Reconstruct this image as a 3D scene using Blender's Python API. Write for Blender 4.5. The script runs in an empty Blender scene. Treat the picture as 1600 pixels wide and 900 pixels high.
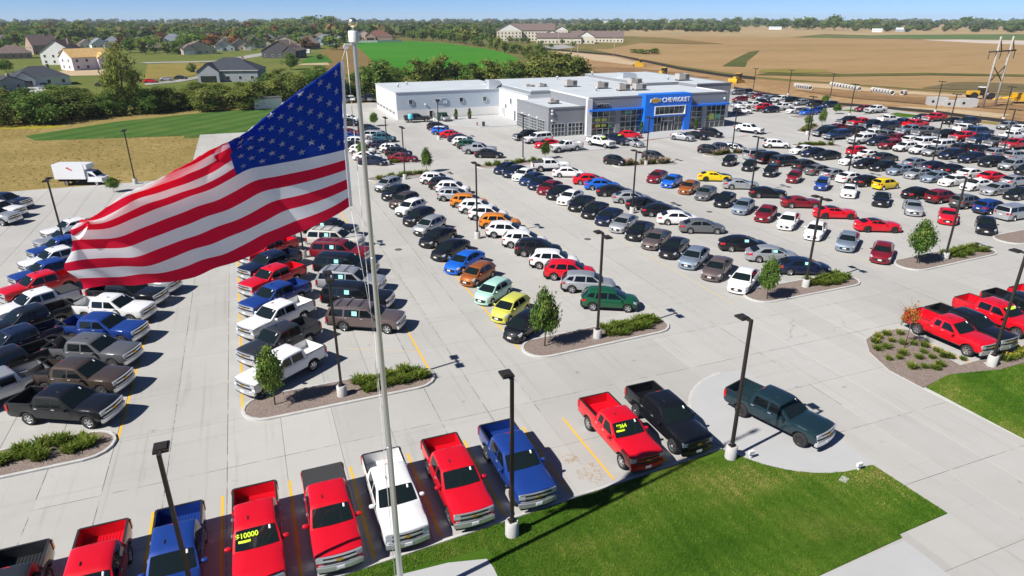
import bpy, bmesh, math, random
import numpy as np
from mathutils import Vector, Matrix

# ------------------------------------------------------------------ camera, sky, sun, exposure
# World axes follow the parking grid: +Y runs away along the car rows, +X to the right along the islands.
SC = bpy.context.scene
COL = SC.collection
cam_data = bpy.data.cameras.new('camera')
cam = bpy.data.objects.new('camera', cam_data)
COL.objects.link(cam)
cam.location = (0.0, 0.0, 21.4)
cam.rotation_euler = (math.radians(90 - 22.354), 0.0, math.radians(-21.6))
cam_data.sensor_width = 36.0
cam_data.lens = 36.0 * 1023.0 / 1600.0
cam_data.clip_start = 0.3
cam_data.clip_end = 20000.0
SC.camera = cam

SUN_AZ, SUN_EL = 258.1, 44.5          # degrees clockwise from +Y, above the horizon
world = bpy.data.worlds.new('World')
SC.world = world
world.use_nodes = True
_nt = world.node_tree
_bg = _nt.nodes['Background']
_sky = _nt.nodes.new('ShaderNodeTexSky')
_sky.sky_type = 'NISHITA'
_sky.sun_disc = False
_sky.sun_elevation = math.radians(SUN_EL)
_sky.sun_rotation = math.radians(SUN_AZ)
_sky.altitude = 0.0
_sky.air_density = 0.38
_sky.dust_density = 0.0
_sky.ozone_density = 8.0
_nt.links.new(_sky.outputs[0], _bg.inputs[0])
_bg.inputs[1].default_value = 0.080
sun_data = bpy.data.lights.new('sun', 'SUN')
sun_data.energy = 5.0
sun_data.angle = math.radians(0.53)
sun_data.color = (1.0, 0.955, 0.89)
sun = bpy.data.objects.new('sun', sun_data)
COL.objects.link(sun)
_d = Vector((math.sin(math.radians(SUN_AZ)) * math.cos(math.radians(SUN_EL)),
             math.cos(math.radians(SUN_AZ)) * math.cos(math.radians(SUN_EL)), math.sin(math.radians(SUN_EL))))
sun.rotation_euler = _d.to_track_quat('Z', 'Y').to_euler()
sun.location = (-60, -20, 90)
SC.view_settings.view_transform = 'Standard'
SC.view_settings.look = 'None'
SC.view_settings.gamma = 1.0
SC.view_settings.exposure = 0.50
SC.cycles.max_bounces = 6
SC.cycles.diffuse_bounces = 3
SC.cycles.glossy_bounces = 3
SC.cycles.transmission_bounces = 3
SC.cycles.volume_bounces = 0

R = random.Random(7)

# ------------------------------------------------------------------ measured layout (metres)
VEHICLES = [
 ('row of pickups along the lawn curb', 'left end', 0, [
  (-11.01, 23.95, -90.0, 'pickup', 'dark grey', ''),
  (-8.13, 24.12, -90.0, 'pickup', 'red', ''),
  (-5.20, 24.21, -90.0, 'pickup', 'blue', ''),
  (-2.06, 24.45, -90.0, 'pickup', 'red', '$10000'),
  (1.02, 24.65, -90.0, 'pickup', 'red', 'tonneau'),
  (3.91, 24.87, -90.0, 'pickup', 'white', ''),
  (6.97, 25.00, -90.0, 'pickup', 'red', ''),
  (10.13, 25.13, -90.0, 'pickup', 'blue', ''),
  (16.33, 25.59, -90.0, 'pickup', 'red', '$#9364 body dbl'),
  (19.49, 25.73, -90.0, 'pickup', 'black', 'body'),
 ]),
 ('solo', '', 0, [
  (25.61, 23.83, -73.6, 'pickup', 'dark teal', 'blackwheels'),
 ]),
 ('row of pickups beside the mulch bed', 'mulch bed end', 0, [
  (44.39, 27.51, -87.3, 'pickup', 'red', 'dbl'),
  (46.44, 27.58, -87.3, 'pickup', 'black', ''),
  (50.31, 28.06, -87.3, 'pickup', 'red', 'ysticker'),
  (53.44, 28.08, -87.3, 'pickup', 'black', ''),
  (56.28, 27.84, -87.3, 'pickup', 'red', ''),
 ]),
 ('right-facing pickup row at the lot edge', 'near end', 0, [
  (-11.93, 39.41, -27.6, 'pickup', 'black', ''),
  (-11.79, 42.88, -27.6, 'pickup', 'brown', ''),
  (-11.70, 46.50, -27.6, 'pickup', 'grey', ''),
  (-11.65, 50.17, -27.6, 'pickup', 'blue', ''),
  (-11.50, 53.87, -27.6, 'pickup', 'white', ''),
  (-10.89, 56.76, -27.6, 'pickup', 'black', ''),
  (-10.03, 59.11, -27.6, 'pickup', 'silver', ''),
 ]),
 ('left-facing pickup row at the lot edge', 'near end', 0, [
  (-16.40, 42.92, -146.6, 'pickup', 'silver', ''),
  (-16.73, 46.24, -146.6, 'pickup', 'black', ''),
  (-16.84, 49.75, -146.6, 'pickup', 'navy', ''),
  (-17.04, 53.59, -146.6, 'pickup', 'black', ''),
  (-17.24, 57.06, -146.6, 'pickup', 'white', 'tonneau'),
  (-17.98, 61.49, -146.6, 'pickup', 'red', ''),
  (-18.04, 64.89, -146.6, 'pickup', 'blue', ''),
  (-18.18, 68.51, -146.6, 'pickup', 'white', ''),
  (-18.36, 72.13, -146.6, 'pickup', 'blue', ''),
  (-18.50, 75.21, -146.6, 'pickup', 'silver', ''),
  (-18.70, 78.81, -146.6, 'pickup', 'white', ''),
 ]),
 ('left-facing pickup row in the middle lot', 'near end', 0, [
  (-0.14, 39.58, -143.6, 'pickup', 'white', ''),
  (-0.02, 43.50, -143.6, 'pickup', 'dark grey', ''),
  (-0.00, 47.68, -143.6, 'pickup', 'white', ''),
  (0.13, 51.69, -143.6, 'pickup', 'blue', ''),
  (0.15, 56.03, -143.6, 'pickup', 'red', ''),
  (0.13, 59.97, -143.6, 'pickup', 'navy', ''),
  (0.16, 64.18, -143.6, 'pickup', 'red', ''),
  (0.12, 67.39, -143.6, 'pickup', 'silver', ''),
 ]),
 ('row of big SUVs behind the flagpole', 'near end', 0, [
  (6.21, 45.23, -29.6, 'big_suv', 'taupe', 'sticker rack'),
  (6.31, 49.54, -29.6, 'big_suv', 'black', 'sticker'),
  (6.35, 53.12, -29.6, 'big_suv', 'silver', 'sticker rack'),
  (6.52, 57.11, -29.6, 'big_suv', 'black', 'sticker'),
  (6.65, 61.25, -29.6, 'big_suv', 'maroon', 'sticker rack'),
  (6.65, 65.31, -29.6, 'big_suv', 'cream', 'sticker rack'),
  (6.68, 69.08, -29.6, 'big_suv', 'black', 'sticker'),
 ]),
 ('left-facing row of small cars', 'far end', 1, [
  (16.48, 87.14, -143.6, 'small_suv', 'silver', ''),
  (16.46, 82.20, -143.6, 'small_suv', 'black', ''),
  (16.57, 77.98, -143.6, 'small_suv', 'brown', ''),
  (16.54, 74.48, -143.6, 'small_suv', 'white', ''),
  (16.51, 70.38, -143.6, 'small_suv', 'black', ''),
  (16.75, 66.53, -143.6, 'small_suv', 'silver', ''),
  (16.61, 62.72, -143.6, 'sedan', 'black', ''),
  (16.72, 58.51, -143.6, 'sedan', 'black', ''),
  (16.93, 54.68, -143.6, 'sedan', 'bright blue', ''),
  (16.97, 51.11, -143.6, 'hatch', 'copper', ''),
  (16.86, 46.88, -143.6, 'hatch', 'mint green', ''),
  (16.95, 43.22, -143.6, 'hatch', 'lime yellow', ''),
  (16.69, 39.87, -143.6, 'hatch', 'black', ''),
 ]),
 ('right-facing row of crossovers', 'far end', 1, [
  (23.48, 87.96, -28.6, 'crossover', 'white', ''),
  (23.78, 84.53, -28.6, 'crossover', 'black', ''),
  (24.11, 82.06, -28.6, 'crossover', 'white', ''),
  (23.25, 78.36, -28.6, 'crossover', 'silver', ''),
  (23.92, 74.70, -28.6, 'crossover', 'orange', ''),
  (24.08, 71.78, -28.6, 'crossover', 'white', ''),
  (24.28, 68.72, -28.6, 'crossover', 'white', ''),
  (24.34, 65.11, -28.6, 'crossover', 'orange', ''),
  (24.01, 61.93, -28.6, 'crossover', 'white', ''),
  (24.46, 58.25, -28.6, 'crossover', 'white', ''),
  (24.67, 55.36, -28.6, 'crossover', 'black', ''),
  (24.72, 51.78, -28.6, 'crossover', 'white', ''),
  (24.78, 48.70, -28.6, 'crossover', 'red', ''),
  (24.96, 45.51, -28.6, 'crossover', 'silver', ''),
  (24.90, 41.70, -28.6, 'crossover', 'dark green', ''),
 ]),
 ('left-facing row of midsize sedans', 'far end', 1, [
  (35.22, 91.57, -143.6, 'sedan', 'navy', ''),
  (35.64, 88.98, -143.6, 'sedan', 'navy', ''),
  (36.12, 86.47, -143.6, 'sedan', 'white', ''),
  (36.06, 83.62, -143.6, 'sedan', 'dark blue', ''),
  (36.20, 80.83, -143.6, 'sedan', 'navy', ''),
  (36.30, 78.00, -143.6, 'sedan', 'maroon', ''),
  (36.36, 75.15, -143.6, 'sedan', 'black', ''),
  (36.56, 72.39, -143.6, 'sedan', 'white', ''),
  (36.55, 69.21, -143.6, 'sedan', 'black', ''),
  (36.61, 65.90, -143.6, 'sedan', 'black', ''),
  (36.81, 62.90, -143.6, 'sedan', 'navy', ''),
  (36.99, 59.96, -143.6, 'sedan', 'silver', ''),
  (37.17, 56.97, -143.6, 'sedan', 'black', ''),
  (37.21, 53.87, -143.6, 'sedan', 'taupe', ''),
  (37.37, 50.96, -143.6, 'sedan', 'black', ''),
  (37.47, 47.88, -143.6, 'sedan', 'light blue', ''),
  (37.62, 44.66, -143.6, 'sedan', 'taupe', ''),
  (37.91, 41.49, -143.6, 'sedan', 'white', ''),
 ]),
 ('right-facing row of midsize sedans', 'far end', 1, [
  (42.70, 85.24, -25.6, 'sedan', 'white', ''),
  (43.43, 80.05, -25.6, 'sedan', 'red', ''),
  (43.51, 76.72, -25.6, 'sedan', 'bright blue', ''),
  (43.32, 72.94, -25.6, 'sedan', 'black', ''),
  (43.59, 69.26, -25.6, 'sedan', 'silver', ''),
  (43.56, 65.95, -25.6, 'sedan', 'black', ''),
  (43.80, 62.75, -25.6, 'sedan', 'black', ''),
  (43.73, 59.33, -25.6, 'sedan', 'white', ''),
  (44.16, 55.70, -25.6, 'sedan', 'grey', ''),
  (44.36, 49.26, -25.6, 'sedan', 'black', 'sticker'),
  (44.78, 45.77, -25.6, 'sedan', 'silver', 'sticker'),
  (45.06, 42.08, -25.6, 'sedan', 'navy', 'sticker'),
 ]),
 ('solo', '', 1, [
  (41.97, 90.13, -11.6, 'pickup', 'white', 'tonneau'),
 ]),
 ('nose-on row in the middle of the lot', 'far end', 1, [
  (53.29, 78.32, -143.6, 'sedan', 'maroon', ''),
  (53.62, 75.18, -143.6, 'sedan', 'bright blue', ''),
  (53.70, 71.30, -143.6, 'sedan', 'copper', ''),
  (53.80, 67.88, -143.6, 'sedan', 'grey', ''),
  (54.00, 64.29, -143.6, 'sedan', 'black', ''),
  (54.00, 60.86, -143.6, 'sedan', 'light blue', ''),
  (54.33, 57.40, -143.6, 'sedan', 'maroon', ''),
  (54.57, 54.07, -143.6, 'sedan', 'white', ''),
  (54.62, 50.18, -143.6, 'sedan', 'white', ''),
  (54.87, 46.20, -143.6, 'sedan', 'light blue', ''),
  (55.24, 42.43, -143.6, 'sedan', 'maroon', ''),
 ]),
 ('row of sports coupes', 'far end', 1, [
  (60.92, 75.30, -26.6, 'coupe', 'yellow', 'blackhood'),
  (61.21, 70.12, -26.6, 'coupe', 'silver', ''),
  (61.38, 65.06, -26.6, 'coupe', 'black', ''),
  (61.77, 59.71, -26.6, 'coupe', 'maroon', ''),
  (61.98, 54.67, -26.6, 'coupe', 'red', 'blackroof'),
  (62.25, 49.05, -26.6, 'coupe', 'red', 'blackroof'),
 ]),
 ('mixed row beyond the sports coupes', 'far end', 1, [
  (70.05, 83.49, -143.6, 'hatch', 'black', ''),
  (70.47, 79.37, -143.6, 'hatch', 'black', ''),
  (70.76, 75.08, -143.6, 'hatch', 'black', ''),
  (71.14, 70.81, -143.6, 'hatch', 'maroon', ''),
  (71.52, 66.03, -143.6, 'hatch', 'blue', ''),
  (71.99, 61.97, -139.6, 'coupe', 'white', ''),
  (72.28, 57.22, -143.6, 'coupe', 'black', ''),
  (72.41, 52.95, -136.6, 'coupe', 'silver', ''),
  (72.93, 48.89, -143.6, 'coupe', 'red', ''),
  (73.31, 44.80, -143.6, 'sedan', 'black', ''),
 ]),
 ('rear-facing used car row', 'far end', 2, [
  (77.48, 85.67, 0.0, 'minivan', 'silver', ''),
  (77.35, 82.28, 0.0, 'big_suv', 'black', ''),
  (77.96, 79.82, 0.0, 'minivan', 'dark grey', ''),
  (78.57, 76.17, 0.0, 'crossover', 'dark grey', ''),
  (78.16, 73.10, 0.0, 'sedan', 'grey', ''),
  (78.20, 70.26, 0.0, 'sedan', 'silver', ''),
  (78.58, 67.65, 0.0, 'sedan', 'white', ''),
  (78.94, 65.15, 0.0, 'sedan', 'black', ''),
  (79.56, 62.85, 0.0, 'hatch', 'yellow', ''),
  (79.24, 57.62, 0.0, 'sedan', 'black', ''),
  (80.19, 55.12, 0.0, 'crossover', 'maroon', ''),
  (80.73, 52.21, 0.0, 'crossover', 'grey', ''),
  (81.06, 49.53, 0.0, 'crossover', 'blue', ''),
  (81.17, 46.78, 0.0, 'minivan', 'silver', ''),
 ]),
 ('solo', '', 2, [
  (87.43, 92.34, -29.6, 'crossover', 'white', ''),
 ]),
 ('short used row beside the shrub island', 'left end', 2, [
  (87.83, 86.50, -180.0, 'sedan', 'white', ''),
  (87.83, 83.99, -180.0, 'sedan', 'navy', ''),
  (87.95, 81.23, -180.0, 'sedan', 'black', ''),
 ]),
 ('first used sedan row facing the coupes', 'left end', 2, [
  (88.58, 76.71, -180.0, 'sedan', 'white', ''),
  (88.62, 74.00, -180.0, 'sedan', 'black', ''),
  (89.33, 71.65, -180.0, 'sedan', 'black', ''),
  (89.40, 68.66, -180.0, 'sedan', 'light blue', ''),
  (89.70, 65.94, -180.0, 'sedan', 'silver', ''),
  (89.86, 63.40, -180.0, 'sedan', 'light blue', ''),
  (90.18, 60.91, -180.0, 'sedan', 'white', ''),
  (90.64, 58.06, -180.0, 'sedan', 'white', ''),
  (90.67, 55.32, -180.0, 'sedan', 'silver', ''),
  (91.08, 52.57, -180.0, 'sedan', 'black', ''),
 ]),
 ('used row backed onto the first sedan row', 'left end', 2, [
  (95.59, 81.85, 0.0, 'crossover', 'red', ''),
  (95.20, 79.25, 0.0, 'sedan', 'white', ''),
  (95.37, 76.55, 0.0, 'sedan', 'dark grey', ''),
  (96.22, 71.52, 0.0, 'sedan', 'light blue', ''),
  (96.72, 68.72, 0.0, 'sedan', 'navy', ''),
  (97.08, 66.10, 0.0, 'sedan', 'black', ''),
  (96.78, 63.14, 0.0, 'sedan', 'white', ''),
  (97.54, 60.58, 0.0, 'sedan', 'red', ''),
  (97.91, 57.64, 0.0, 'sedan', 'silver', ''),
 ]),
 ('second used row of SUVs', 'left end', 2, [
  (105.34, 90.10, -180.0, 'big_suv', 'white', ''),
  (106.77, 87.89, -180.0, 'crossover', 'navy', ''),
  (105.75, 84.39, -180.0, 'crossover', 'maroon', ''),
  (106.29, 81.80, -180.0, 'crossover', 'white', ''),
  (106.74, 79.01, -180.0, 'crossover', 'white', ''),
  (107.15, 76.96, -180.0, 'crossover', 'silver', ''),
  (107.36, 74.14, -180.0, 'crossover', 'navy', ''),
  (107.62, 70.84, -180.0, 'crossover', 'navy', ''),
  (107.62, 67.54, -180.0, 'crossover', 'black', ''),
  (108.06, 64.75, -180.0, 'crossover', 'silver', ''),
  (107.09, 61.65, -180.0, 'crossover', 'black', ''),
 ]),
 ('used row backed onto the second SUV row', 'left end', 2, [
  (112.16, 93.28, 0.0, 'pickup', 'white', ''),
  (113.16, 91.27, 0.0, 'pickup', 'grey', ''),
  (113.38, 88.64, 0.0, 'crossover', 'maroon', ''),
  (113.42, 85.99, 0.0, 'crossover', 'white', ''),
  (113.67, 83.14, 0.0, 'big_suv', 'white', ''),
  (114.23, 80.12, 0.0, 'big_suv', 'white', ''),
  (114.52, 77.23, 0.0, 'crossover', 'dark grey', ''),
  (115.82, 75.10, 0.0, 'crossover', 'black', ''),
  (115.38, 71.86, 0.0, 'crossover', 'silver', ''),
  (115.88, 69.29, 0.0, 'crossover', 'silver', ''),
 ]),
 ('used pickup row', 'left end', 2, [
  (121.69, 108.40, -180.0, 'pickup', 'black', ''),
  (121.99, 105.72, -180.0, 'pickup', 'red', ''),
  (122.15, 102.69, -180.0, 'pickup', 'navy', ''),
  (122.99, 99.96, -180.0, 'pickup', 'navy', ''),
  (123.03, 94.48, -180.0, 'pickup', 'light blue', ''),
  (124.05, 91.91, -180.0, 'pickup', 'grey', ''),
  (124.29, 87.66, -180.0, 'pickup', 'black', ''),
  (125.13, 84.95, -180.0, 'pickup', 'red', ''),
  (125.47, 81.75, -180.0, 'pickup', 'dark blue', ''),
  (125.25, 78.55, -180.0, 'pickup', 'grey', ''),
  (125.80, 75.88, -180.0, 'pickup', 'red', ''),
 ]),
 ('dark cluster by the tree islands', 'left end', 2, [
  (105.75, 99.16, -180.0, 'big_suv', 'black', ''),
  (104.79, 95.38, -180.0, 'big_suv', 'dark blue', ''),
  (113.66, 103.33, 0.0, 'sedan', 'maroon', ''),
  (112.27, 97.43, 0.0, 'pickup', 'black', ''),
 ]),
 ('used row backed onto the pickup row', 'left end', 2, [
  (132.10, 106.92, 0.0, 'pickup', 'white', ''),
  (130.44, 101.87, 0.0, 'pickup', 'dark blue', ''),
  (131.07, 99.64, 0.0, 'pickup', 'red', ''),
  (135.10, 91.48, 0.0, 'pickup', 'white', ''),
  (134.14, 87.92, 0.0, 'big_suv', 'dark blue', ''),
  (134.63, 81.97, 0.0, 'pickup', 'white', ''),
 ]),
 ('back row along the dirt', 'left end', 2, [
  (143.03, 123.72, -180.0, 'crossover', 'maroon', ''),
  (143.73, 120.79, -180.0, 'pickup', 'white', ''),
  (143.09, 107.61, -180.0, 'sedan', 'dark grey', ''),
  (144.13, 105.45, -180.0, 'pickup', 'red', ''),
  (144.17, 101.17, -180.0, 'sedan', 'black', ''),
  (144.84, 98.20, -180.0, 'pickup', 'navy', ''),
  (147.69, 91.75, -180.0, 'crossover', 'silver', ''),
  (146.71, 88.40, -180.0, 'sedan', 'white', ''),
 ]),
 ('back row beyond the showroom', 'left end', 2, [
  (140.04, 167.03, -180.0, 'crossover', 'grey', ''),
  (143.49, 167.70, -180.0, 'crossover', 'black', ''),
  (138.37, 159.88, -180.0, 'sedan', 'silver', ''),
  (138.43, 156.15, -180.0, 'crossover', 'maroon', ''),
  (138.05, 153.60, -180.0, 'sedan', 'silver', ''),
  (137.28, 150.40, -180.0, 'sedan', 'light blue', ''),
  (137.49, 148.61, -180.0, 'crossover', 'black', ''),
  (138.22, 146.85, -180.0, 'pickup', 'white', ''),
  (138.34, 143.49, -180.0, 'pickup', 'black', ''),
  (138.08, 139.45, -180.0, 'crossover', 'silver', ''),
  (139.78, 136.47, -180.0, 'crossover', 'black', ''),
  (141.90, 133.37, -180.0, 'crossover', 'navy', ''),
 ]),
 ('second row beyond the showroom', 'left end', 2, [
  (128.01, 151.52, -180.0, 'crossover', 'maroon', ''),
  (120.62, 143.30, -180.0, 'sedan', 'silver', ''),
  (120.48, 141.12, -180.0, 'sedan', 'white', ''),
  (121.44, 138.63, -180.0, 'pickup', 'white', ''),
  (127.46, 142.24, 0.0, 'pickup', 'black', ''),
  (120.67, 133.98, -180.0, 'pickup', 'red', ''),
  (120.23, 130.73, -180.0, 'crossover', 'navy', ''),
  (126.08, 133.23, -180.0, 'pickup', 'white', ''),
  (125.35, 128.05, -180.0, 'sedan', 'white', ''),
  (126.19, 126.41, -180.0, 'sedan', 'grey', ''),
  (125.70, 124.05, -180.0, 'sedan', 'bright blue', ''),
  (129.99, 125.56, -180.0, 'crossover', 'blue', ''),
 ]),
 ('display', '', 2, [
  (112.56, 131.81, -36.6, 'crossover', 'white', ''),
  (94.22, 107.67, -66.6, 'pickup', 'white', ''),
  (83.94, 106.28, -66.6, 'crossover', 'black', ''),
  (79.88, 105.44, -66.6, 'coupe', 'black', ''),
  (76.49, 105.19, -61.6, 'coupe', 'silver', ''),
  (68.27, 110.84, -26.6, 'sedan', 'red', ''),
  (64.49, 103.55, -71.6, 'sedan', 'silver', ''),
  (62.53, 105.93, -66.6, 'pickup', 'navy', 'ysticker'),
  (58.71, 104.89, -71.6, 'pickup', 'white', 'ysticker'),
  (49.44, 116.90, -171.6, 'pickup', 'black', ''),
  (49.94, 113.17, -171.6, 'big_suv', 'white', ''),
  (49.52, 108.05, -173.6, 'sedan', 'red', ''),
  (50.95, 103.15, -176.6, 'pickup', 'white', 'dbl'),
  (35.46, 147.36, -7.6, 'pickup', 'dark grey', ''),
  (41.43, 146.74, -81.6, 'crossover', 'silver', ''),
  (72.90, 92.41, -59.6, 'hatch', 'black', ''),
  (76.21, 93.05, -59.6, 'hatch', 'navy', ''),
  (78.08, 91.98, -59.6, 'hatch', 'silver', ''),
  (53.26, 90.14, -61.6, 'hatch', 'black', ''),
  (60.89, 91.06, -61.6, 'hatch', 'dark grey', ''),
 ]),
 ('short row facing the service wing', 'far end', 2, [
  (36.61, 134.30, -28.6, 'crossover', 'black', ''),
  (36.08, 128.64, -28.6, 'crossover', 'bright blue', 'whiteroof'),
  (36.50, 124.24, -28.6, 'sedan', 'red', ''),
  (36.78, 119.35, -28.6, 'sedan', 'navy', ''),
  (36.29, 115.07, -28.6, 'crossover', 'white', ''),
  (36.13, 111.61, -28.6, 'crossover', 'dark green', ''),
  (36.24, 106.68, -28.6, 'pickup', 'silver', ''),
  (36.67, 103.03, -28.6, 'sedan', 'black', ''),
 ]),
 ('cluster right of the flagpole', 'far end', 2, [
  (22.80, 136.55, -28.6, 'crossover', 'black', ''),
  (22.94, 133.41, -28.6, 'sedan', 'navy', ''),
  (22.85, 127.62, -28.6, 'minivan', 'silver', ''),
  (23.48, 124.62, -28.6, 'crossover', 'teal', ''),
  (21.99, 117.21, -28.6, 'crossover', 'navy', ''),
  (22.68, 112.94, -28.6, 'crossover', 'white', ''),
  (22.83, 109.11, -28.6, 'crossover', 'black', ''),
  (22.60, 104.79, -28.6, 'sedan', 'maroon', ''),
 ]),
 ('cluster behind the flagpole', 'far end', 2, [
  (18.37, 133.93, -28.6, 'sedan', 'maroon', ''),
  (17.89, 129.18, -28.6, 'sedan', 'blue', ''),
  (18.31, 122.19, -28.6, 'crossover', 'white', ''),
  (17.24, 117.73, -28.6, 'crossover', 'black', ''),
  (17.66, 113.65, -28.6, 'crossover', 'white', ''),
  (17.46, 108.26, -28.6, 'sedan', 'white', ''),
  (17.66, 104.24, -28.6, 'sedan', 'navy', ''),
  (21.40, 153.01, -28.6, 'crossover', 'white', ''),
  (20.36, 147.09, -28.6, 'crossover', 'black', ''),
 ]),
 ('vehicles parked at the hedge', 'left end', 2, [
  (26.26, 191.80, -91.6, 'minivan', 'grey', ''),
  (27.87, 192.01, -91.6, 'crossover', 'white', ''),
  (30.33, 191.89, -91.6, 'minivan', 'taupe', ''),
  (32.86, 191.98, -91.6, 'big_suv', 'navy', ''),
 ]),
 ('pair cut off at the left edge', 'far end', 1, [
  (-28.73, 94.94, -27.6, 'pickup', 'navy', ''),
  (-28.38, 90.75, -27.6, 'pickup', 'white', ''),
  (-28.22, 87.81, -27.6, 'pickup', 'silver', ''),
 ]),
 ('street', '', 2, [
  (-30.55, 279.11, -6.6, 'sedan', 'red', ''),
  (-25.86, 286.15, -6.6, 'sedan', 'silver', ''),
  (-21.45, 292.26, -6.6, 'sedan', 'dark grey', ''),
  (-44.58, 271.02, -6.6, 'sedan', 'dark grey', ''),
  (-61.55, 269.62, -91.6, 'pickup', 'dark grey', ''),
 ]),
]
LAMPS = [["d", 3.07, 36.0], ["d", 21.34, 37.17], ["d", 42.69, 39.22], ["d", 60.38, 39.71], ["d", 20.83, 62.5], ["s", 8.44, 21.32], ["s", 21.16, 22.24], ["s", 43.78, 23.93], ["s", -4.27, 21.0], ["d", 3.28, 63.1], ["d", -18.36, 73.08], ["d", -15.77, 103.6], ["d", 20.01, 92.42], ["d", 19.8, 103.06], ["d", 33.7, 123.08], ["d", 40.52, 97.55], ["d", 57.62, 88.09], ["d", 41.07, 64.92], ["d", 60.74, 67.43], ["d", 76.5, 90.9], ["d", 95.2, 92.8], ["d", 78.58, 68.36], ["d", 97.81, 70.11], ["d", 119.8, 73.76], ["d", 133.78, 94.25], ["d", 160.12, 100.61], ["d", 157.94, 115.66], ["d", 132.72, 118.27], ["d", 152.89, 143.91], ["d", 146.83, 168.31], ["d", 151.66, 158.57]]
FLAG_U = [0, 0.2, 0.4, 0.6, 0.8, 1]
FLAG_TOP = [[-0.089, 20.301], [1.382, 19.478], [3.077, 18.407], [4.51, 17.808], [5.83, 17.33], [6.988, 16.844]]
FLAG_MID = [[0.041, 17.901], [1.545, 17.77], [3.0, 17.443], [4.396, 17.0], [5.745, 16.685], [6.98, 16.447]]
FLAG_BOT = [[0.055, 16.198], [1.574, 15.655], [3.103, 15.17], [4.547, 14.936], [5.984, 14.86], [7.326, 14.913]]
FLAG_DIR = (-0.9919, -0.1268)
FLAG_NRM = (0.1268, -0.9919)
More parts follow.
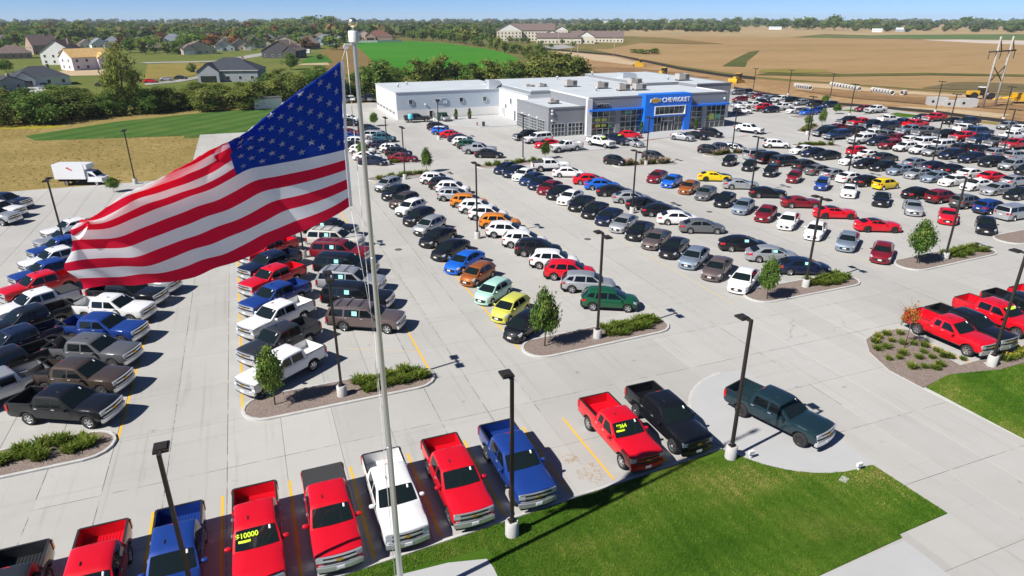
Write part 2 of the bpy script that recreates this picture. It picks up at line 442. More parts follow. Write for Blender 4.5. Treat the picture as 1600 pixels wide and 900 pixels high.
TREES = [["bush", -48.6, 176.9, 7.1, 10.5],
["bush", -41.9, 176.3, 7.8, 11.4],
["bush", -51.0, 203.7, 6.6, 9.7],
["bush", -37.6, 181.1, 8.1, 11.1],
["bush", -34.5, 185.7, 6.6, 9.2],
["bush", -30.4, 185.2, 6.3, 8.4],
["bush", -58.6, 212.2, 6.5, 8.3],
["bush", -47.0, 216.6, 6.1, 10.5],
["tall", -26.8, 186.3, 16.4, 9.0],
["bush", -29.9, 195.3, 8.1, 8.4],
["bush", -22.2, 185.7, 7.0, 8.1],
["bush", -26.6, 203.9, 6.6, 6.8],
["bush", -18.3, 190.7, 7.2, 9.4],
["bush", -13.9, 191.7, 6.0, 8.2],
["bush", -8.9, 185.7, 6.6, 8.4],
["bush", -5.4, 191.2, 7.4, 10.0],
["bush", -0.2, 186.3, 7.0, 9.9],
["bush", -11.9, 217.8, 5.8, 9.4],
["bush", 3.5, 195.1, 7.7, 9.7],
["bush", 8.4, 194.7, 8.5, 10.1],
["bush", 13.6, 200.7, 9.1, 10.1],
["bush", 8.4, 235.9, 6.4, 9.4],
["bush", 18.8, 200.4, 9.1, 9.9],
["bush", 20.9, 240.3, 6.7, 10.4],
["bush", 23.9, 198.3, 8.8, 9.1],
["bush", 29.5, 282.4, 5.4, 8.7],
["bush", 14.3, 272.6, 5.6, 9.7],
["round", 22.2, 331.6, 7.8, 8.2],
["bush", 30.8, 202.7, 8.4, 8.7],
["round", 37.1, 200.2, 10.5, 9.8],
["bush", 43.2, 258.1, 6.4, 8.1],
["bush", 49.8, 238.9, 7.4, 9.0],
["round", 52.7, 273.2, 6.8, 8.7],
["round", 58.1, 235.6, 9.1, 10.8],
["round", 66.8, 237.5, 10.2, 9.2],
["bush", 64.3, 244.0, 6.7, 10.3],
["round", 73.0, 240.5, 7.6, 8.4],
["round", 76.5, 233.7, 7.4, 9.2],
["bush", 81.8, 237.1, 5.8, 9.4],
["round", 82.9, 231.1, 8.7, 10.6],
["round", 90.3, 228.2, 8.4, 10.1],
["round", 100.5, 229.7, 9.8, 12.7],
["round", 107.9, 226.7, 11.1, 14.1],
["round", 117.6, 228.7, 9.1, 10.5],
["bush", 116.3, 254.8, 7.0, 10.4],
["round", 132.8, 270.9, 7.9, 9.5],
["bush", -7.2, 221.5, 4.8, 8.4],
["bush", -0.7, 222.8, 4.9, 7.8],
["bush", -22.9, 224.0, 4.0, 7.5],
["bush", -41.8, 217.7, 5.2, 8.1],
["round", 183.0, 760.2, 10.7, 14.2],
["round", 187.0, 733.6, 12.5, 15.1],
["round", 203.4, 752.1, 13.3, 15.6],
["round", 200.2, 704.8, 13.7, 14.7],
["round", 196.7, 662.9, 14.1, 15.1],
["round", 198.8, 642.2, 14.1, 14.7],
["round", 195.1, 606.9, 13.3, 14.0],
["round", 192.3, 574.7, 12.6, 13.3],
["round", 193.3, 558.8, 10.0, 11.9],
["round", 186.5, 519.2, 8.6, 9.1],
["round", 179.7, 484.8, 10.0, 9.5],
["round", 170.7, 445.4, 8.3, 7.9],
["round", 173.4, 434.6, 6.4, 8.6],
["round", 187.7, 459.3, 5.2, 6.4],
["round", 151.1, 356.3, 8.7, 8.6],
["round", 157.7, 353.6, 7.3, 7.9],
["round", 269.2, 915.4, 16.7, 22.5],
["round", 276.4, 875.2, 15.4, 21.7],
["round", 283.2, 837.9, 15.4, 21.0],
["round", 294.4, 1087.2, 14.5, 24.5],
["round", 269.8, 1096.9, 12.7, 22.4],
["round", 275.4, 1212.0, 14.0, 24.6],
["round", 279.9, 1352.6, 14.4, 27.2],
["round", -180.9, 738.7, 11.6, 13.6],
["round", -163.5, 700.1, 10.0, 11.9],
["round", -94.8, 361.0, 5.8, 6.7],
["autumn", -202.0, 912.6, 9.3, 15.6],
["autumn", -214.8, 1035.0, 12.3, 17.7],
["round", -167.0, 850.2, 11.2, 12.0],
["round", -152.2, 801.1, 11.8, 11.4],
["autumn", -172.9, 956.0, 8.6, 15.1],
["autumn", -171.3, 1017.8, 10.8, 17.7],
["round", -157.8, 1012.5, 12.3, 19.4],
["round", -128.3, 883.4, 13.3, 18.4],
["round", -67.4, 539.6, 10.8, 12.3],
["round", -58.3, 517.0, 9.6, 10.2],
["round", -52.3, 533.7, 9.2, 9.7],
["round", -67.8, 693.9, 9.5, 12.5],
["round", -42.6, 510.7, 8.0, 10.2],
["round", -36.3, 508.2, 8.8, 10.2],
["round", -36.0, 681.3, 11.6, 15.9],
["round", -27.3, 617.3, 12.4, 19.7],
["autumn", -19.1, 748.4, 8.2, 15.1],
["autumn", -3.3, 888.8, 10.0, 16.6],
["autumn", 10.2, 946.0, 10.8, 17.7],
["round", 20.4, 824.5, 8.0, 14.2],
["autumn", 29.6, 729.1, 8.2, 11.4],
["round", 28.5, 624.1, 6.0, 8.7],
["round", 49.5, 721.2, 8.2, 11.4],
["round", 92.1, 1603.5, 22.5, 44.4],
["round", 61.2, 1296.8, 16.0, 29.1],
["round", 93.5, 850.5, 10.0, 15.1],
["autumn", 115.2, 904.4, 9.2, 14.5],
["round", 130.2, 898.5, 10.8, 16.1],
["round", 173.1, 1135.2, 12.7, 18.4],
["round", 124.4, 783.4, 8.0, 11.3],
["round", 209.1, 1121.0, 12.7, 22.4],
["round", 176.7, 880.1, 10.0, 12.9],
["round", 169.4, 1396.3, 26.7, 42.1],
["round", 159.1, 1576.9, 27.5, 47.1],
["round", 123.0, 1591.2, 25.0, 47.1],
["autumn", 112.8, 696.1, 7.1, 8.8],
["autumn", 58.4, 864.4, 8.6, 12.1],
["round", -110.1, 679.0, 7.0, 9.8],
["round", -106.5, 783.0, 9.4, 13.9],
["round", -54.0, 854.0, 9.3, 14.2],
["round", -27.3, 960.8, 10.8, 17.7],
["round", -17.0, 1028.7, 10.0, 17.3],
["round", -279.0, 1132.4, 11.7, 20.8],
["round", -120.3, 935.1, 10.0, 18.1],
["round", -100.0, 872.2, 9.3, 17.0],
["autumn", -73.7, 861.8, 8.0, 14.2],
["round", -72.3, 978.6, 9.2, 19.4],
["round", -45.2, 1039.8, 10.0, 20.8],
["round", 34.2, 1091.9, 10.9, 22.5],
["autumn", -102.3, 990.5, 10.0, 17.7],
["autumn", 90.2, 986.2, 10.0, 15.6],
["round", 121.3, 1057.4, 10.9, 18.7],
["round", -124.2, 684.5, 8.0, 9.8],
["round", -155.2, 595.0, 8.7, 11.9],
["round", -37.8, 296.2, 3.3, 4.4],
["bush", -19.4, 331.1, 4.7, 4.5],
["bush", 44.1, 412.2, 3.4, 5.2],
["round", -155.6, 904.2, 9.7, 13.3],
["round", 76.7, 916.6, 13.3, 17.3],
["round", 93.8, 987.0, 14.2, 15.8],
["round", 49.8, 1055.7, 12.8, 20.7],
["round", 73.1, 599.1, 10.5, 13.1],
["round", 116.4, 889.9, 11.7, 19.1],
["round", 44.2, 791.4, 11.5, 15.4],
["round", -229.3, 1328.8, 19.3, 23.8],
["round", -204.9, 1024.9, 11.8, 20.4],
["autumn", -39.4, 1137.1, 15.7, 19.9],
["autumn", -280.9, 1381.5, 16.3, 18.6],
["round", 15.8, 588.1, 10.7, 11.9],
["round", -272.5, 1178.5, 12.8, 18.0],
["round", 13.3, 858.5, 13.7, 16.0],
["round", -95.0, 1154.0, 16.3, 20.6],
["round", -93.1, 981.0, 11.3, 16.6],
["autumn", -79.9, 591.3, 8.9, 13.0],
["round", -206.2, 862.9, 10.1, 15.5],
["round", -32.9, 1187.9, 15.2, 22.2],
["round", -130.9, 935.5, 11.0, 19.1],
["round", -234.2, 1057.3, 12.0, 20.5],
["autumn", -247.4, 1456.2, 15.8, 22.5],
["autumn", 93.1, 1130.6, 16.0, 18.9],
["round", -47.6, 1307.4, 14.0, 25.9],
["round", 112.0, 1317.4, 16.9, 20.5],
["round", -146.9, 974.3, 11.7, 18.1],
["round", -267.3, 1083.8, 14.8, 22.1],
["autumn", -88.3, 941.8, 12.5, 19.2],
["round", 37.2, 886.9, 13.6, 20.6],
["round", -307.2, 1431.3, 18.5, 24.1],
["round", -284.2, 1116.7, 11.0, 19.2],
["round", -245.1, 1018.8, 14.0, 17.5],
["round", 70.2, 1199.2, 16.5, 25.9],
["autumn", 80.7, 1161.4, 13.6, 19.6],
["round", -65.2, 1203.5, 16.2, 17.5],
["round", -303.2, 1259.2, 15.1, 18.0],
["round", -214.2, 914.1, 10.2, 15.2],
["round", -155.7, 718.6, 9.9, 11.3],
["round", -88.8, 1078.7, 12.9, 18.5],
["round", -57.1, 831.9, 10.4, 16.2],
["round", 14.1, 800.9, 9.5, 14.9],
["round", 152.3, 1033.2, 12.2, 22.7],
["round", 3.3, 931.2, 13.0, 15.0],
["autumn", -30.0, 1044.3, 11.6, 16.2],
["autumn", 137.6, 1311.2, 14.7, 24.0],
["autumn", 24.8, 1267.8, 17.5, 23.0],
["round", 40.1, 1417.6, 20.0, 22.0],
["round", -176.9, 757.7, 11.1, 13.6],
["round", -109.0, 899.4, 11.0, 14.9],
["round", 68.0, 539.1, 9.4, 13.3],
["round", -68.3, 1165.6, 15.0, 20.7],
["round", 17.6, 899.6, 13.7, 15.0],
["round", -38.4, 619.8, 10.5, 13.5],
["autumn", -19.5, 599.1, 9.0, 12.2],
["round", -258.6, 1323.2, 15.9, 23.8],
["round", -213.7, 1165.9, 15.5, 22.9],
["round", -65.5, 594.1, 10.2, 13.2],
["round", 52.4, 941.1, 11.1, 16.5],
["round", -126.2, 652.0, 7.9, 11.3],
["round", -263.1, 1163.5, 13.1, 18.6],
["round", -38.1, 1209.3, 14.4, 18.0],
["round", -4.2, 999.0, 11.6, 17.1],
["autumn", 1.7, 591.5, 10.7, 12.2],
["autumn", 46.7, 878.4, 14.3, 16.2],
["autumn", -27.5, 689.1, 9.3, 15.4],
["round", 41.0, 1029.6, 15.8, 20.7],
["round", -242.4, 1130.6, 14.9, 18.7],
["round", -210.4, 1442.0, 14.7, 21.0],
["round", -47.6, 1102.8, 13.3, 23.0],
["round", -253.3, 1036.2, 14.8, 17.5],
["round", 102.2, 1430.9, 17.9, 27.6],
["round", -36.8, 937.6, 13.6, 16.9],
["round", 102.2, 665.2, 10.3, 12.6],
["autumn", -177.7, 913.1, 12.8, 19.1],
["round", 95.2, 695.7, 12.6, 16.0],
["round", -148.1, 1002.7, 10.1, 19.9],
["round", 1.9, 748.0, 11.5, 13.4],
["round", 64.1, 891.1, 14.8, 20.3],
["autumn", -223.2, 1062.3, 13.5, 18.5],
["round", -59.8, 887.5, 12.9, 14.4],
["round", 96.8, 1031.5, 12.8, 22.3],
["round", 115.7, 897.6, 11.3, 14.7],
["round", -258.2, 1117.2, 11.0, 21.7],
["round", -229.8, 1263.1, 14.1, 18.6],
["round", 91.3, 808.5, 11.5, 15.9],
["round", 129.1, 875.2, 12.7, 15.6],
["round", -267.8, 1479.2, 15.0, 25.3],
["round", -58.3, 631.2, 8.8, 14.1],
["round", -316.0, 1316.0, 17.6, 19.4],
["round", -157.0, 1417.6, 14.0, 19.7],
["round", 19.4, 620.5, 11.0, 13.3],
["round", -36.0, 880.0, 10.0, 16.4],
["autumn", -264.2, 1165.5, 13.5, 19.6],
["round", -179.3, 940.9, 12.1, 15.9],
["autumn", 0.2, 642.3, 8.9, 15.5],
["round", -207.4, 949.9, 12.6, 18.4],
["round", 45.5, 561.9, 8.9, 12.4],
["round", 12.1, 610.9, 7.8, 11.4],
["round", 41.4, 943.9, 13.5, 20.4],
["round", -300.2, 1259.1, 15.3, 19.5],
["round", -182.0, 1540.5, 17.4, 25.2],
["round", 100.2, 1298.6, 14.8, 28.4],
["round", -232.2, 1061.5, 14.5, 17.0],
["autumn", 99.0, 939.5, 14.7, 19.2],
["autumn", 51.0, 553.4, 9.0, 11.2],
["round", 52.7, 668.7, 10.8, 15.8],
["round", -128.1, 845.5, 11.7, 15.6],
["round", 27.7, 848.2, 13.3, 18.0],
["round", -125.0, 1027.3, 14.6, 15.2],
["round", -172.5, 1001.1, 14.8, 19.4],
["round", 68.0, 676.7, 8.9, 15.2],
["round", -62.5, 585.8, 9.9, 11.3],
["round", 253.4, 732.3, 6.7, 8.5],
["round", 265.9, 678.8, 5.6, 6.7],
["round", 257.1, 639.0, 5.3, 6.3],
["round", 262.9, 636.7, 5.3, 5.7],
["round", 254.7, 601.2, 5.0, 5.4],
["round", 235.1, 527.5, 5.0, 6.4],
["round", 283.7, 589.7, 4.4, 4.8],
["round", 265.3, 530.3, 4.5, 5.4],
["round", 326.3, 611.6, 4.7, 5.7],
["round", 373.8, 684.6, 5.3, 6.4],
["round", 413.8, 723.6, 6.4, 6.0],
["round", 451.1, 771.4, 4.6, 4.8],
["round", 207.1, 473.9, 4.5, 5.7],
["round", 236.5, 512.9, 3.8, 5.2],
["round", 251.7, 394.2, 2.8, 9.3],
["round", 256.4, 392.4, 4.0, 8.5],
["round", 253.2, 412.8, 2.5, 7.0],
["round", 252.4, 403.3, 2.8, 7.8],
["round", 935.5, 1494.1, 20.0, 28.4],
["round", 960.4, 1484.2, 18.6, 25.2],
["round", 1054.3, 1583.9, 23.3, 27.0],
["round", 1004.3, 1466.8, 17.1, 25.2],
["round", 1026.3, 1458.1, 18.6, 28.4],
["round", 851.0, 1408.1, 20.0, 26.5],
["round", 777.9, 1331.9, 18.8, 27.7],
["round", 754.7, 1341.1, 17.5, 27.7],
["round", 656.3, 1203.6, 15.6, 22.3],
["round", 1214.0, 1679.2, 16.7, 25.5],
["round", 1147.0, 1547.2, 23.3, 27.0],
["round", 1235.1, 1512.4, 26.7, 30.4],
["round", 1260.2, 1502.4, 21.7, 23.7],
["round", 1283.8, 1493.1, 25.0, 27.0],
["round", 1235.7, 1375.2, 17.1, 25.2],
["round", 1175.9, 1279.5, 22.9, 32.4],
["round", 1133.6, 1191.1, 22.5, 27.7],
["round", 1156.8, 1181.9, 25.0, 38.8],
["round", 1186.5, 1170.2, 17.5, 27.7],
["round", 1142.3, 1094.4, 32.5, 34.0],
["round", 1229.0, 1153.3, 20.0, 25.0],
["round", 1257.4, 1142.1, 18.8, 25.0],
["round", 1354.2, 1208.9, 20.0, 23.6],
["round", 1212.9, 1066.5, 22.5, 26.2],
["round", 1259.1, 1048.2, 20.0, 26.2],
["round", 1246.8, 969.8, 13.3, 16.1],
["round", 1797.7, 1289.6, 26.7, 40.6],
["round", 1772.5, 1299.6, 15.0, 23.7],
["round", 1721.9, 1182.7, 21.4, 31.5],
["round", 1748.3, 1172.3, 21.4, 34.7],
["round", 1777.6, 1160.7, 20.0, 31.5],
["round", 1688.8, 1076.4, 22.9, 29.5],
["round", 1206.0, 843.5, 4.0, 8.9]]
LOT_TREES = [["lot", -0.82, 36.38, 3.85, 1.53], ["lot", 17.28, 37.39, 4.52, 1.72], ["lot", 37.76, 38.34, 3.75, 1.69], ["lot", 56.91, 39.93, 4.17, 2.18], ["sick", 40.6, 27.84, 3.65, 1.35], ["lot", 24.13, 95.83, 3.59, 1.64], ["lot", 25.36, 144.65, 2.97, 1.93], ["lot", 44.96, 98.61, 2.84, 1.38], ["lot", 16.92, 109.71, 2.74, 1.9], ["lot", -17.87, 99.3, 1.91, 1.71], ["lot", 145.93, 138.66, 2.5, 2.08], ["lot", 133.48, 122.82, 2.42, 1.71], ["lot", 115.04, 109.14, 3.65, 1.66], ["lot", 112.22, 110.26, 2.3, 1.66]]
HOUSES = [[-121.8, 485.0, 18.0, 3.2, 7.5, "hipridge", "brick", "brown", 14.1],
[-117.3, 540.3, 15.2, 5.6, 12.0, "gableside", "brick", "brown", 32.3],
[-84.2, 413.3, 16.4, 6.2, 11.9, "gablefront", "white", "dark", -16.5],
[-63.1, 365.4, 16.5, 5.6, 9.2, "frame", "white", "ply", 33.8],
[-64.7, 281.6, 17.0, 3.0, 6.4, "hip", "white", "slate", 18.9],
[-69.9, 264.7, 8.7, 2.8, 4.8, "gablefront", "slate", "slate", 44.8],
[-109.2, 636.3, 11.1, 2.9, 6.7, "gablefront", "cream", "brown", 19.7],
[-99.3, 632.4, 13.2, 3.3, 7.6, "gablefront", "white", "blue", 22.9],
[-91.8, 642.9, 13.5, 4.3, 8.6, "hip", "blue", "blue", 8.1],
[-169.2, 1270.8, 22.4, 4.5, 10.9, "hip", "brick", "brown", 7.6],
[-137.7, 1207.1, 29.3, 4.5, 10.0, "gableside", "cream", "brown", 6.5],
[-53.9, 565.9, 14.0, 2.6, 6.5, "hip", "brick", "brown", 5.4],
[-48.6, 654.6, 18.4, 4.0, 10.0, "hip", "blue", "blue", 4.2],
[-22.9, 502.9, 21.2, 3.6, 8.0, "gablefront", "tan", "brown", 10.6],
[-7.6, 547.5, 13.0, 3.5, 7.4, "gablefront", "white", "dark", 4.8],
[3.8, 554.4, 14.3, 3.6, 8.2, "gablefront", "tan", "dark", 3.6],
[15.6, 586.9, 14.2, 4.8, 9.5, "gablefront", "cream", "dark", 8.5],
[-3.7, 276.7, 21.1, 4.1, 8.2, "hip", "slate", "slate", -13.2],
[24.4, 434.5, 21.4, 4.3, 10.0, "gablefront", "charcoal", "brown", -23.2],
[27.8, 729.8, 18.9, 4.1, 8.2, "hip", "brick", "blue", -2.2],
[39.6, 651.4, 20.5, 3.7, 8.4, "gablefront", "tan", "brown", -3.5],
[53.0, 559.1, 15.9, 4.3, 9.5, "hip", "brick", "brown", 6.6],
[75.0, 637.4, 20.5, 4.2, 8.9, "hip", "blue", "blue", -6.7],
[72.9, 1033.2, 25.2, 3.3, 6.7, "hip", "brick", "brown", -4.0],
[85.2, 916.3, 25.8, 3.8, 8.5, "hip", "tan", "brown", -5.3],
[94.1, 703.6, 16.4, 3.5, 7.6, "gablefront", "white", "brown", -7.6],
[136.6, 805.1, 19.0, 4.7, 10.0, "gablefront", "tan", "brown", -9.6],
[148.1, 774.0, 29.7, 4.0, 10.0, "hip", "brick", "redbrown", -10.8],
[-210.8, 824.3, 11.4, 3.5, 7.1, "gableside", "blue", "brown", 14.3],
[-233.2, 979.8, 13.6, 3.6, 7.9, "gablefront", "tan", "brown", 13.4],
[-236.4, 1078.3, 15.0, 3.8, 7.7, "hip", "white", "brown", 12.4],
[-226.4, 1195.1, 16.9, 3.6, 8.2, "gablefront", "cream", "blue", 10.7],
[-174.2, 1090.9, 15.6, 4.2, 8.3, "hip", "tan", "brown", 9.1],
[-90.2, 923.2, 15.1, 3.6, 7.9, "gablefront", "white", "brown", 5.6],
[-52.4, 908.2, 15.1, 3.6, 7.9, "gablefront", "tan", "blue", 3.3],
[-23.8, 771.2, 14.3, 3.7, 8.1, "hip", "brick", "brown", 1.8],
[-6.4, 669.6, 13.6, 3.2, 6.8, "gablefront", "white", "blue", 0.6],
[14.3, 735.1, 13.9, 3.5, 7.1, "gablefront", "tan", "brown", -1.1],
[40.2, 871.6, 13.6, 3.6, 7.1, "hip", "cream", "brown", -2.6],
[57.7, 718.0, 15.1, 3.5, 7.6, "gablefront", "blue", "blue", -4.6],
[84.8, 774.0, 15.1, 3.1, 7.5, "hip", "tan", "brown", -6.3],
[136.2, 896.1, 14.5, 3.8, 8.5, "gablefront", "white", "brown", -8.6],
[-29.4, 1117.1, 15.0, 3.6, 7.3, "hip", "cream", "brown", 1.5],
[9.6, 1018.1, 13.9, 3.3, 7.5, "gablefront", "white", "blue", -0.5],
[-246.6, 1418.7, 15.7, 4.0, 8.0, "hip", "tan", "brown", 9.9],
[-335.5, 1521.4, 16.5, 4.4, 7.8, "hip", "white", "blue", 12.4],
[-76.7, 1290.0, 14.9, 4.0, 8.0, "gablefront", "white", "brown", 3.4],
[79.9, 1289.4, 15.7, 4.0, 7.0, "hip", "white", "brown", -3.5],
[21.4, 612.1, 11.7, 3.5, 7.0, "gablefront", "cream", "dark", -2.0],
[-85.4, 774.6, 12.6, 3.5, 7.1, "hip", "brick", "brown", 6.3]]
FIELDS = {
 'goldenrod_patch': [[-48.6, 170.1], [-50.0, 175.5], [-42.5, 173.5], [-35.6, 168.8], [-41.1, 167.1]],
 'green_field': [[108.1, 698.0], [58.7, 300.2], [63.4, 272.3], [79.8, 255.9], [130.1, 328.5], [151.2, 369.8], [171.5, 445.1], [180.1, 508.8], [186.5, 656.9], [169.1, 717.1]],
 'fallow_strip': [[55.3, 511.7], [30.5, 251.8], [35.2, 225.3], [59.7, 299.8], [104.6, 660.6], [85.6, 633.2]],
 'bean_field': [[270.4, 528.3], [232.0, 402.0], [203.3, 288.7], [193.0, 221.1], [201.2, 189.8], [210.1, 160.6], [225.0, 137.4], [240.1, 119.8], [434.4, 208.0], [943.1, 459.2], [850.7, 536.3], [712.6, 684.9], [511.0, 819.6], [383.7, 680.7]],
 'prairie_slope': [[235.4, 486.9], [267.7, 474.1], [360.9, 578.0], [391.4, 529.2], [423.8, 534.2], [496.4, 737.0], [490.8, 827.6], [391.4, 732.5]],
 'grass_waterway': [[220.4, 276.8], [228.0, 268.8], [260.7, 306.4], [319.3, 367.4], [361.3, 412.9], [333.0, 391.2], [261.2, 319.3]],
 'far_grass_strip': [[643.1, 688.8], [712.7, 590.9], [811.5, 511.3], [877.3, 485.3], [1211.8, 672.7], [1121.0, 708.7], [901.2, 748.7]],
 'gravel_road': [[706.2, 553.0], [666.6, 466.8], [659.5, 414.4], [687.2, 378.8], [803.3, 443.8], [782.6, 492.9], [757.3, 545.9]],
 'far_tan_field': [[869.9, 1202.2], [833.4, 692.0], [1162.6, 645.2], [2689.5, 1500.8], [3061.7, 1946.2], [1981.9, 2201.3]],
 'far_tan_field_b': [[470.7, 835.6], [647.6, 693.6], [886.1, 852.9], [907.8, 1232.5], [724.0, 1260.0]],
 'west_tan_field': [[227.6, 1712.7], [418.2, 1764.9], [583.6, 2461.0], [621.8, 3105.6], [437.3, 2985.2]],
 'dirt_ground': [[148.3, 321.2], [125.8, 247.7], [143.8, 207.0], [150.7, 181.8], [147.4, 162.2], [147.1, 135.2], [154.9, 116.9], [158.5, 94.9], [157.6, 76.4], [225.2, 112.0], [216.5, 131.9], [204.4, 156.1], [197.2, 185.9], [190.1, 197.1], [186.6, 213.6], [185.2, 231.1], [192.6, 273.2], [205.8, 321.8], [223.7, 387.6], [225.9, 478.3]],
 'pale_dirt_track': [[188.2, 195.0], [194.2, 183.0], [200.7, 153.2], [213.0, 129.7], [207.0, 125.9], [193.8, 147.7], [184.9, 166.0], [178.9, 185.2]],
 'upper_dirt_bank': [[216.7, 458.7], [215.9, 374.1], [196.6, 313.5], [183.7, 301.8], [185.6, 342.6], [200.5, 414.5]],
 'sand_bank': [[152.3, 131.6], [157.4, 122.5], [161.4, 111.8], [164.4, 104.5], [173.0, 107.2], [170.8, 118.6], [163.3, 127.3]],
 'house_lawn': [[-67.8, 213.0], [-67.8, 245.5], [-30.5, 205.5], [8.0, 236.1], [41.5, 315.2], [90.0, 557.4], [113.9, 787.5], [-46.7, 906.0], [-294.2, 949.1]],
 'meadow_gold': [[-34.4, 294.9], [-18.3, 308.2], [-8.4, 383.3], [-23.0, 406.3], [-43.4, 397.1]],
 'dirt_yard': [[-74.5, 352.9], [-66.8, 327.4], [-49.9, 324.2], [-54.2, 366.3], [-65.2, 389.9], [-72.2, 368.9]],
 'house_street': [[-49.0, 416.6], [-12.2, 417.6], [10.9, 489.6], [23.5, 524.3], [18.0, 496.1], [12.5, 454.6], [-7.1, 406.1], [-44.3, 405.9]],
 'house_drive': [[-32.5, 276.8], [-22.9, 288.8], [-14.1, 310.0], [-11.6, 328.0], [-8.5, 391.8], [-6.4, 399.8], [-8.8, 319.1], [-13.6, 296.1], [-21.2, 279.3], [-31.2, 269.6]],
 'white_drive': [[-64.7, 260.4], [-58.9, 249.8], [-59.6, 262.8], [-64.1, 278.9], [-68.6, 280.6]],
 'dirt_plot': [[27.9, 363.4], [42.7, 357.6], [44.1, 376.8], [32.1, 378.6]],
 'back_yard_green': [[30.1, 373.6], [47.0, 378.6], [52.9, 455.2], [43.8, 458.8]],
 'field_strip': [[198.6, 227.6], [221.8, 209.7], [263.7, 200.1], [293.7, 181.2], [322.4, 163.1], [335.4, 169.9], [304.0, 187.7], [274.8, 208.7], [232.2, 219.8], [212.2, 235.4]],
 'field_gold': [[210.9, 239.9], [221.1, 230.0], [237.9, 225.3], [247.3, 238.1], [237.1, 251.0], [223.1, 252.0]],
 'scrub_patch': [[212.1, 162.2], [220.8, 150.7], [227.0, 138.6], [235.7, 129.2], [257.6, 141.8], [258.7, 158.8], [250.5, 171.7], [242.7, 173.4]],
 'field_edge': [[685.7, 658.9], [721.7, 565.3], [742.7, 581.9], [710.1, 682.5]],
 'hill_brown': [[451.0, 708.9], [435.3, 568.5], [418.3, 527.3], [384.9, 549.6], [382.6, 589.4]],
 'dirt_dark': [[153.2, 298.5], [172.9, 281.0], [175.8, 253.8], [172.3, 222.6], [158.8, 224.7], [150.1, 248.6], [138.0, 268.8]],
 'dirt_dark_b': [[167.4, 172.9], [175.2, 157.1], [185.8, 141.3], [193.0, 117.0], [183.4, 110.8], [171.5, 130.1], [165.1, 147.7]],
 'apartment_parking': [[240.2, 540.3], [225.0, 478.7], [255.7, 505.2], [277.5, 574.2]],
}
SILT_FENCES = [[[152.1, 183.6], [148.7, 163.6], [148.7, 136.8], [153.5, 126.8], [157.8, 115.7], [157.6, 104.4], [158.5, 94.9]], [[216.9, 481.9], [218.4, 426.5], [221.7, 384.1], [202.7, 316.9], [187.6, 266.1], [181.0, 225.8], [182.6, 208.9]]]
WHITE_FENCE = [[104.3, 689.4], [130.4, 689.2], [157.1, 699.6]]
PIPE_ROWS = [[[172.9, 177.7], [172.8, 170.8]], [[189.3, 178.5], [184.4, 161.8]], [[186.4, 158.9], [184.2, 149.5]], [[187.2, 149.3], [187.2, 149.1]]]
VAULTS = [[173.9, 127.6], [175.1, 124.1], [177.4, 121.7]]
TRACTOR = [[199.6, 133.2]]
SCRAPER = [[198.9, 122.4]]
DOZERS = [[182.7, 291.8], [157.5, 233.4], [168.1, 201.5]]
HFRAME = [[179.4, 118.7], [184.4, 118.9]]
UTILITY_POLES = [[178.6, 358.9], [165.9, 325.6], [215.6, 374.2], [232.6, 575.0], [253.8, 534.9]]
APTS = [[271.8, 725.0], [310.8, 764.5], [279.9, 630.0], [288.4, 606.7], [382.3, 707.8]]
WATER_TOWERS = [[-1021.3, 7472.0], [3791.3, 5059.8], [2995.0, 5535.8], [5779.1, 4119.6]]
FAR_SHEDS = [[1871.5, 3364.5], [2000.2, 3313.6], [2161.0, 3249.9], [-540.8, 2215.5], [1091.1, 1207.9], [1114.5, 912.7], [1044.9, 907.3], [1660.0, 1087.8]]
# ------------------------------------------------------------------ materials
MATS = {}

def mat(name, col, rough=0.6, metal=0.0, spec=0.5, coat=0.0):
    if name in MATS:
        return MATS[name]
    m = bpy.data.materials.new(name)
    m.use_nodes = True
    b = m.node_tree.nodes['Principled BSDF']
    b.inputs['Base Color'].default_value = (*col, 1)
    b.inputs['Roughness'].default_value = rough
    b.inputs['Metallic'].default_value = metal
    b.inputs['Specular IOR Level'].default_value = spec
    b.inputs['Coat Weight'].default_value = coat
    b.inputs['Coat Roughness'].default_value = 0.04
    MATS[name] = m
    return m

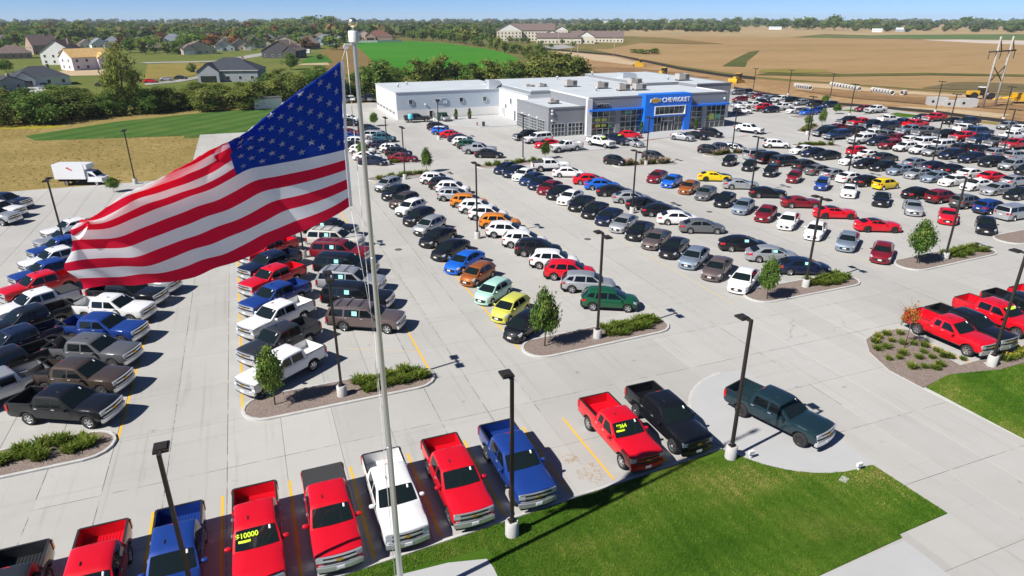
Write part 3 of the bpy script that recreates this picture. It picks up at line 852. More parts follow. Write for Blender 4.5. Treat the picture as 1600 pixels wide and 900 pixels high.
class NT:
    """small node-tree writer"""
    def __init__(s, m):
        s.t = m.node_tree
        s.b = s.t.nodes['Principled BSDF']
        s.out = s.t.nodes['Material Output']
    def n(s, kind, **kw):
        x = s.t.nodes.new('ShaderNode' + kind)
        for k, v in kw.items():
            if k.startswith('i_'):
                x.inputs[k[2:].replace('_', ' ')].default_value = v
            else:
                setattr(x, k, v)
        return x
    def l(s, a, b):
        s.t.links.new(a, b)
    def coords(s, scale=1.0, obj=False, rot=0.0):
        tc = s.n('TexCoord')
        mp = s.n('Mapping')
        mp.inputs['Scale'].default_value = (scale, scale, scale) if not isinstance(scale, tuple) else scale
        mp.inputs['Rotation'].default_value = (0, 0, rot)
        if obj:
            s.l(tc.outputs['Object'], mp.inputs[0])
        else:
            g = s.n('NewGeometry')
            s.l(g.outputs['Position'], mp.inputs[0])
        return mp.outputs[0]
    def noise(s, vec, scale, detail=4.0, rough=0.55):
        x = s.n('TexNoise')
        x.inputs['Scale'].default_value = scale
        x.inputs['Detail'].default_value = detail
        x.inputs['Roughness'].default_value = rough
        s.l(vec, x.inputs['Vector'])
        return x.outputs['Fac']
    def ramp(s, fac, stops):
        x = s.n('ValToRGB')
        e = x.color_ramp.elements
        while len(e) < len(stops):
            e.new(0.5)
        for i, (p, c) in enumerate(stops):
            e[i].position = p
            e[i].color = (*c, 1) if len(c) == 3 else c
        s.l(fac, x.inputs[0])
        return x.outputs[0]
    def mix(s, fac, a, b, mode='MIX'):
        x = s.n('Mix', data_type='RGBA', blend_type=mode)
        for sock, v in ((x.inputs[0], fac), (x.inputs[6], a), (x.inputs[7], b)):
            if hasattr(v, 'is_output'):
                s.l(v, sock)
            elif isinstance(v, (int, float)):
                sock.default_value = v
            else:
                sock.default_value = (*v, 1)
        return x.outputs[2]
    def math(s, op, a, b=None, c=None):
        x = s.n('Math', operation=op)
        for i, v in enumerate((a, b, c)):
            if v is None:
                continue
            if hasattr(v, 'is_output'):
                s.l(v, x.inputs[i])
            else:
                x.inputs[i].default_value = v
        return x.outputs[0]
    def bump(s, h, strength=0.3, dist=0.05):
        x = s.n('Bump')
        x.inputs['Strength'].default_value = strength
        x.inputs['Distance'].default_value = dist
        s.l(h, x.inputs['Height'])
        s.l(x.outputs[0], s.b.inputs['Normal'])

def noisy(name, stops, scale=0.5, detail=5.0, rough=0.9, scale2=None, amt=0.4, bump=0.0, bscale=None, stretch=None, spec=0.2):
    """procedural ground / masonry material: a colour ramp over noise, broken up by a finer noise"""
    m = mat(name, stops[0][1], rough, spec=spec)
    t = NT(m)
    v = t.coords(stretch if stretch else 1.0)
    f = t.noise(v, scale, detail)
    if scale2:
        f2 = t.noise(v, scale2, 3.0)
        f = t.math('ADD', t.math('MULTIPLY', f, 1 - amt), t.math('MULTIPLY', f2, amt))
    t.l(t.ramp(f, stops), t.b.inputs['Base Color'])
    if bump:
        t.bump(t.noise(v, bscale or scale * 6, 3.0), bump, 0.05)
    return m

# ------------------------------------------------------------------ mesh builder
class MB:
    def __init__(s):
        s.v, s.f, s.m, s.sm = [], [], [], []
    def face(s, idx, m, smooth=False):
        s.f.append(tuple(idx)); s.m.append(m); s.sm.append(smooth)
    def add(s, pts):
        i = len(s.v); s.v.extend([tuple(map(float, p)) for p in pts]); return i
    def poly(s, pts, m, smooth=False):
        i = s.add(pts); s.face(range(i, i + len(pts)), m, smooth)
    def grid(s, rows, m, smooth=True, flip=False):
        n = len(rows[0]); i = s.add([p for r in rows for p in r])
        for a in range(len(rows) - 1):
            for b in range(n - 1):
                q = (i + a * n + b, i + a * n + b + 1, i + (a + 1) * n + b + 1, i + (a + 1) * n + b)
                s.face(q[::-1] if flip else q, m, smooth)
    def box(s, x0, x1, y0, y1, z0, z1, m, fn=None, ny=1, bottom=True):
        ys = [y0 + (y1 - y0) * k / ny for k in range(ny + 1)]
        ring = [[(x0, y, z0), (x1, y, z0), (x1, y, z1), (x0, y, z1)] for y in ys]
        if fn:
            ring = [[fn(*p) for p in r] for r in ring]
        i = s.add([p for r in ring for p in r])
        for a in range(ny):
            for b in range(4):
                c = (b + 1) % 4
                s.face((i + a * 4 + b, i + a * 4 + c, i + a * 4 + 4 + c, i + a * 4 + 4 + b)[::-1], m)
        s.face((i, i + 1, i + 2, i + 3), m)
        j = i + ny * 4
        s.face((j + 3, j + 2, j + 1, j), m)
    def obox(s, c, sx, sy, sz, m, rz=0.0):
        """box centred in xy at c, standing on c.z"""
        ca, sa = math.cos(rz), math.sin(rz)
        def fn(x, y, z):
            return (c[0] + x * ca - y * sa, c[1] + x * sa + y * ca, c[2] + z)
        s.box(-sx / 2, sx / 2, -sy / 2, sy / 2, 0, sz, m, fn)
    def lathe(s, prof, m, n=12, axis='z', o=(0, 0, 0), smooth=True, cap0=True, cap1=True):
        rows = []
        for r, h in prof:
            row = []
            for k in range(n):
                a = 2 * math.pi * k / n
                u, w = r * math.cos(a), r * math.sin(a)
                row.append({'z': (u, w, h), 'y': (u, h, -w), 'x': (h, u, w)}[axis])
            rows.append([(p[0] + o[0], p[1] + o[1], p[2] + o[2]) for p in row])
        i = s.add([p for r in rows for p in r])
        for a in range(len(prof) - 1):
            for b in range(n):
                c = (b + 1) % n
                s.face((i + a * n + b, i + a * n + c, i + (a + 1) * n + c, i + (a + 1) * n + b), m, smooth)
        if cap0: s.face([i + k for k in range(n)][::-1], m)
        if cap1: s.face([i + (len(prof) - 1) * n + k for k in range(n)], m)
    def tube(s, p0, p1, r0, r1, m, n=6, cap=True):
        p0, p1 = Vector(p0), Vector(p1)
        d = (p1 - p0).normalized()
        a = d.orthogonal().normalized(); b = d.cross(a)
        i = s.add([p0 + (a * math.cos(2 * math.pi * k / n) + b * math.sin(2 * math.pi * k / n)) * r0 for k in range(n)] +
                  [p1 + (a * math.cos(2 * math.pi * k / n) + b * math.sin(2 * math.pi * k / n)) * r1 for k in range(n)])
        for k in range(n):
            c = (k + 1) % n
            s.face((i + k, i + c, i + n + c, i + n + k), m, True)
        if cap:
            s.face([i + k for k in range(n)][::-1], m); s.face([i + n + k for k in range(n)], m)
    def prism(s, pts, z0, z1, m, side=None, bottom=False):
        """closed outline (counter-clockwise) raised from z0 to z1"""
        n = len(pts)
        i = s.add([(p[0], p[1], z0) for p in pts] + [(p[0], p[1], z1) for p in pts])
        for k in range(n):
            c = (k + 1) % n
            s.face((i + k, i + c, i + n + c, i + n + k), side or m)
        s.face([i + n + k for k in range(n)], m)
        if bottom: s.face([i + k for k in range(n)][::-1], m)
    def join(s, o):
        i = len(s.v); s.v.extend(o.v)
        for f, m, sm in zip(o.f, o.m, o.sm):
            s.face([i + k for k in f], m, sm)
        return s
    def moved(s, M):
        o = MB(); o.v = [tuple(M @ Vector(p)) for p in s.v]; o.f, o.m, o.sm = list(s.f), list(s.m), list(s.sm); return o
    def mesh(s, name, angle=None):
        me = bpy.data.meshes.new(name)
        me.from_pydata(s.v, [], s.f)
        names = list(dict.fromkeys(s.m))
        for nm in names: me.materials.append(MATS[nm])
        ix = {nm: k for k, nm in enumerate(names)}
        me.polygons.foreach_set('material_index', [ix[x] for x in s.m])
        me.polygons.foreach_set('use_smooth', s.sm)
        me.update()
        if angle: me.set_sharp_from_angle(angle=math.radians(angle))
        return me

def link(name, data, parent=None, loc=None, rz=None, color=None):
    o = bpy.data.objects.new(name, data)
    COL.objects.link(o)
    if parent: o.parent = parent
    if loc is not None: o.location = loc
    if rz is not None: o.rotation_euler = (0, 0, rz)
    if color is not None: o.color = color
    return o

def tag(o, label=None, cat=None, group=None, kind=None):
    for k, v in (('label', label), ('category', cat), ('group', group), ('kind', kind)):
        if v: o[k] = v
    return o

def thing(name, label, cat, loc=(0, 0, 0), rz=0.0, group=None):
    o = link(name, None, None, loc, rz)
    o.empty_display_size = 0.3
    return tag(o, label, cat, group)

def copy_tree(src, parent=None):
    c = src.copy(); COL.objects.link(c)
    if parent: c.parent = parent
    for ch in src.children: copy_tree(ch, c)
    return c
# ------------------------------------------------------------------ vehicles
def paint_material():
    m = mat('car_paint', (0.5, 0.5, 0.5), 0.5, spec=0.25, coat=0.9)
    t = NT(m)
    oi = t.n('ObjectInfo')
    v = t.coords(1.0, obj=True)
    f = t.noise(v, 3.0, 3.0)
    t.l(t.mix(0.10, oi.outputs['Color'], t.mix(f, (0, 0, 0), oi.outputs['Color'])), t.b.inputs['Base Color'])
    t.l(oi.outputs['Alpha'], t.b.inputs['Metallic'])
paint_material()
mat('car_glass', (0.006, 0.009, 0.011), 0.04, spec=0.45)
mat('windshield_glass', (0.008, 0.014, 0.015), 0.04, spec=0.45)
mat('tyre_rubber', (0.018, 0.018, 0.019), 0.85)
mat('alloy', (0.62, 0.63, 0.65), 0.28, metal=0.9)
mat('black_alloy', (0.02, 0.02, 0.022), 0.35)
mat('black_plastic', (0.022, 0.022, 0.024), 0.55)
mat('bed_liner', (0.035, 0.035, 0.037), 0.8)
mat('chrome', (0.74, 0.76, 0.80), 0.33, metal=0.75)
mat('headlight_lens', (0.40, 0.43, 0.46), 0.12, spec=0.8, coat=0.6)
mat('taillight_lens', (0.42, 0.01, 0.012), 0.2, coat=0.6)
mat('plate_white', (0.75, 0.76, 0.78), 0.5)
mat('under_dark', (0.008, 0.008, 0.009), 0.9)
mat('sticker_teal', (0.35, 0.78, 0.72), 0.6)
mat('sticker_lime', (0.62, 0.85, 0.02), 0.6)
mat('sticker_green', (0.02, 0.3, 0.12), 0.6)
mat('emblem_gold', (0.7, 0.42, 0.06), 0.3, metal=0.8)
mat('roof_black', (0.012, 0.012, 0.014), 0.35, coat=1.0)
mat('roof_white', (0.78, 0.78, 0.78), 0.35, coat=1.0)

PAINT = {
 'red': (0.62, 0.002, 0.014, 0.0), 'maroon': (0.20, 0.008, 0.018, 0.15), 'blue': (0.012, 0.05, 0.26, 0.2), 'dark blue': (0.012, 0.035, 0.11, 0.2),
 'navy': (0.006, 0.013, 0.045, 0.1), 'bright blue': (0.01, 0.13, 0.62, 0.15), 'light blue': (0.30, 0.37, 0.46, 0.6), 'white': (0.80, 0.80, 0.79, 0.0), 'cream': (0.66, 0.63, 0.56, 0.2),
 'silver': (0.50, 0.52, 0.54, 0.65), 'grey': (0.16, 0.165, 0.175, 0.45), 'dark grey': (0.035, 0.038, 0.045, 0.3), 'black': (0.005, 0.006, 0.009, 0.0),
 'brown': (0.085, 0.062, 0.05, 0.4), 'taupe': (0.17, 0.13, 0.125, 0.5), 'orange': (0.68, 0.22, 0.012, 0.1), 'copper': (0.36, 0.105, 0.02, 0.3), 'mint green': (0.42, 0.68, 0.58, 0.1),
 'lime yellow': (0.62, 0.62, 0.10, 0.1), 'yellow': (0.78, 0.56, 0.005, 0.0), 'dark green': (0.006, 0.085, 0.035, 0.1), 'dark teal': (0.012, 0.035, 0.048, 0.3), 'teal': (0.02, 0.10, 0.14, 0.2),
}

def base_spec(**k):
    s = dict(sill=0.30, crown=0.03, bowf=0.22, bowr=0.12, tw=0.22, bed=None, body_bumper=True, truck=False, dark_sill=False)
    s.update(k); return s

SPEC = {}
SPEC['pickup'] = base_spec(xf=2.925, xr=-2.925, hw=1.0, axf=1.93, axr=-1.715, R=0.41, tw=0.28, sill=0.50, truck=True, bowf=0.13, bowr=0.03, crown=0.02,
    hwt=[(-2.925, .97), (-2.6, 1.0), (2.3, 1.0), (2.75, .985), (2.925, .95)],
    zs=[(-2.925, 1.38), (-1.30, 1.38), (-1.28, 1.22), (1.1, 1.22), (2.55, 1.19), (2.86, 1.14), (2.925, 1.03)],
    zt=[(-1.28, 1.22), (1.1, 1.27), (1.6, 1.29), (2.55, 1.25), (2.86, 1.18), (2.925, 1.05)],
    bed=(-2.84, -1.36, 0.82),
    gh=[(1.22, 1.24), (0.46, 1.79), (0.28, 1.85), (-0.3, 1.88), (-1.02, 1.87), (-1.16, 1.83), (-1.33, 1.22)], wb=0.965, wr=0.80, zb=1.22,
    win=[[(0.90, .08), (0.38, .84), (-0.08, .84), (-0.10, .08)], [(-0.20, .08), (-0.18, .84), (-1.00, .84), (-1.05, .08)]],
    doors=[(1.0, -0.15), (-0.17, -1.2)], mirror=(0.86, 1.16))
SPEC['pickup_double'] = dict(SPEC['pickup'], bed=(-2.84, -0.98, 0.82),
    zs=[(-2.925, 1.38), (-0.92, 1.38), (-0.90, 1.22), (1.1, 1.22), (2.55, 1.19), (2.86, 1.14), (2.925, 1.03)],
    zt=[(-0.90, 1.22), (1.1, 1.27), (1.6, 1.29), (2.55, 1.25), (2.86, 1.18), (2.925, 1.05)],
    gh=[(1.22, 1.24), (0.46, 1.79), (0.28, 1.85), (-0.2, 1.88), (-0.64, 1.87), (-0.78, 1.83), (-0.95, 1.22)],
    win=[[(0.90, .08), (0.38, .84), (-0.05, .84), (-0.08, .08)], [(-0.24, .12), (-0.20, .80), (-0.58, .80), (-0.66, .12)]],
    doors=[(1.0, -0.12), (-0.15, -0.86)])
SPEC['big_suv'] = base_spec(xf=2.85, xr=-2.85, hw=1.02, axf=1.87, axr=-1.43, R=0.39, tw=0.27, sill=0.40, truck=True, bowf=0.14, bowr=0.10, crown=0.02,
    hwt=[(-2.85, .93), (-2.6, 1.0), (-2.2, 1.02), (2.2, 1.02), (2.65, 1.0), (2.85, .95)],
    zs=[(-2.85, 1.08), (-2.7, 1.16), (1.2, 1.16), (2.5, 1.10), (2.76, 1.04), (2.85, .95)],
    zt=[(-2.85, 1.09), (-2.7, 1.17), (1.2, 1.23), (2.5, 1.15), (2.76, 1.08), (2.85, .96)],
    gh=[(1.30, 1.18), (0.52, 1.76), (0.34, 1.82), (-0.8, 1.88), (-2.2, 1.86), (-2.50, 1.80), (-2.78, 1.16)], wb=0.985, wr=0.82, zb=1.16,
    win=[[(0.98, .08), (0.44, .84), (-0.10, .84), (-0.12, .08)], [(-0.22, .08), (-0.20, .84), (-1.28, .84), (-1.32, .08)], [(-1.46, .08), (-1.42, .84), (-2.36, .82), (-2.52, .10)]],
    doors=[(1.1, -0.16), (-0.18, -1.36)], mirror=(0.98, 1.14), rearwin=True)
SPEC['crossover'] = base_spec(xf=2.325, xr=-2.325, hw=0.92, axf=1.40, axr=-1.325, R=0.355, tw=0.23, sill=0.32, bowf=0.30, bowr=0.24, dark_sill=True,
    hwt=[(-2.325, .78), (-2.1, .87), (-1.7, .92), (1.5, .92), (2.05, .88), (2.325, .74)],
    zs=[(-2.325, .98), (-2.15, 1.04), (-1.3, 1.04), (1.0, .98), (1.8, .90), (2.2, .78), (2.325, .66)],
    zt=[(-2.325, .98), (-2.15, 1.05), (1.0, 1.06), (1.8, .99), (2.15, .88), (2.325, .68)],
    gh=[(1.22, 1.03), (0.42, 1.50), (0.20, 1.57), (-0.5, 1.65), (-1.45, 1.60), (-1.75, 1.53), (-2.20, 1.05)], wb=0.865, wr=0.64, zb=1.03,
    win=[[(0.92, .08), (0.34, .80), (-0.14, .86), (-0.16, .08)], [(-0.26, .08), (-0.24, .86), (-1.02, .84), (-1.18, .10)], [(-1.32, .16), (-1.20, .80), (-1.58, .72), (-1.84, .34)]],
    doors=[(0.98, -0.20), (-0.22, -1.22)], mirror=(0.84, 1.02))
SPEC['small_suv'] = dict(SPEC['crossover'], xf=2.13, xr=-2.13, axf=1.27, axr=-1.285, R=0.34, hw=0.89,
    hwt=[(-2.13, .76), (-1.95, .84), (-1.6, .89), (1.4, .89), (1.9, .85), (2.13, .72)],
    zs=[(-2.13, .98), (-2.0, 1.05), (-1.3, 1.05), (0.95, 1.0), (1.7, .93), (2.0, .82), (2.13, .68)],
    zt=[(-2.13, .98), (-2.0, 1.06), (0.95, 1.08), (1.7, 1.02), (2.0, .91), (2.13, .70)],
    gh=[(1.14, 1.05), (0.40, 1.52), (0.20, 1.58), (-0.5, 1.66), (-1.45, 1.62), (-1.72, 1.55), (-2.04, 1.06)], wb=0.835, wr=0.62, zb=1.05,
    win=[[(0.88, .08), (0.32, .80), (-0.14, .86), (-0.16, .08)], [(-0.26, .08), (-0.24, .86), (-1.0, .84), (-1.14, .10)], [(-1.28, .18), (-1.2, .80), (-1.50, .74), (-1.70, .34)]],
    doors=[(0.92, -0.20), (-0.22, -1.16)], mirror=(0.78, 1.04))
SPEC['sedan'] = base_spec(xf=2.45, xr=-2.45, hw=0.92, axf=1.47, axr=-1.36, R=0.335, sill=0.22, bowf=0.34, bowr=0.26,
    hwt=[(-2.45, .74), (-2.2, .85), (-1.7, .915), (1.5, .92), (2.1, .88), (2.45, .70)],
    zs=[(-2.45, .84), (-2.3, .95), (-1.7, .96), (0.9, .90), (1.8, .80), (2.3, .66), (2.45, .56)],
    zt=[(-2.45, .86), (-2.35, .99), (-1.9, 1.02), (1.0, .98), (1.8, .90), (2.25, .76), (2.45, .58)],
    gh=[(1.30, .95), (0.40, 1.33), (0.15, 1.40), (-0.45, 1.455), (-0.95, 1.41), (-1.25, 1.34), (-1.98, .99)], wb=0.85, wr=0.60, zb=.94,
    win=[[(0.96, .10), (0.30, .78), (-0.16, .86), (-0.18, .10)], [(-0.28, .10), (-0.26, .86), (-0.95, .80), (-1.36, .22), (-1.22, .10)]],
    doors=[(1.0, -0.22), (-0.24, -1.22)], mirror=(0.86, .96), deck=True)
SPEC['hatch'] = base_spec(xf=1.95, xr=-1.95, hw=0.83, axf=1.22, axr=-1.22, R=0.305, tw=0.19, sill=0.22, bowf=0.32, bowr=0.20,
    hwt=[(-1.95, .70), (-1.7, .79), (-1.3, .83), (1.2, .83), (1.65, .78), (1.95, .62)],
    zs=[(-1.95, .92), (-1.8, .98), (-1.2, .98), (0.85, .92), (1.5, .84), (1.82, .70), (1.95, .58)],
    zt=[(-1.95, .92), (-1.8, .99), (0.9, 1.0), (1.5, .93), (1.8, .80), (1.95, .60)],
    gh=[(1.16, .97), (0.46, 1.38), (0.24, 1.45), (-0.3, 1.50), (-1.2, 1.46), (-1.50, 1.40), (-1.84, .99)], wb=0.78, wr=0.58, zb=.96,
    win=[[(0.86, .08), (0.38, .78), (-0.12, .86), (-0.14, .08)], [(-0.24, .08), (-0.22, .86), (-0.92, .84), (-1.12, .30), (-1.06, .08)]],
    doors=[(0.92, -0.18), (-0.20, -1.10)], mirror=(0.78, .98))
SPEC['coupe'] = base_spec(xf=2.39, xr=-2.39, hw=0.95, axf=1.45, axr=-1.36, R=0.36, tw=0.26, sill=0.20, bowf=0.30, bowr=0.22,
    hwt=[(-2.39, .80), (-2.1, .90), (-1.4, .95), (-0.2, .91), (1.5, .95), (2.1, .91), (2.39, .78)],
    zs=[(-2.39, .86), (-2.2, .97), (-1.3, .98), (0.5, .90), (1.5, .90), (2.2, .78), (2.39, .62)],
    zt=[(-2.39, .88), (-2.25, 1.01), (-1.8, 1.02), (0.5, .98), (1.6, .95), (2.2, .84), (2.39, .64)],
    gh=[(0.92, .95), (0.12, 1.25), (-0.10, 1.31), (-0.5, 1.345), (-0.95, 1.30), (-1.2, 1.25), (-1.92, 1.0)], wb=0.86, wr=0.58, zb=.94,
    win=[[(0.58, .10), (0.02, .78), (-0.36, .84), (-0.40, .10)], [(-0.46, .10), (-0.42, .84), (-0.82, .78), (-1.06, .34)]],
    doors=[(0.68, -0.55)], mirror=(0.48, .96), deck=True)
SPEC['minivan'] = base_spec(xf=2.55, xr=-2.55, hw=0.99, axf=1.58, axr=-1.46, R=0.335, sill=0.24, bowf=0.32, bowr=0.12,
    hwt=[(-2.55, .90), (-2.3, .97), (-1.8, .99), (1.7, .99), (2.2, .94), (2.55, .78)],
    zs=[(-2.55, 1.02), (-2.4, 1.07), (1.3, 1.0), (2.0, .88), (2.4, .74), (2.55, .62)],
    zt=[(-2.55, 1.02), (-2.4, 1.08), (1.5, 1.08), (2.0, .98), (2.4, .82), (2.55, .64)],
    gh=[(1.72, 1.05), (0.90, 1.58), (0.66, 1.65), (-0.6, 1.74), (-2.0, 1.70), (-2.28, 1.64), (-2.48, 1.06)], wb=0.93, wr=0.72, zb=1.04,
    win=[[(1.40, .08), (0.80, .80), (0.20, .84), (0.18, .08)], [(0.08, .08), (0.10, .84), (-1.08, .84), (-1.10, .08)], [(-1.22, .08), (-1.20, .84), (-2.18, .82), (-2.32, .10)]],
    doors=[(1.4, 0.12), (0.10, -1.16)], mirror=(1.30, 1.04))

def tab(t, x):
    return float(np.interp(x, [p[0] for p in t], [p[1] for p in t]))

class Car:
    def __init__(s, sp):
        s.sp = sp
    def arch(s, x):
        sp = s.sp; Ra = sp['R'] * 1.17
        zb = sp['sill']
        e = max(0.0, (abs(x) - (sp['xf'] - 0.3)) / 0.3)
        zb += 0.06 * e
        for a in (sp['axf'], sp['axr']):
            d = abs(x - a)
            if d < Ra: zb = max(zb, sp['R'] + math.sqrt(Ra * Ra - d * d))
        return zb
    def bow(s, x, y, z):
        sp = s.sp
        q = (y / sp['hw']) ** 2
        wf = max(0.0, min(1.0, (x - (sp['xf'] - 0.75)) / 0.75)); wr = max(0.0, min(1.0, ((sp['xr'] + 0.6) - x) / 0.6))
        return (x - sp['bowf'] * q * wf * wf + sp['bowr'] * q * wr * wr, y, z)
    def sect(s, x):
        sp = s.sp
        hw = tab(sp['hwt'], x); zb = s.arch(x); zs = max(tab(sp['zs'], x), zb + 0.03)
        zt = max(tab(sp['zt'], x), zs)
        h = zs - zb
        P = [(hw - .07, zb), (hw - .015, zb + .14 * h), (hw, zb + .5 * h), (hw - .008, zb + .86 * h), (hw - (.03 if sp['truck'] else .045), zs)]
        b = sp['bed']
        if b and x < b[1] + 0.08:
            if b[0] <= x <= b[1]:
                P += [(hw - .115, zs), (hw - .125, b[2]), (0, b[2])]
            else:
                P += [(hw - .115, zs), (hw - .125, zs - .003), (0, zs - .003)]
        else:
            P += [(hw * (.88 if sp['truck'] else .80), zs + .66 * (zt - zs)), (hw * .5, zt + (.022 if sp['truck'] else 0)), (0, zt + sp['crown'])]
        return P
    def stations(s):
        sp = s.sp
        xs = list(np.linspace(sp['xr'], sp['xf'], 25))
        Ra = sp['R'] * 1.17
        for a in (sp['axf'], sp['axr']):
            xs = [x for x in xs if abs(x - a) > Ra + .03]
            xs += [a + Ra * math.cos(t) for t in np.linspace(0, math.pi, 9)] + [a + Ra + .012, a - Ra - .012]
        if sp['bed']:
            b = sp['bed']; xs += [b[0] - .004, b[0], b[1], b[1] + .004, b[1] + .06, b[1] + .085]
        xs += [sp['xf'] - .03, sp['xf'] - .09, sp['xr'] + .03, sp['xr'] + .09]
        return sorted(set(round(x, 4) for x in xs))
    def S(s, x, j, side=1, off=0.0):
        P = s.sect(x); k = int(j); f = j - k
        if k >= 7: k, f = 6, 1.0
        y = P[k][0] * (1 - f) + P[k + 1][0] * f; z = P[k][1] * (1 - f) + P[k + 1][1] * f
        return s.bow(x, (y + off) * side, z)
    def body(s, mb):
        sp = s.sp; rows = []
        for x in s.stations():
            P = s.sect(x)
            pts = [s.bow(x, -p[0], p[1]) for p in P] + [s.bow(x, p[0], p[1]) for p in P[-2::-1]]
            rows.append(pts)
        n = len(rows[0])
        i = mb.add([p for r in rows for p in r])
        xs = s.stations()
        b = sp['bed']
        for a in range(len(rows) - 1):
            xm = (xs[a] + xs[a + 1]) / 2
            for c in range(n - 1):
                jj = min(c, n - 2 - c)
                m = 'car_paint'
                if jj == 0 and (sp['dark_sill'] or sp['truck']): m = 'black_plastic'
                if sp.get('blackhood') and jj >= 5 and xm > sp['gh'][0][0] - .1: m = 'roof_black'
                if b and jj >= 6 and b[0] < xm < b[1]: m = 'car_paint'
                mb.face((i + a * n + c, i + (a + 1) * n + c, i + (a + 1) * n + c + 1, i + a * n + c + 1), m, True)
        mb.face([i + k for k in range(n)], 'car_paint')
        j = i + (len(rows) - 1) * n
        mb.face([j + k for k in range(n)][::-1], 'car_paint')
        # dark floor pan and wheel wells
        hw = sp['hw'] - sp['tw'] - .06
        mb.box(sp['xr'] + .25, sp['xf'] - .30, -hw, hw, sp['sill'] - .08, sp['R'] * 2.1 if not b else b[2] - .02, 'under_dark')
        mb.box(sp['xr'] + .12, sp['xf'] - .2, -sp['hw'] + .10, sp['hw'] - .10, sp['sill'] + .005, sp['sill'] + .03, 'under_dark')
    # -------- greenhouse
    def prof(s):
        g = s.sp['gh']; out = []
        for k in range(len(g) - 1):
            for t in (0, .33, .67): out.append((g[k][0] + (g[k + 1][0] - g[k][0]) * t, g[k][1] + (g[k + 1][1] - g[k][1]) * t))
        out.append(g[-1])
        sm = [out[0]] + [((out[k - 1][0] + 2 * out[k][0] + out[k + 1][0]) / 4, (out[k - 1][1] + 2 * out[k][1] + out[k + 1][1]) / 4) for k in range(1, len(out) - 1)] + [out[-1]]
        return sm
    def gw(s, z):
        sp = s.sp; zr = max(p[1] for p in sp['gh'])
        t = max(0.0, min(1.0, (z - sp['zb']) / (zr - sp['zb'])))
        return sp['wb'] + (sp['wr'] - sp['wb']) * (t ** 1.25), t
    def arc(s, x, z, off=(0, 0), fr=(-1, -.97, -.86, -.5, 0, .5, .86, .97, 1)):
        w, t = s.gw(z)
        r = []
        for f in fr:
            dz = -.055 * t * max(0, (abs(f) - .8) / .2) ** 2 + .025 * t * (1 - f * f)
            dx = 0.10 * (1 - t) * (1 - f * f) * (1 if x > 0 else -1)
            r.append((x + off[0] + dx * (1 - t * .5), f * w, z + dz + off[1]))
        return r
    def greenhouse(s, mb, roof='car_paint'):
        pr = s.prof(); sp = s.sp
        rows = [s.arc(x, z) for x, z in pr]
        g = sp['gh']
        n = len(rows[0]); i = mb.add([p for r in rows for p in r])
        for a in range(len(rows) - 1):
            xm = (pr[a][0] + pr[a + 1][0]) / 2; zm = (pr[a][1] + pr[a + 1][1]) / 2
            m = roof if (roof != 'car_paint' and s.gw(zm)[1] > .8) else 'car_paint'
            for c in range(n - 1):
                mb.face((i + a * n + c, i + a * n + c + 1, i + (a + 1) * n + c + 1, i + (a + 1) * n + c), m, True)
        for sd in (0, n - 1):
            edge = [rows[a][sd] for a in range(len(rows))]
            low = [(p[0], (1 if p[1] > 0 else -1) * sp['wb'], min(sp['zb'] - .04, p[2])) for p in edge]
            mb.grid([edge, low], roof if False else 'car_paint', True, flip=(sd == 0))
    def glass_strip(s, front, t0=.10, t1=.93, mname='windshield_glass'):
        pr = s.prof(); mb = MB(); sp = s.sp
        half = [p for p in pr if (p[0] > (sp['gh'][1][0] + sp['gh'][-2][0]) / 2) == front]
        zr = max(p[1] for p in sp['gh']); ze = pr[0][1] if front else pr[-1][1]
        lim = (sp['gh'][1][1] if front else sp['gh'][-2][1])
        z0, z1 = ze + t0 * (lim - ze), ze + t1 * (lim - ze)
        zz = sorted(half, key=lambda p: p[1])
        xs = [p[0] for p in zz]; zs = [p[1] for p in zz]
        rows = []
        for k in range(5):
            z = z0 + (z1 - z0) * k / 4; x = float(np.interp(z, zs, xs))
            o = (.012 if front else -.012, .012)
            rows.append(s.arc(x, z, o, (-.9, -.6, -.3, 0, .3, .6, .9)))
        mb.grid(rows, mname, True, flip=not front)
        return mb
    def side_point(s, x, t, side, off):
        sp = s.sp; zr = max(p[1] for p in sp['gh']) - .05
        z = sp['zb'] + t * (zr - sp['zb'])
        # the visible side leans straight from belt to roof edge at that station
        pr = s.prof()
        xs = [p[0] for p in pr][::-1]; zs = [p[1] for p in pr][::-1]
        ze = float(np.interp(x, xs, zs)); we, te = s.gw(ze); zed = ze - .055 * te
        lo = sp['zb'] - .04
        f = max(0., min(1., (z - lo) / max(zed - lo, .01)))
        y = sp['wb'] + (we - sp['wb']) * f
        return (x, (y + off) * side, z)
    def side_window(s, pts, side, mname='car_glass', off=.010):
        mb = MB()
        P = [s.side_point(x, t, side, off) for x, t in pts]; Q = [s.side_point(x, t, side, -.01) for x, t in pts]
        n = len(P); i = mb.add(P + Q)
        fc = [i + k for k in range(n)]
        mb.face(fc if side < 0 else fc[::-1], mname)
        for k in range(n):
            c = (k + 1) % n
            q = (i + k, i + n + k, i + n + c, i + c)
            mb.face(q if side < 0 else q[::-1], 'black_plastic')
        return mb
    def door(s, x0, x1, side):
        mb = MB(); rows = []
        for x in np.linspace(x0, x1, 5):
            rows.append([s.S(x, j, side, .006) for j in (.9, 1.5, 2, 3, 3.9)])
        mb.grid(rows, 'car_paint', True, flip=(side > 0))
        # thin edges so that the shut line shows
        ring = rows[0] + [r[-1] for r in rows[1:]] + rows[-1][::-1][1:] + [r[0] for r in rows[-2:0:-1]]
        inn = [(p[0], p[1] - .016 * side, p[2]) for p in ring]
        n = len(ring); i = mb.add(ring + inn)
        for k in range(n):
            c = (k + 1) % n
            mb.face((i + k, i + c, i + n + c, i + n + k), 'black_plastic')
        return mb

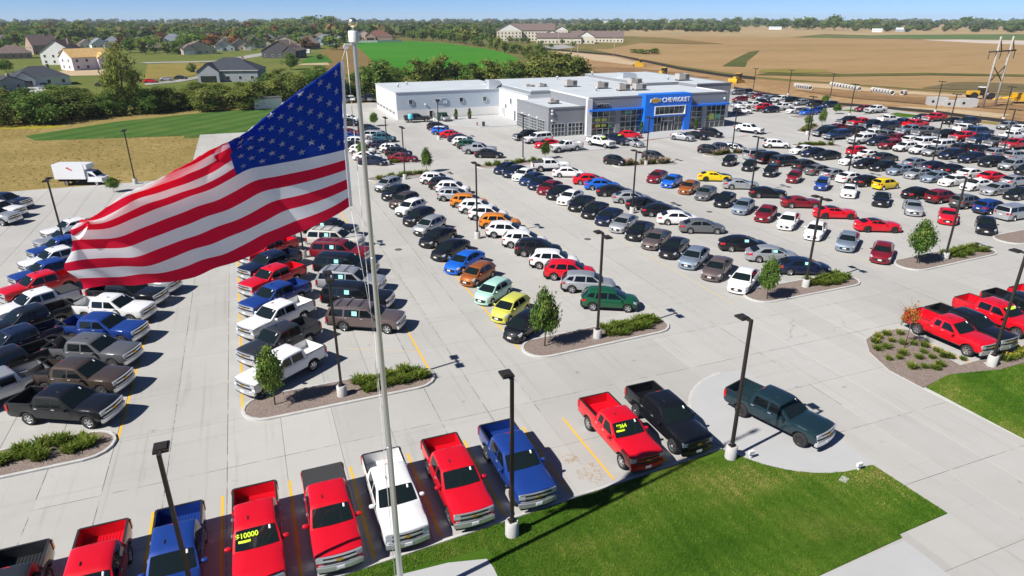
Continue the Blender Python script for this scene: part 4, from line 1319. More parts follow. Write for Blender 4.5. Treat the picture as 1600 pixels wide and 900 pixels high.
def wheel_meshes(R_, w, spokes, alloy):
    ty = MB()
    ty.lathe([(R_ * .64, -w * .40), (R_ * .93, -w * .5), (R_, -w * .34), (R_, w * .34), (R_ * .93, w * .5), (R_ * .64, w * .40)], 'tyre_rubber', 18, 'y', cap0=False, cap1=False)
    ri = MB()
    for sg in (-1, 1):
        ri.lathe([(R_ * .64, sg * w * .40), (R_ * .60, sg * w * .40), (R_ * .57, sg * w * .28)], alloy, 18, 'y', cap0=False, cap1=False)
        y = sg * w * .26
        pts = [(R_ * .60 * math.cos(a), y, R_ * .60 * math.sin(a)) for a in np.linspace(0, 2 * math.pi, 15)[:-1]]
        ri.poly(pts if sg < 0 else pts[::-1], 'black_alloy')
        for k in range(spokes):
            a = 2 * math.pi * k / spokes
            c, sn = math.cos(a), math.sin(a)
            h0, h1 = R_ * .10, R_ * .085
            yo = sg * w * .40
            q = [(R_ * .08, -h0), (R_ * .60, -h1 * 1.4), (R_ * .60, h1 * 1.4), (R_ * .08, h0)]
            P = [(r * c - t * sn, yo if r < R_ * .3 else sg * w * .39, r * sn + t * c) for r, t in q]
            ri.poly(P if sg < 0 else P[::-1], alloy)
        ri.lathe([(R_ * .14, sg * w * .3), (R_ * .13, sg * w * .43)], alloy, 8, 'y', cap0=False, cap1=True) if sg > 0 else ri.lathe([(R_ * .13, sg * w * .43), (R_ * .14, sg * w * .3)], alloy, 8, 'y', cap0=True, cap1=False)
    return ty, ri

def rblock(car, x0, x1, y0, y1, z0, z1, m, ny=5):
    mb = MB(); mb.box(x0, x1, y0, y1, z0, z1, m, car.bow, ny); return mb

def rounded(mb, w, d, h, m):
    pass

def vehicle_parts(kind, flags, lod):
    """[(name, MB, angle, [children (name, MB)])]; name 'body' first. Painted faces take the object's colour."""
    sp = dict(SPEC[kind])
    if 'blackhood' in flags: sp['blackhood'] = True
    c = Car(sp); P = []
    xf, xr, hw = sp['xf'], sp['xr'], sp['hw']
    truck = sp['truck']; pick = sp['bed'] is not None
    b = MB(); c.body(b)
    c.greenhouse(b, 'roof_black' if 'blackroof' in flags else 'roof_white' if 'whiteroof' in flags else 'car_paint')
    P.append(('body', b, 38, []))
    ws = c.glass_strip(True)
    P.append(('windshield', ws, None, []))
    P.append(('rear_window', c.glass_strip(False, .12, .88 if not pick else .80, 'car_glass'), None, []))
    for sd in (1, -1):
        for k, w in enumerate(sp['win']):
            P.append(('side_window', c.side_window(w, sd), None, []))
    ty, ri = wheel_meshes(sp['R'], sp['tw'], 5 if not truck else 6, 'black_alloy' if 'blackwheels' in flags or 'blackroof' in flags or 'blackhood' in flags else 'alloy')
    for ax in (sp['axf'], sp['axr']):
        for sd in (1, -1):
            M = Matrix.Translation((ax, sd * (hw - sp['tw'] * .5 - .02), sp['R']))
            P.append(('wheel', (ty, ri, M), None, []))
    paintbump = 'car_paint' if ('body' in flags or not truck) else 'chrome'
    if truck:
        zt = tab(sp['zs'], xf - .1)
        g = rblock(c, xf - .05, xf + .015, -.66, .66, .70, zt + .02, 'black_plastic')
        bars = []
        for z, th, hb in ((zt - .012, .05, .90), ((.70 + zt) / 2 + .005, .085, .70), (.72, .05, .86)):
            bars.append(('grille_bar', rblock(c, xf - .03, xf + .035, -hb, hb, z, z + th, 'car_paint' if 'body' in flags else 'chrome')))
        em = MB(); zc = (.70 + zt) / 2 + .045
        em.prism([(-.14, -.03), (-.05, -.03), (-.05, -.055), (.05, -.055), (.05, -.03), (.14, -.03), (.14, .03), (.05, .03), (.05, .055), (-.05, .055), (-.05, .03), (-.14, .03)], 0, .03, 'emblem_gold')
        em = em.moved(Matrix.Translation((xf + .03, 0, zc)) @ Matrix.Rotation(math.pi / 2, 4, 'Z') @ Matrix.Rotation(math.pi / 2, 4, 'X'))
        bars.append(('emblem', em))
        P.append(('grille', g, None, bars))
        fb = rblock(c, xf - .10, xf + .075, -hw + .05, hw - .05, .46, .69, paintbump, 7)
        P.append(('front_bumper', fb, None, [('air_dam', rblock(c, xf - .16, xf + .03, -hw + .12, hw - .12, .33, .46, 'black_plastic', 7)), ('licence_plate', rblock(c, xf + .07, xf + .09, -.16, .16, .52, .66, 'plate_white', 1))]))
        rb = rblock(c, xr - .10, xr + .06, -hw + .08, hw - .08, .52, .70, paintbump, 5)
        P.append(('rear_bumper', rb, None, [('licence_plate', rblock(c, xr - .115, xr - .09, -.16, .16, .54, .68, 'plate_white', 1))]))
        for sd in (1, -1):
            y0, y1 = (.66, hw - .055) if sd > 0 else (-hw + .055, -.66)
            P.append(('headlight', rblock(c, xf - .16, xf + .022, y0, y1, .90, zt - .015, 'headlight_lens', 4), None, []))
            y0, y1 = (hw - (.10 if pick else .16), hw + .012) if sd > 0 else (-hw - .012, -hw + (.10 if pick else .16))
            zz = (.88, 1.30) if pick else (.72, 1.10)
            P.append(('taillight', rblock(c, xr - .02, xr + .15, y0, y1, *zz, 'taillight_lens', 1), None, []))
        if pick:
            x0, x1, zf = sp['bed']
            ke = []
            rail = MB()
            for sd in (1, -1):
                rail.box(x0 - .03, x1 + .02, min(sd * (hw - .125), sd * (hw - .035)), max(sd * (hw - .125), sd * (hw - .035)), 1.372, 1.402, 'black_plastic')
            rail.box(x0 - .075, x0 + .005, -hw + .1, hw - .1, 1.37, 1.40, 'black_plastic')
            P.append(('bed_rail', rail, None, []))
            if 'tonneau' in flags:
                tn = MB(); tn.box(x0 - .04, x1 + .05, -hw + .07, hw - .07, 1.392, 1.43, 'bed_liner')
                P.append(('bed_cover', tn, None, []))
            else:
                fl = MB(); ny = 13
                for k in range(ny):
                    y = -hw + .17 + (2 * hw - .34) * (k + .5) / ny
                    fl.box(x0 + .01, x1 - .01, y - .03, y + .03, zf + .001, zf + .022, 'car_paint' if R.random() < 2 else 'bed_liner')
                P.append(('bed_floor_rib', fl, None, []))
                wl = MB()
                for sd in (1, -1):
                    wl.box(sp['axr'] - .42, sp['axr'] + .42, min(sd * (hw - .13), sd * (hw - .34)), max(sd * (hw - .13), sd * (hw - .34)), zf + .003, zf + .20, 'car_paint')
                P.append(('wheel_hump', wl, None, []))
    else:
        zl = tab(sp['zs'], xf - .15)
        g = rblock(c, xf - .10, xf + .012, -.44, .44, .36, .50, 'black_plastic', 5)
        g.join(rblock(c, xf - .14, xf + .004, -.36, .36, .54, .60, 'black_plastic', 5))
        P.append(('grille', g, None, [('emblem', rblock(c, xf - .02, xf + .03, -.09, .09, .555, .60, 'emblem_gold', 1)), ('licence_plate', rblock(c, xf - .0, xf + .03, -.16, .16, .42, .54, 'plate_white', 1))]))
        P.append(('front_bumper', rblock(c, xf - .25, xf - .005, -hw + .14, hw - .14, .17, .34, 'black_plastic' if sp['dark_sill'] else 'car_paint', 7), None, []))
        P.append(('rear_bumper', rblock(c, xr - .02, xr + .25, -hw + .14, hw - .14, .24, .52 if not sp['dark_sill'] else .46, 'black_plastic' if sp['dark_sill'] else 'car_paint', 7), None, [('licence_plate', rblock(c, xr - .03, xr - .005, -.16, .16, .66, .78, 'plate_white', 1))]))
        for sd in (1, -1):
            hl = MB(); rows = []
            for x in np.linspace(xf - .50, xf - .10, 5):
                tw = (x - (xf - .5)) / .4
                rows.append([tuple(np.array(c.S(x, j, sd, .010)) + np.array((0.012, 0, .008))) for j in np.linspace(3.0 - .5 * tw, 4.5 + .45 * tw, 4)])
            hl.grid(rows, 'headlight_lens', True, flip=(sd < 0))
            P.append(('headlight', hl, None, []))
            tl = MB(); rows = []
            for x in np.linspace(xr + .42, xr + .015, 4):
                rows.append([tuple(np.array(c.S(x, j, sd, .012)) + np.array((-.006, 0, 0))) for j in np.linspace(2.6, 4.05, 3)])
            tl.grid(rows, 'taillight_lens', True, flip=(sd > 0))
            z0, z1 = tab(sp['zs'], xr + .1) - .24, tab(sp['zs'], xr + .1) - .02
            y0, y1 = (hw - .42, hw - .19) if sd > 0 else (-hw + .19, -hw + .42)
            tl.join(rblock(c, xr - .012, xr + .06, y0, y1, z0, z1, 'taillight_lens', 2))
            P.append(('taillight', tl, None, []))
    if lod == 0:
        for sd in (1, -1):
            wp_ = MB(); g0 = sp['gh'][0]
            wp_.tube((g0[0] - .06, sd * .10 - .15, g0[1] + .075), (g0[0] - .20, sd * .30 + .22, g0[1] + .15), .012, .010, 'black_plastic', 4); P.append(('wiper', wp_, None, []))
        sl = MB(); q = c.glass_strip(True, .74, .90, 'plate_white')
        sl.v = [(v[0] + .012, v[1] * .06 + (.56 if truck else .42), v[2] + .012) for v in q.v]; sl.f, sl.m, sl.sm = q.f, q.m, q.sm
        P.append(('windshield_label', sl, None, []))
    if kind in ('pickup', 'pickup_double'):
        an = MB(); an.box(-.14, .06, -.30, -.26, 1.86, 1.93, 'black_plastic'); P.append(('antenna', an, None, []))
        bl = MB(); bl.box(sp['gh'][-3][0] - .06, sp['gh'][-3][0] + .02, -.11, .11, sp['gh'][-3][1] - .02, sp['gh'][-3][1] + .015, 'taillight_lens'); P.append(('brake_light', bl, None, []))
    mx, mz = sp['mirror']
    for sd in (1, -1):
        mr = MB()
        y = sd * (sp['wb'] + (.17 if truck else .13))
        hh, ww = (.20, .13) if truck else (.13, .10)
        mr.lathe([(.02, -ww), (.75 * hh * .5, -ww * .9), (hh * .5, -ww * .4), (hh * .5, ww * .4), (.7 * hh * .5, ww * .9), (.02, ww)], 'car_paint', 8, 'y', (mx, y, mz + hh * .45))
        mr.box(mx - .03, mx + .03, min(sd * (sp['wb'] - .02), y), max(sd * (sp['wb'] - .02), y), mz - .02, mz + .04, 'black_plastic')
        P.append(('mirror', mr, 50, []))
        for k, (a, bb) in enumerate(sp['doors']):
            hd = MB()
            p = c.S(bb + .16, 3.45, sd, .03)
            hd.box(bb + .08, bb + .26, p[1] - .02, p[1] + .02, p[2] - .015, p[2] + .018, 'chrome' if truck else 'car_paint')
            P.append(('door', c.door(a, bb, sd), None, [('handle', hd)]))
    if 'sticker' in flags.split():
        st = MB()
        for sd in (1, -1):
            w = sp['win'][1 if truck else 0]
            xx = w[0][0] - .12 if truck else w[-1][0] + .45
            st.join(c.side_window([(xx, .22), (xx, .72), (xx - .40, .72), (xx - .40, .22)], sd, 'sticker_teal', .016))
        P.append(('window_sticker', st, None, []))
    if 'ysticker' in flags or '$' in flags:
        zr = .66 if '$' not in flags else .40
        st = c.glass_strip(True, zr, .92 if '$' not in flags else .68, 'sticker_lime')
        st = MB(); pr_ = None
        s2 = c.glass_strip(True, zr, .90 if '$' not in flags else .50, 'sticker_lime')
        for q in s2.v: st.v.append((q[0] + .01, (-q[1] * .34 - .42) if '$' in flags else q[1] * .7, q[2] + .01))
        st.f, st.m, st.sm = [f[::-1] for f in s2.f] if '$' in flags else s2.f, s2.m, s2.sm
        P.append(('windshield_sticker', st, None, []))
    if 'rack' in flags:
        for sd in (1, -1):
            rk = MB(); y = sd * (sp['wr'] - .10)
            rk.box(-2.1, .1, y - .02, y + .02, 1.90, 1.935, 'alloy')
            P.append(('roof_rail', rk, None, []))
        rk = MB()
        for x in (-.3, -1.2, -2.0):
            rk.box(x - .025, x + .025, -sp['wr'] + .1, sp['wr'] - .1, 1.925, 1.95, 'black_plastic')
        P.append(('roof_crossbar', rk, None, []))
    if kind in ('sedan', 'crossover') and 'whiteroof' not in flags and flags.count('s_roof'):
        sr = MB(); rows = []
        for x in (-.02, -.25, -.5, -.75):
            z = float(np.interp(x, [p[0] for p in c.prof()][::-1], [p[1] for p in c.prof()][::-1]))
            rows.append(c.arc(x, z, (0, .012), (-.62, -.3, 0, .3, .62)))
        sr.grid(rows, 'car_glass', True)
        P.append(('sunroof', sr, None, []))
    return P

PROTO = {}
def vehicle_proto(kind, flags, lod):
    """cached meshes: lod 0 and 1 -> [(name, mesh, matrix, [(child, mesh)])], lod 2 -> one mesh"""
    key = (kind, flags, lod)
    if key in PROTO: return PROTO[key]
    parts = vehicle_parts(kind, flags, lod)
    out = []
    if lod == 2:
        whole = MB()
        for nm, mb, ang, kids in parts:
            if nm == 'wheel':
                ty, ri, M = mb
                whole.join(ty.moved(M)).join(ri.moved(M))
            elif nm in ('door',):
                continue
            else:
                whole.join(mb)
                for kn, kb in kids: whole.join(kb)
        out = whole.mesh(kind + '_whole', 38)
    else:
        cache = {}
        for nm, mb, ang, kids in parts:
            if nm == 'wheel':
                ty, ri, M = mb
                if 'w' not in cache:
                    cache['w'] = (ty.mesh('tyre'), ri.mesh('rim')) if lod == 0 else (MB().join(ty).join(ri).mesh('wheel'), None)
                a, r_ = cache['w']
                out.append((nm, a, M, [('rim', r_)] if r_ else []))
            elif lod == 1 and kids and nm != 'door':
                w = MB().join(mb)
                for kn, kb in kids: w.join(kb)
                out.append((nm, w.mesh(nm, ang), None, []))
            elif lod == 1 and nm == 'door':
                out.append((nm, mb.mesh(nm), None, []))
            else:
                out.append((nm, mb.mesh(nm, ang), None, [(kn, kb.mesh(kn)) for kn, kb in kids]))
    PROTO[key] = out
    return out

NAME = {'pickup': 'pickup_truck', 'pickup_double': 'pickup_truck', 'big_suv': 'suv', 'crossover': 'crossover_car', 'small_suv': 'small_suv', 'sedan': 'sedan_car', 'hatch': 'hatchback_car', 'coupe': 'coupe_car', 'minivan': 'minivan'}
CAT = {'pickup': 'pickup truck', 'pickup_double': 'pickup truck', 'big_suv': 'SUV', 'crossover': 'crossover', 'small_suv': 'SUV', 'sedan': 'sedan', 'hatch': 'hatchback', 'coupe': 'coupe', 'minivan': 'minivan'}
WORD = {'pickup': 'pickup', 'pickup_double': 'pickup', 'big_suv': 'large SUV', 'crossover': 'crossover', 'small_suv': 'small SUV', 'sedan': 'sedan', 'hatch': 'hatchback', 'coupe': 'coupe', 'minivan': 'minivan'}

def spawn_vehicle(kind, flags, lod, loc, rz, colour, label, group):
    """a vehicle of its own; its meshes are shared with its likes"""
    pr = vehicle_proto(kind, flags, lod)
    col = PAINT[colour]
    if lod == 2:
        o = link(NAME[kind], pr, None, loc, rz, col)
        return tag(o, label, CAT[kind], group)
    t = thing(NAME[kind], label, CAT[kind], loc, rz, group)
    for nm, me, M, kids in pr:
        o = link(nm, me, t, color=col)
        if M is not None: o.matrix_local = M
        for kn, km in kids:
            link(kn, km, o, color=col)
    return t
# ------------------------------------------------------------------ ground, fields, concrete lot
def grass_mat(name, c0, c1, c2, s1, s2, stretch=None, bump=0.5):
    return noisy(name, [(0.28, c0), (0.5, c1), (0.74, c2)], s1, 6, 0.95, s2, 0.5, bump, s2, stretch, spec=0.05)
grass_mat('meadow', (0.085, 0.09, 0.025), (0.13, 0.125, 0.04), (0.19, 0.16, 0.06), 0.03, 0.35)
grass_mat('weed', (0.16, 0.135, 0.045), (0.25, 0.19, 0.068), (0.36, 0.275, 0.115), 0.09, 0.9)
grass_mat('goldenrod', (0.22, 0.19, 0.03), (0.30, 0.26, 0.03), (0.36, 0.30, 0.05), 0.12, 1.2)
grass_mat('alfalfa', (0.035, 0.15, 0.012), (0.045, 0.19, 0.016), (0.10, 0.22, 0.03), 0.010, 0.10)
grass_mat('fallow', (0.12, 0.10, 0.035), (0.19, 0.13, 0.05), (0.23, 0.16, 0.06), 0.02, 0.25)
grass_mat('bean', (0.22, 0.155, 0.065), (0.315, 0.21, 0.10), (0.37, 0.255, 0.14), 0.016, 0.22, (0.22, 1, 1))
grass_mat('far_tan', (0.26, 0.195, 0.10), (0.35, 0.26, 0.14), (0.40, 0.31, 0.17), 0.004, 0.03)
grass_mat('prairie', (0.10, 0.10, 0.04), (0.17, 0.14, 0.05), (0.25, 0.19, 0.07), 0.015, 0.2)
grass_mat('waterway', (0.05, 0.07, 0.025), (0.09, 0.10, 0.03), (0.16, 0.14, 0.05), 0.03, 0.3)
grass_mat('green_strip', (0.07, 0.12, 0.04), (0.10, 0.15, 0.05), (0.14, 0.18, 0.07), 0.01, 0.1)
grass_mat('house_lawn', (0.07, 0.11, 0.022), (0.12, 0.145, 0.035), (0.20, 0.185, 0.06), 0.022, 0.22)
grass_mat('meadow_gold', (0.15, 0.14, 0.04), (0.22, 0.18, 0.05), (0.27, 0.21, 0.06), 0.05, 0.5)
grass_mat('back_yard', (0.04, 0.12, 0.02), (0.05, 0.14, 0.02), (0.07, 0.15, 0.03), 0.1, 0.6)
noisy('bare_dirt', [(0.3, (0.20, 0.12, 0.055)), (0.5, (0.30, 0.185, 0.085)), (0.72, (0.42, 0.29, 0.15))], 0.035, 6, 0.95, 0.3, 0.45, 0.7, 0.5)
noisy('pale_dirt', [(0.3, (0.36, 0.26, 0.15)), (0.7, (0.52, 0.41, 0.27))], 0.08, 6, 0.95, 0.6, 0.45, 0.5, 0.8)
noisy('dark_dirt', [(0.3, (0.13, 0.075, 0.035)), (0.5, (0.22, 0.13, 0.06)), (0.72, (0.30, 0.20, 0.10))], 0.05, 6, 0.95, 0.5, 0.45, 0.7, 0.8)
grass_mat('scrub', (0.09, 0.075, 0.04), (0.14, 0.115, 0.06), (0.22, 0.17, 0.09), 0.05, 0.5)
noisy('gravel', [(0.3, (0.42, 0.36, 0.30)), (0.7, (0.55, 0.49, 0.42))], 0.05, 4, 0.95)
noisy('asphalt_pale', [(0.3, (0.26, 0.255, 0.24)), (0.7, (0.36, 0.35, 0.33))], 0.1, 5, 0.95)
noisy('white_concrete', [(0.2, (0.375, 0.38, 0.38)), (0.8, (0.445, 0.448, 0.448))], 0.25, 5, 0.85, 1.5, 0.3)
noisy('kerb_concrete', [(0.3, (0.40, 0.395, 0.38)), (0.7, (0.55, 0.545, 0.52))], 1.2, 5, 0.85, 9.0, 0.4, 0.2, 30)
mat('hvac_grey', (0.10, 0.095, 0.09), .7)
mat('joint_dark', (0.12, 0.115, 0.10), 0.95)
noisy('yellow_paint', [(0.30, (0.50, 0.42, 0.22)), (0.42, (0.72, 0.40, 0.03)), (0.8, (0.78, 0.46, 0.04))], 1.4, 6, 0.8, 9.0, 0.5)
noisy('worn_yellow_paint', [(0.40, (0.46, 0.43, 0.36)), (0.62, (0.56, 0.43, 0.20)), (0.8, (0.60, 0.42, 0.14))], 1.0, 6, 0.8, 7.0, 0.5)
noisy('red_paint', [(0.35, (0.45, 0.33, 0.28)), (0.5, (0.62, 0.08, 0.05))], 2.0, 4, 0.8)

def concrete_lot():
    """jointed parking-lot concrete: every slab its own tint, blotches, tyre scuffs along the aisles, small cracks"""
    m = mat('lot_concrete', (0.42, 0.41, 0.39), 0.88, spec=0.25)
    t = NT(m)
    p = t.coords(1.0)
    sep = t.n('SeparateXYZ'); t.l(p, sep.inputs[0])
    cx = t.math('FLOOR', t.math('DIVIDE', t.math('ADD', sep.outputs[0], 3.45), 2.85))
    cy = t.math('FLOOR', t.math('DIVIDE', t.math('SUBTRACT', sep.outputs[1], 31.1), 4.6))
    cb = t.n('CombineXYZ'); t.l(cx, cb.inputs[0]); t.l(cy, cb.inputs[1])
    wn = t.n('TexWhiteNoise', noise_dimensions='2D'); t.l(cb.outputs[0], wn.inputs['Vector'])
    lanes = t.n('CombineXYZ'); t.l(cx, lanes.inputs[0])
    wn2 = t.n('TexWhiteNoise', noise_dimensions='2D'); t.l(lanes.outputs[0], wn2.inputs['Vector'])
    big = t.noise(p, 0.055, 5, 0.6)
    mid = t.noise(p, 0.9, 6, 0.65)
    fine = t.noise(p, 22.0, 3)
    base = t.ramp(big, [(0.32, (0.385, 0.379, 0.358)), (0.5, (0.43, 0.424, 0.403)), (0.7, (0.46, 0.454, 0.433))])
    base = t.mix(t.math('MULTIPLY', mid, 0.30), base, (0.30, 0.285, 0.26))
    tint = t.math('ADD', 0.935, t.math('ADD', t.math('MULTIPLY', wn.outputs['Value'], 0.06), t.math('MULTIPLY', wn2.outputs['Value'], 0.07)))
    cc = t.n('CombineXYZ')
    for k in range(3): t.l(tint, cc.inputs[k])
    base = t.mix(1.0, base, cc.outputs[0], 'MULTIPLY')
    # long scuffs and drips
    v2 = t.coords((1.6, 0.12, 1.0))
    sc = t.noise(v2, 0.9, 6, 0.7)
    base = t.mix(t.ramp(sc, [(0.60, (0, 0, 0)), (0.74, (0.35, 0.35, 0.35))]), base, (0.22, 0.21, 0.195))
    sp = t.noise(p, 0.38, 8, 0.75)
    base = t.mix(t.ramp(sp, [(0.66, (0, 0, 0)), (0.76, (0.5, 0.5, 0.5))]), base, (0.25, 0.21, 0.15))
    oil = t.noise(p, 1.15, 3, 0.5)
    base = t.mix(t.ramp(oil, [(0.70, (0, 0, 0)), (0.78, (0.55, 0.55, 0.55))]), base, (0.13, 0.125, 0.115))
    tr_ = t.noise(t.coords((2.2, 0.05, 1.0)), 1.3, 4, 0.6)
    base = t.mix(t.ramp(tr_, [(0.57, (0, 0, 0)), (0.72, (0.24, 0.24, 0.24))]), base, (0.17, 0.165, 0.155))
    tq = t.noise(t.coords((0.05, 2.0, 1.0)), 1.1, 4, 0.6)
    base = t.mix(t.ramp(tq, [(0.60, (0, 0, 0)), (0.74, (0.18, 0.18, 0.18))]), base, (0.18, 0.175, 0.165))
    wv = t.n('TexVoronoi', feature='DISTANCE_TO_EDGE'); wv.inputs['Scale'].default_value = 0.085
    wob = t.n('VectorMath', operation='ADD'); nz = t.n('TexNoise'); nz.inputs['Scale'].default_value = 0.6; t.l(p, nz.inputs['Vector'])
    t.l(p, wob.inputs[0]); t.l(nz.outputs['Color'], wob.inputs[1]); t.l(wob.outputs[0], wv.inputs['Vector'])
    crk = t.math('MULTIPLY', t.math('LESS_THAN', wv.outputs['Distance'], 0.0016), t.math('GREATER_THAN', t.noise(p, 0.05, 2), 0.60))
    base = t.mix(t.math('MULTIPLY', crk, .32), base, (0.12, 0.115, 0.105))
    base = t.mix(t.math('MULTIPLY', fine, 0.10), base, (0.2, 0.2, 0.19))
    t.l(base, t.b.inputs['Base Color'])
    t.bump(fine, 0.12, 0.02)
concrete_lot()

def lawn_material():
    m = mat('lawn', (0.06, 0.12, 0.02), 0.95, spec=0.05)
    t = NT(m)
    p = t.coords(1.0)
    st = t.coords((0.55, 1.0, 1.0), rot=0.5)
    a = t.noise(st, 0.28, 5, 0.6)
    b = t.noise(p, 2.2, 6, 0.7)
    c = t.noise(p, 28.0, 3, 0.7)
    col = t.ramp(a, [(0.34, (0.040, 0.11, 0.008)), (0.47, (0.070, 0.155, 0.013)), (0.57, (0.12, 0.185, 0.024)), (0.68, (0.22, 0.22, 0.055))])
    col = t.mix(t.math('MULTIPLY', b, 0.45), col, (0.055, 0.105, 0.012))
    col = t.mix(t.math('MULTIPLY', c, 0.55), col, (0.022, 0.055, 0.006))
    t.l(col, t.b.inputs['Base Color'])
    t.bump(c, 0.7, 0.03)
lawn_material()

def mown_material():
    m = mat('mown_strip', (0.05, 0.11, 0.02), 0.95, spec=0.05)
    t = NT(m)
    p = t.coords(1.0, rot=math.radians(38))
    sx = t.n('SeparateXYZ'); t.l(p, sx.inputs[0])
    w = t.math('SINE', t.math('MULTIPLY', sx.outputs[0], 1.25))
    n = t.noise(p, 0.12, 5); n2 = t.noise(p, 1.5, 5)
    col = t.ramp(t.math('ADD', t.math('MULTIPLY', w, 0.10), t.math('ADD', t.math('MULTIPLY', n, .6), t.math('MULTIPLY', n2, .4))), [(0.3, (0.040, 0.095, 0.020)), (0.55, (0.065, 0.13, 0.028)), (0.8, (0.13, 0.16, 0.05))])
    t.l(col, t.b.inputs['Base Color'])
    t.bump(n2, 0.4, 0.05)
mown_material()

def sheet(name, pts, z, m, kind='structure'):
    mb = MB()
    a = sum(pts[k][0] * pts[(k + 1) % len(pts)][1] - pts[(k + 1) % len(pts)][0] * pts[k][1] for k in range(len(pts)))
    mb.poly([(p[0], p[1], z) for p in (pts if a > 0 else pts[::-1])], m)
    return tag(link(name, mb.mesh(name)), kind=kind)

tb = MB()
ring = [(6800 * math.cos(a), 6800 * math.sin(a), -0.30) for a in np.linspace(0, 2 * math.pi, 65)[:-1]]
tb.poly(ring, 'meadow')
tag(link('ground', tb.mesh('ground')), kind='structure')

FM = {'goldenrod_patch': 'goldenrod', 'green_field': 'alfalfa', 'fallow_strip': 'fallow', 'bean_field': 'bean', 'prairie_slope': 'prairie', 'grass_waterway': 'waterway', 'far_grass_strip': 'green_strip',
      'gravel_road': 'gravel', 'far_tan_field': 'far_tan', 'far_tan_field_b': 'far_tan', 'west_tan_field': 'far_tan', 'dirt_ground': 'bare_dirt', 'pale_dirt_track': 'pale_dirt', 'upper_dirt_bank': 'pale_dirt', 'sand_bank': 'pale_dirt',
      'house_lawn': 'house_lawn', 'meadow_gold': 'meadow_gold', 'dirt_yard': 'pale_dirt', 'house_street': 'asphalt_pale', 'house_drive': 'asphalt_pale', 'white_drive': 'white_concrete', 'dirt_plot': 'pale_dirt', 'back_yard_green': 'back_yard', 'apartment_parking': 'asphalt_pale', 'field_strip': 'waterway', 'field_gold': 'meadow_gold', 'scrub_patch': 'scrub', 'field_edge': 'scrub', 'hill_brown': 'fallow', 'dirt_dark': 'dark_dirt', 'dirt_dark_b': 'dark_dirt'}
order = ['west_tan_field', 'far_tan_field', 'far_tan_field_b', 'house_lawn', 'bean_field', 'fallow_strip', 'green_field', 'prairie_slope', 'far_grass_strip', 'gravel_road', 'grass_waterway', 'dirt_ground', 'upper_dirt_bank', 'pale_dirt_track', 'sand_bank', 'meadow_gold', 'dirt_yard', 'dirt_plot', 'back_yard_green', 'house_street', 'house_drive', 'white_drive', 'apartment_parking', 'field_strip', 'field_gold', 'scrub_patch', 'field_edge', 'hill_brown', 'dirt_dark', 'dirt_dark_b']
for k, nm in enumerate(order):
    sheet(nm.replace('far_tan_field_b', 'far_stubble_field'), FIELDS[nm], -0.26 + 0.008 * k, FM[nm])
sheet('weed_field', [(-160, 103), (-6, 103), (-6, 143), (13, 143), (13, 187), (33, 187), (33, 196), (-12, 190), (-52, 184), (-170, 200)], -0.09, 'weed')
sheet('goldenrod_patch', FIELDS['goldenrod_patch'], -0.075, 'goldenrod')
sheet('mown_grass', [(-38, 150.5), (-12, 146.2), (-12, 143), (13, 143), (13, 187.0), (6.0, 187.5), (2.0, 186.2), (-12, 181.5), (-27.6, 173.2), (-41.5, 158)], -0.08, 'mown_strip')

# ---- the jointed concrete: 300 nearest slabs are parts, the rest one mass
LOT_RECTS = [(-52, 62, 8, 105.4), (-10.2, 12, 105.4, 145), (12, 35, 105.4, 188), (35, 104, 105.4, 152), (62, 156, 8, 105.4), (104, 152, 105.4, 133), (104, 146, 133, 150), (104, 151, 150, 186)]
def in_lot(x, y):
    return any(a <= x <= b and c <= y <= d for a, b, c, d in LOT_RECTS)
SX, SY, GAP = 2.85, 4.6, 0.016
cells = []
for i in range(-18, 57):
    for j in range(-5, 35):
        x, y = -3.45 + SX * (i + .5), 31.1 + SY * (j + .5)
        if in_lot(x, y): cells.append((x, y))
lot = MB()
for x, y in cells:
    lot.poly([(x - SX / 2, y - SY / 2, -.014), (x + SX / 2, y - SY / 2, -.014), (x + SX / 2, y + SY / 2, -.014), (x - SX / 2, y + SY / 2, -.014)], 'joint_dark')
lot_o = tag(link('parking_lot', lot.mesh('parking_lot')), kind='structure')
def in_view(x, y):
    # rough wedge of what the photograph shows of the ground
    a = math.radians(21.6); u = x * math.cos(a) - y * math.sin(a); v = x * math.sin(a) + y * math.cos(a)
    return v > 17 and abs(u) < 0.80 * v + 3
seen = sorted([c for c in cells if in_view(*c) and not (c[1] < 20 and c[0] < 27)], key=lambda c: c[0] ** 2 + c[1] ** 2)
near = set(seen[:300])
def slab(mb, x, y):
    hx, hy, e = SX / 2 - GAP / 2, SY / 2 - GAP / 2, 0.006
    o = [(x - hx, y - hy, -.013), (x + hx, y - hy, -.013), (x + hx, y + hy, -.013), (x - hx, y + hy, -.013)]
    t = [(x - hx + e, y - hy + e, 0), (x + hx - e, y - hy + e, 0), (x + hx - e, y + hy - e, 0), (x - hx + e, y + hy - e, 0)]
    i = mb.add(o + t)
    for k in range(4):
        c = (k + 1) % 4
        mb.face((i + k, i + c, i + 4 + c, i + 4 + k), 'lot_concrete')
    mb.face((i + 4, i + 5, i + 6, i + 7), 'lot_concrete')
one = MB(); slab(one, 0, 0); slab_mesh = one.mesh('slab')
for x, y in seen[:300]: link('concrete_slab', slab_mesh, lot_o, (x, y, 0))
rest = MB()
for c in cells:
    if c not in near: slab(rest, *c)
tag(link('concrete_slabs_beyond', rest.mesh('rest_slabs'), lot_o), kind='stuff')

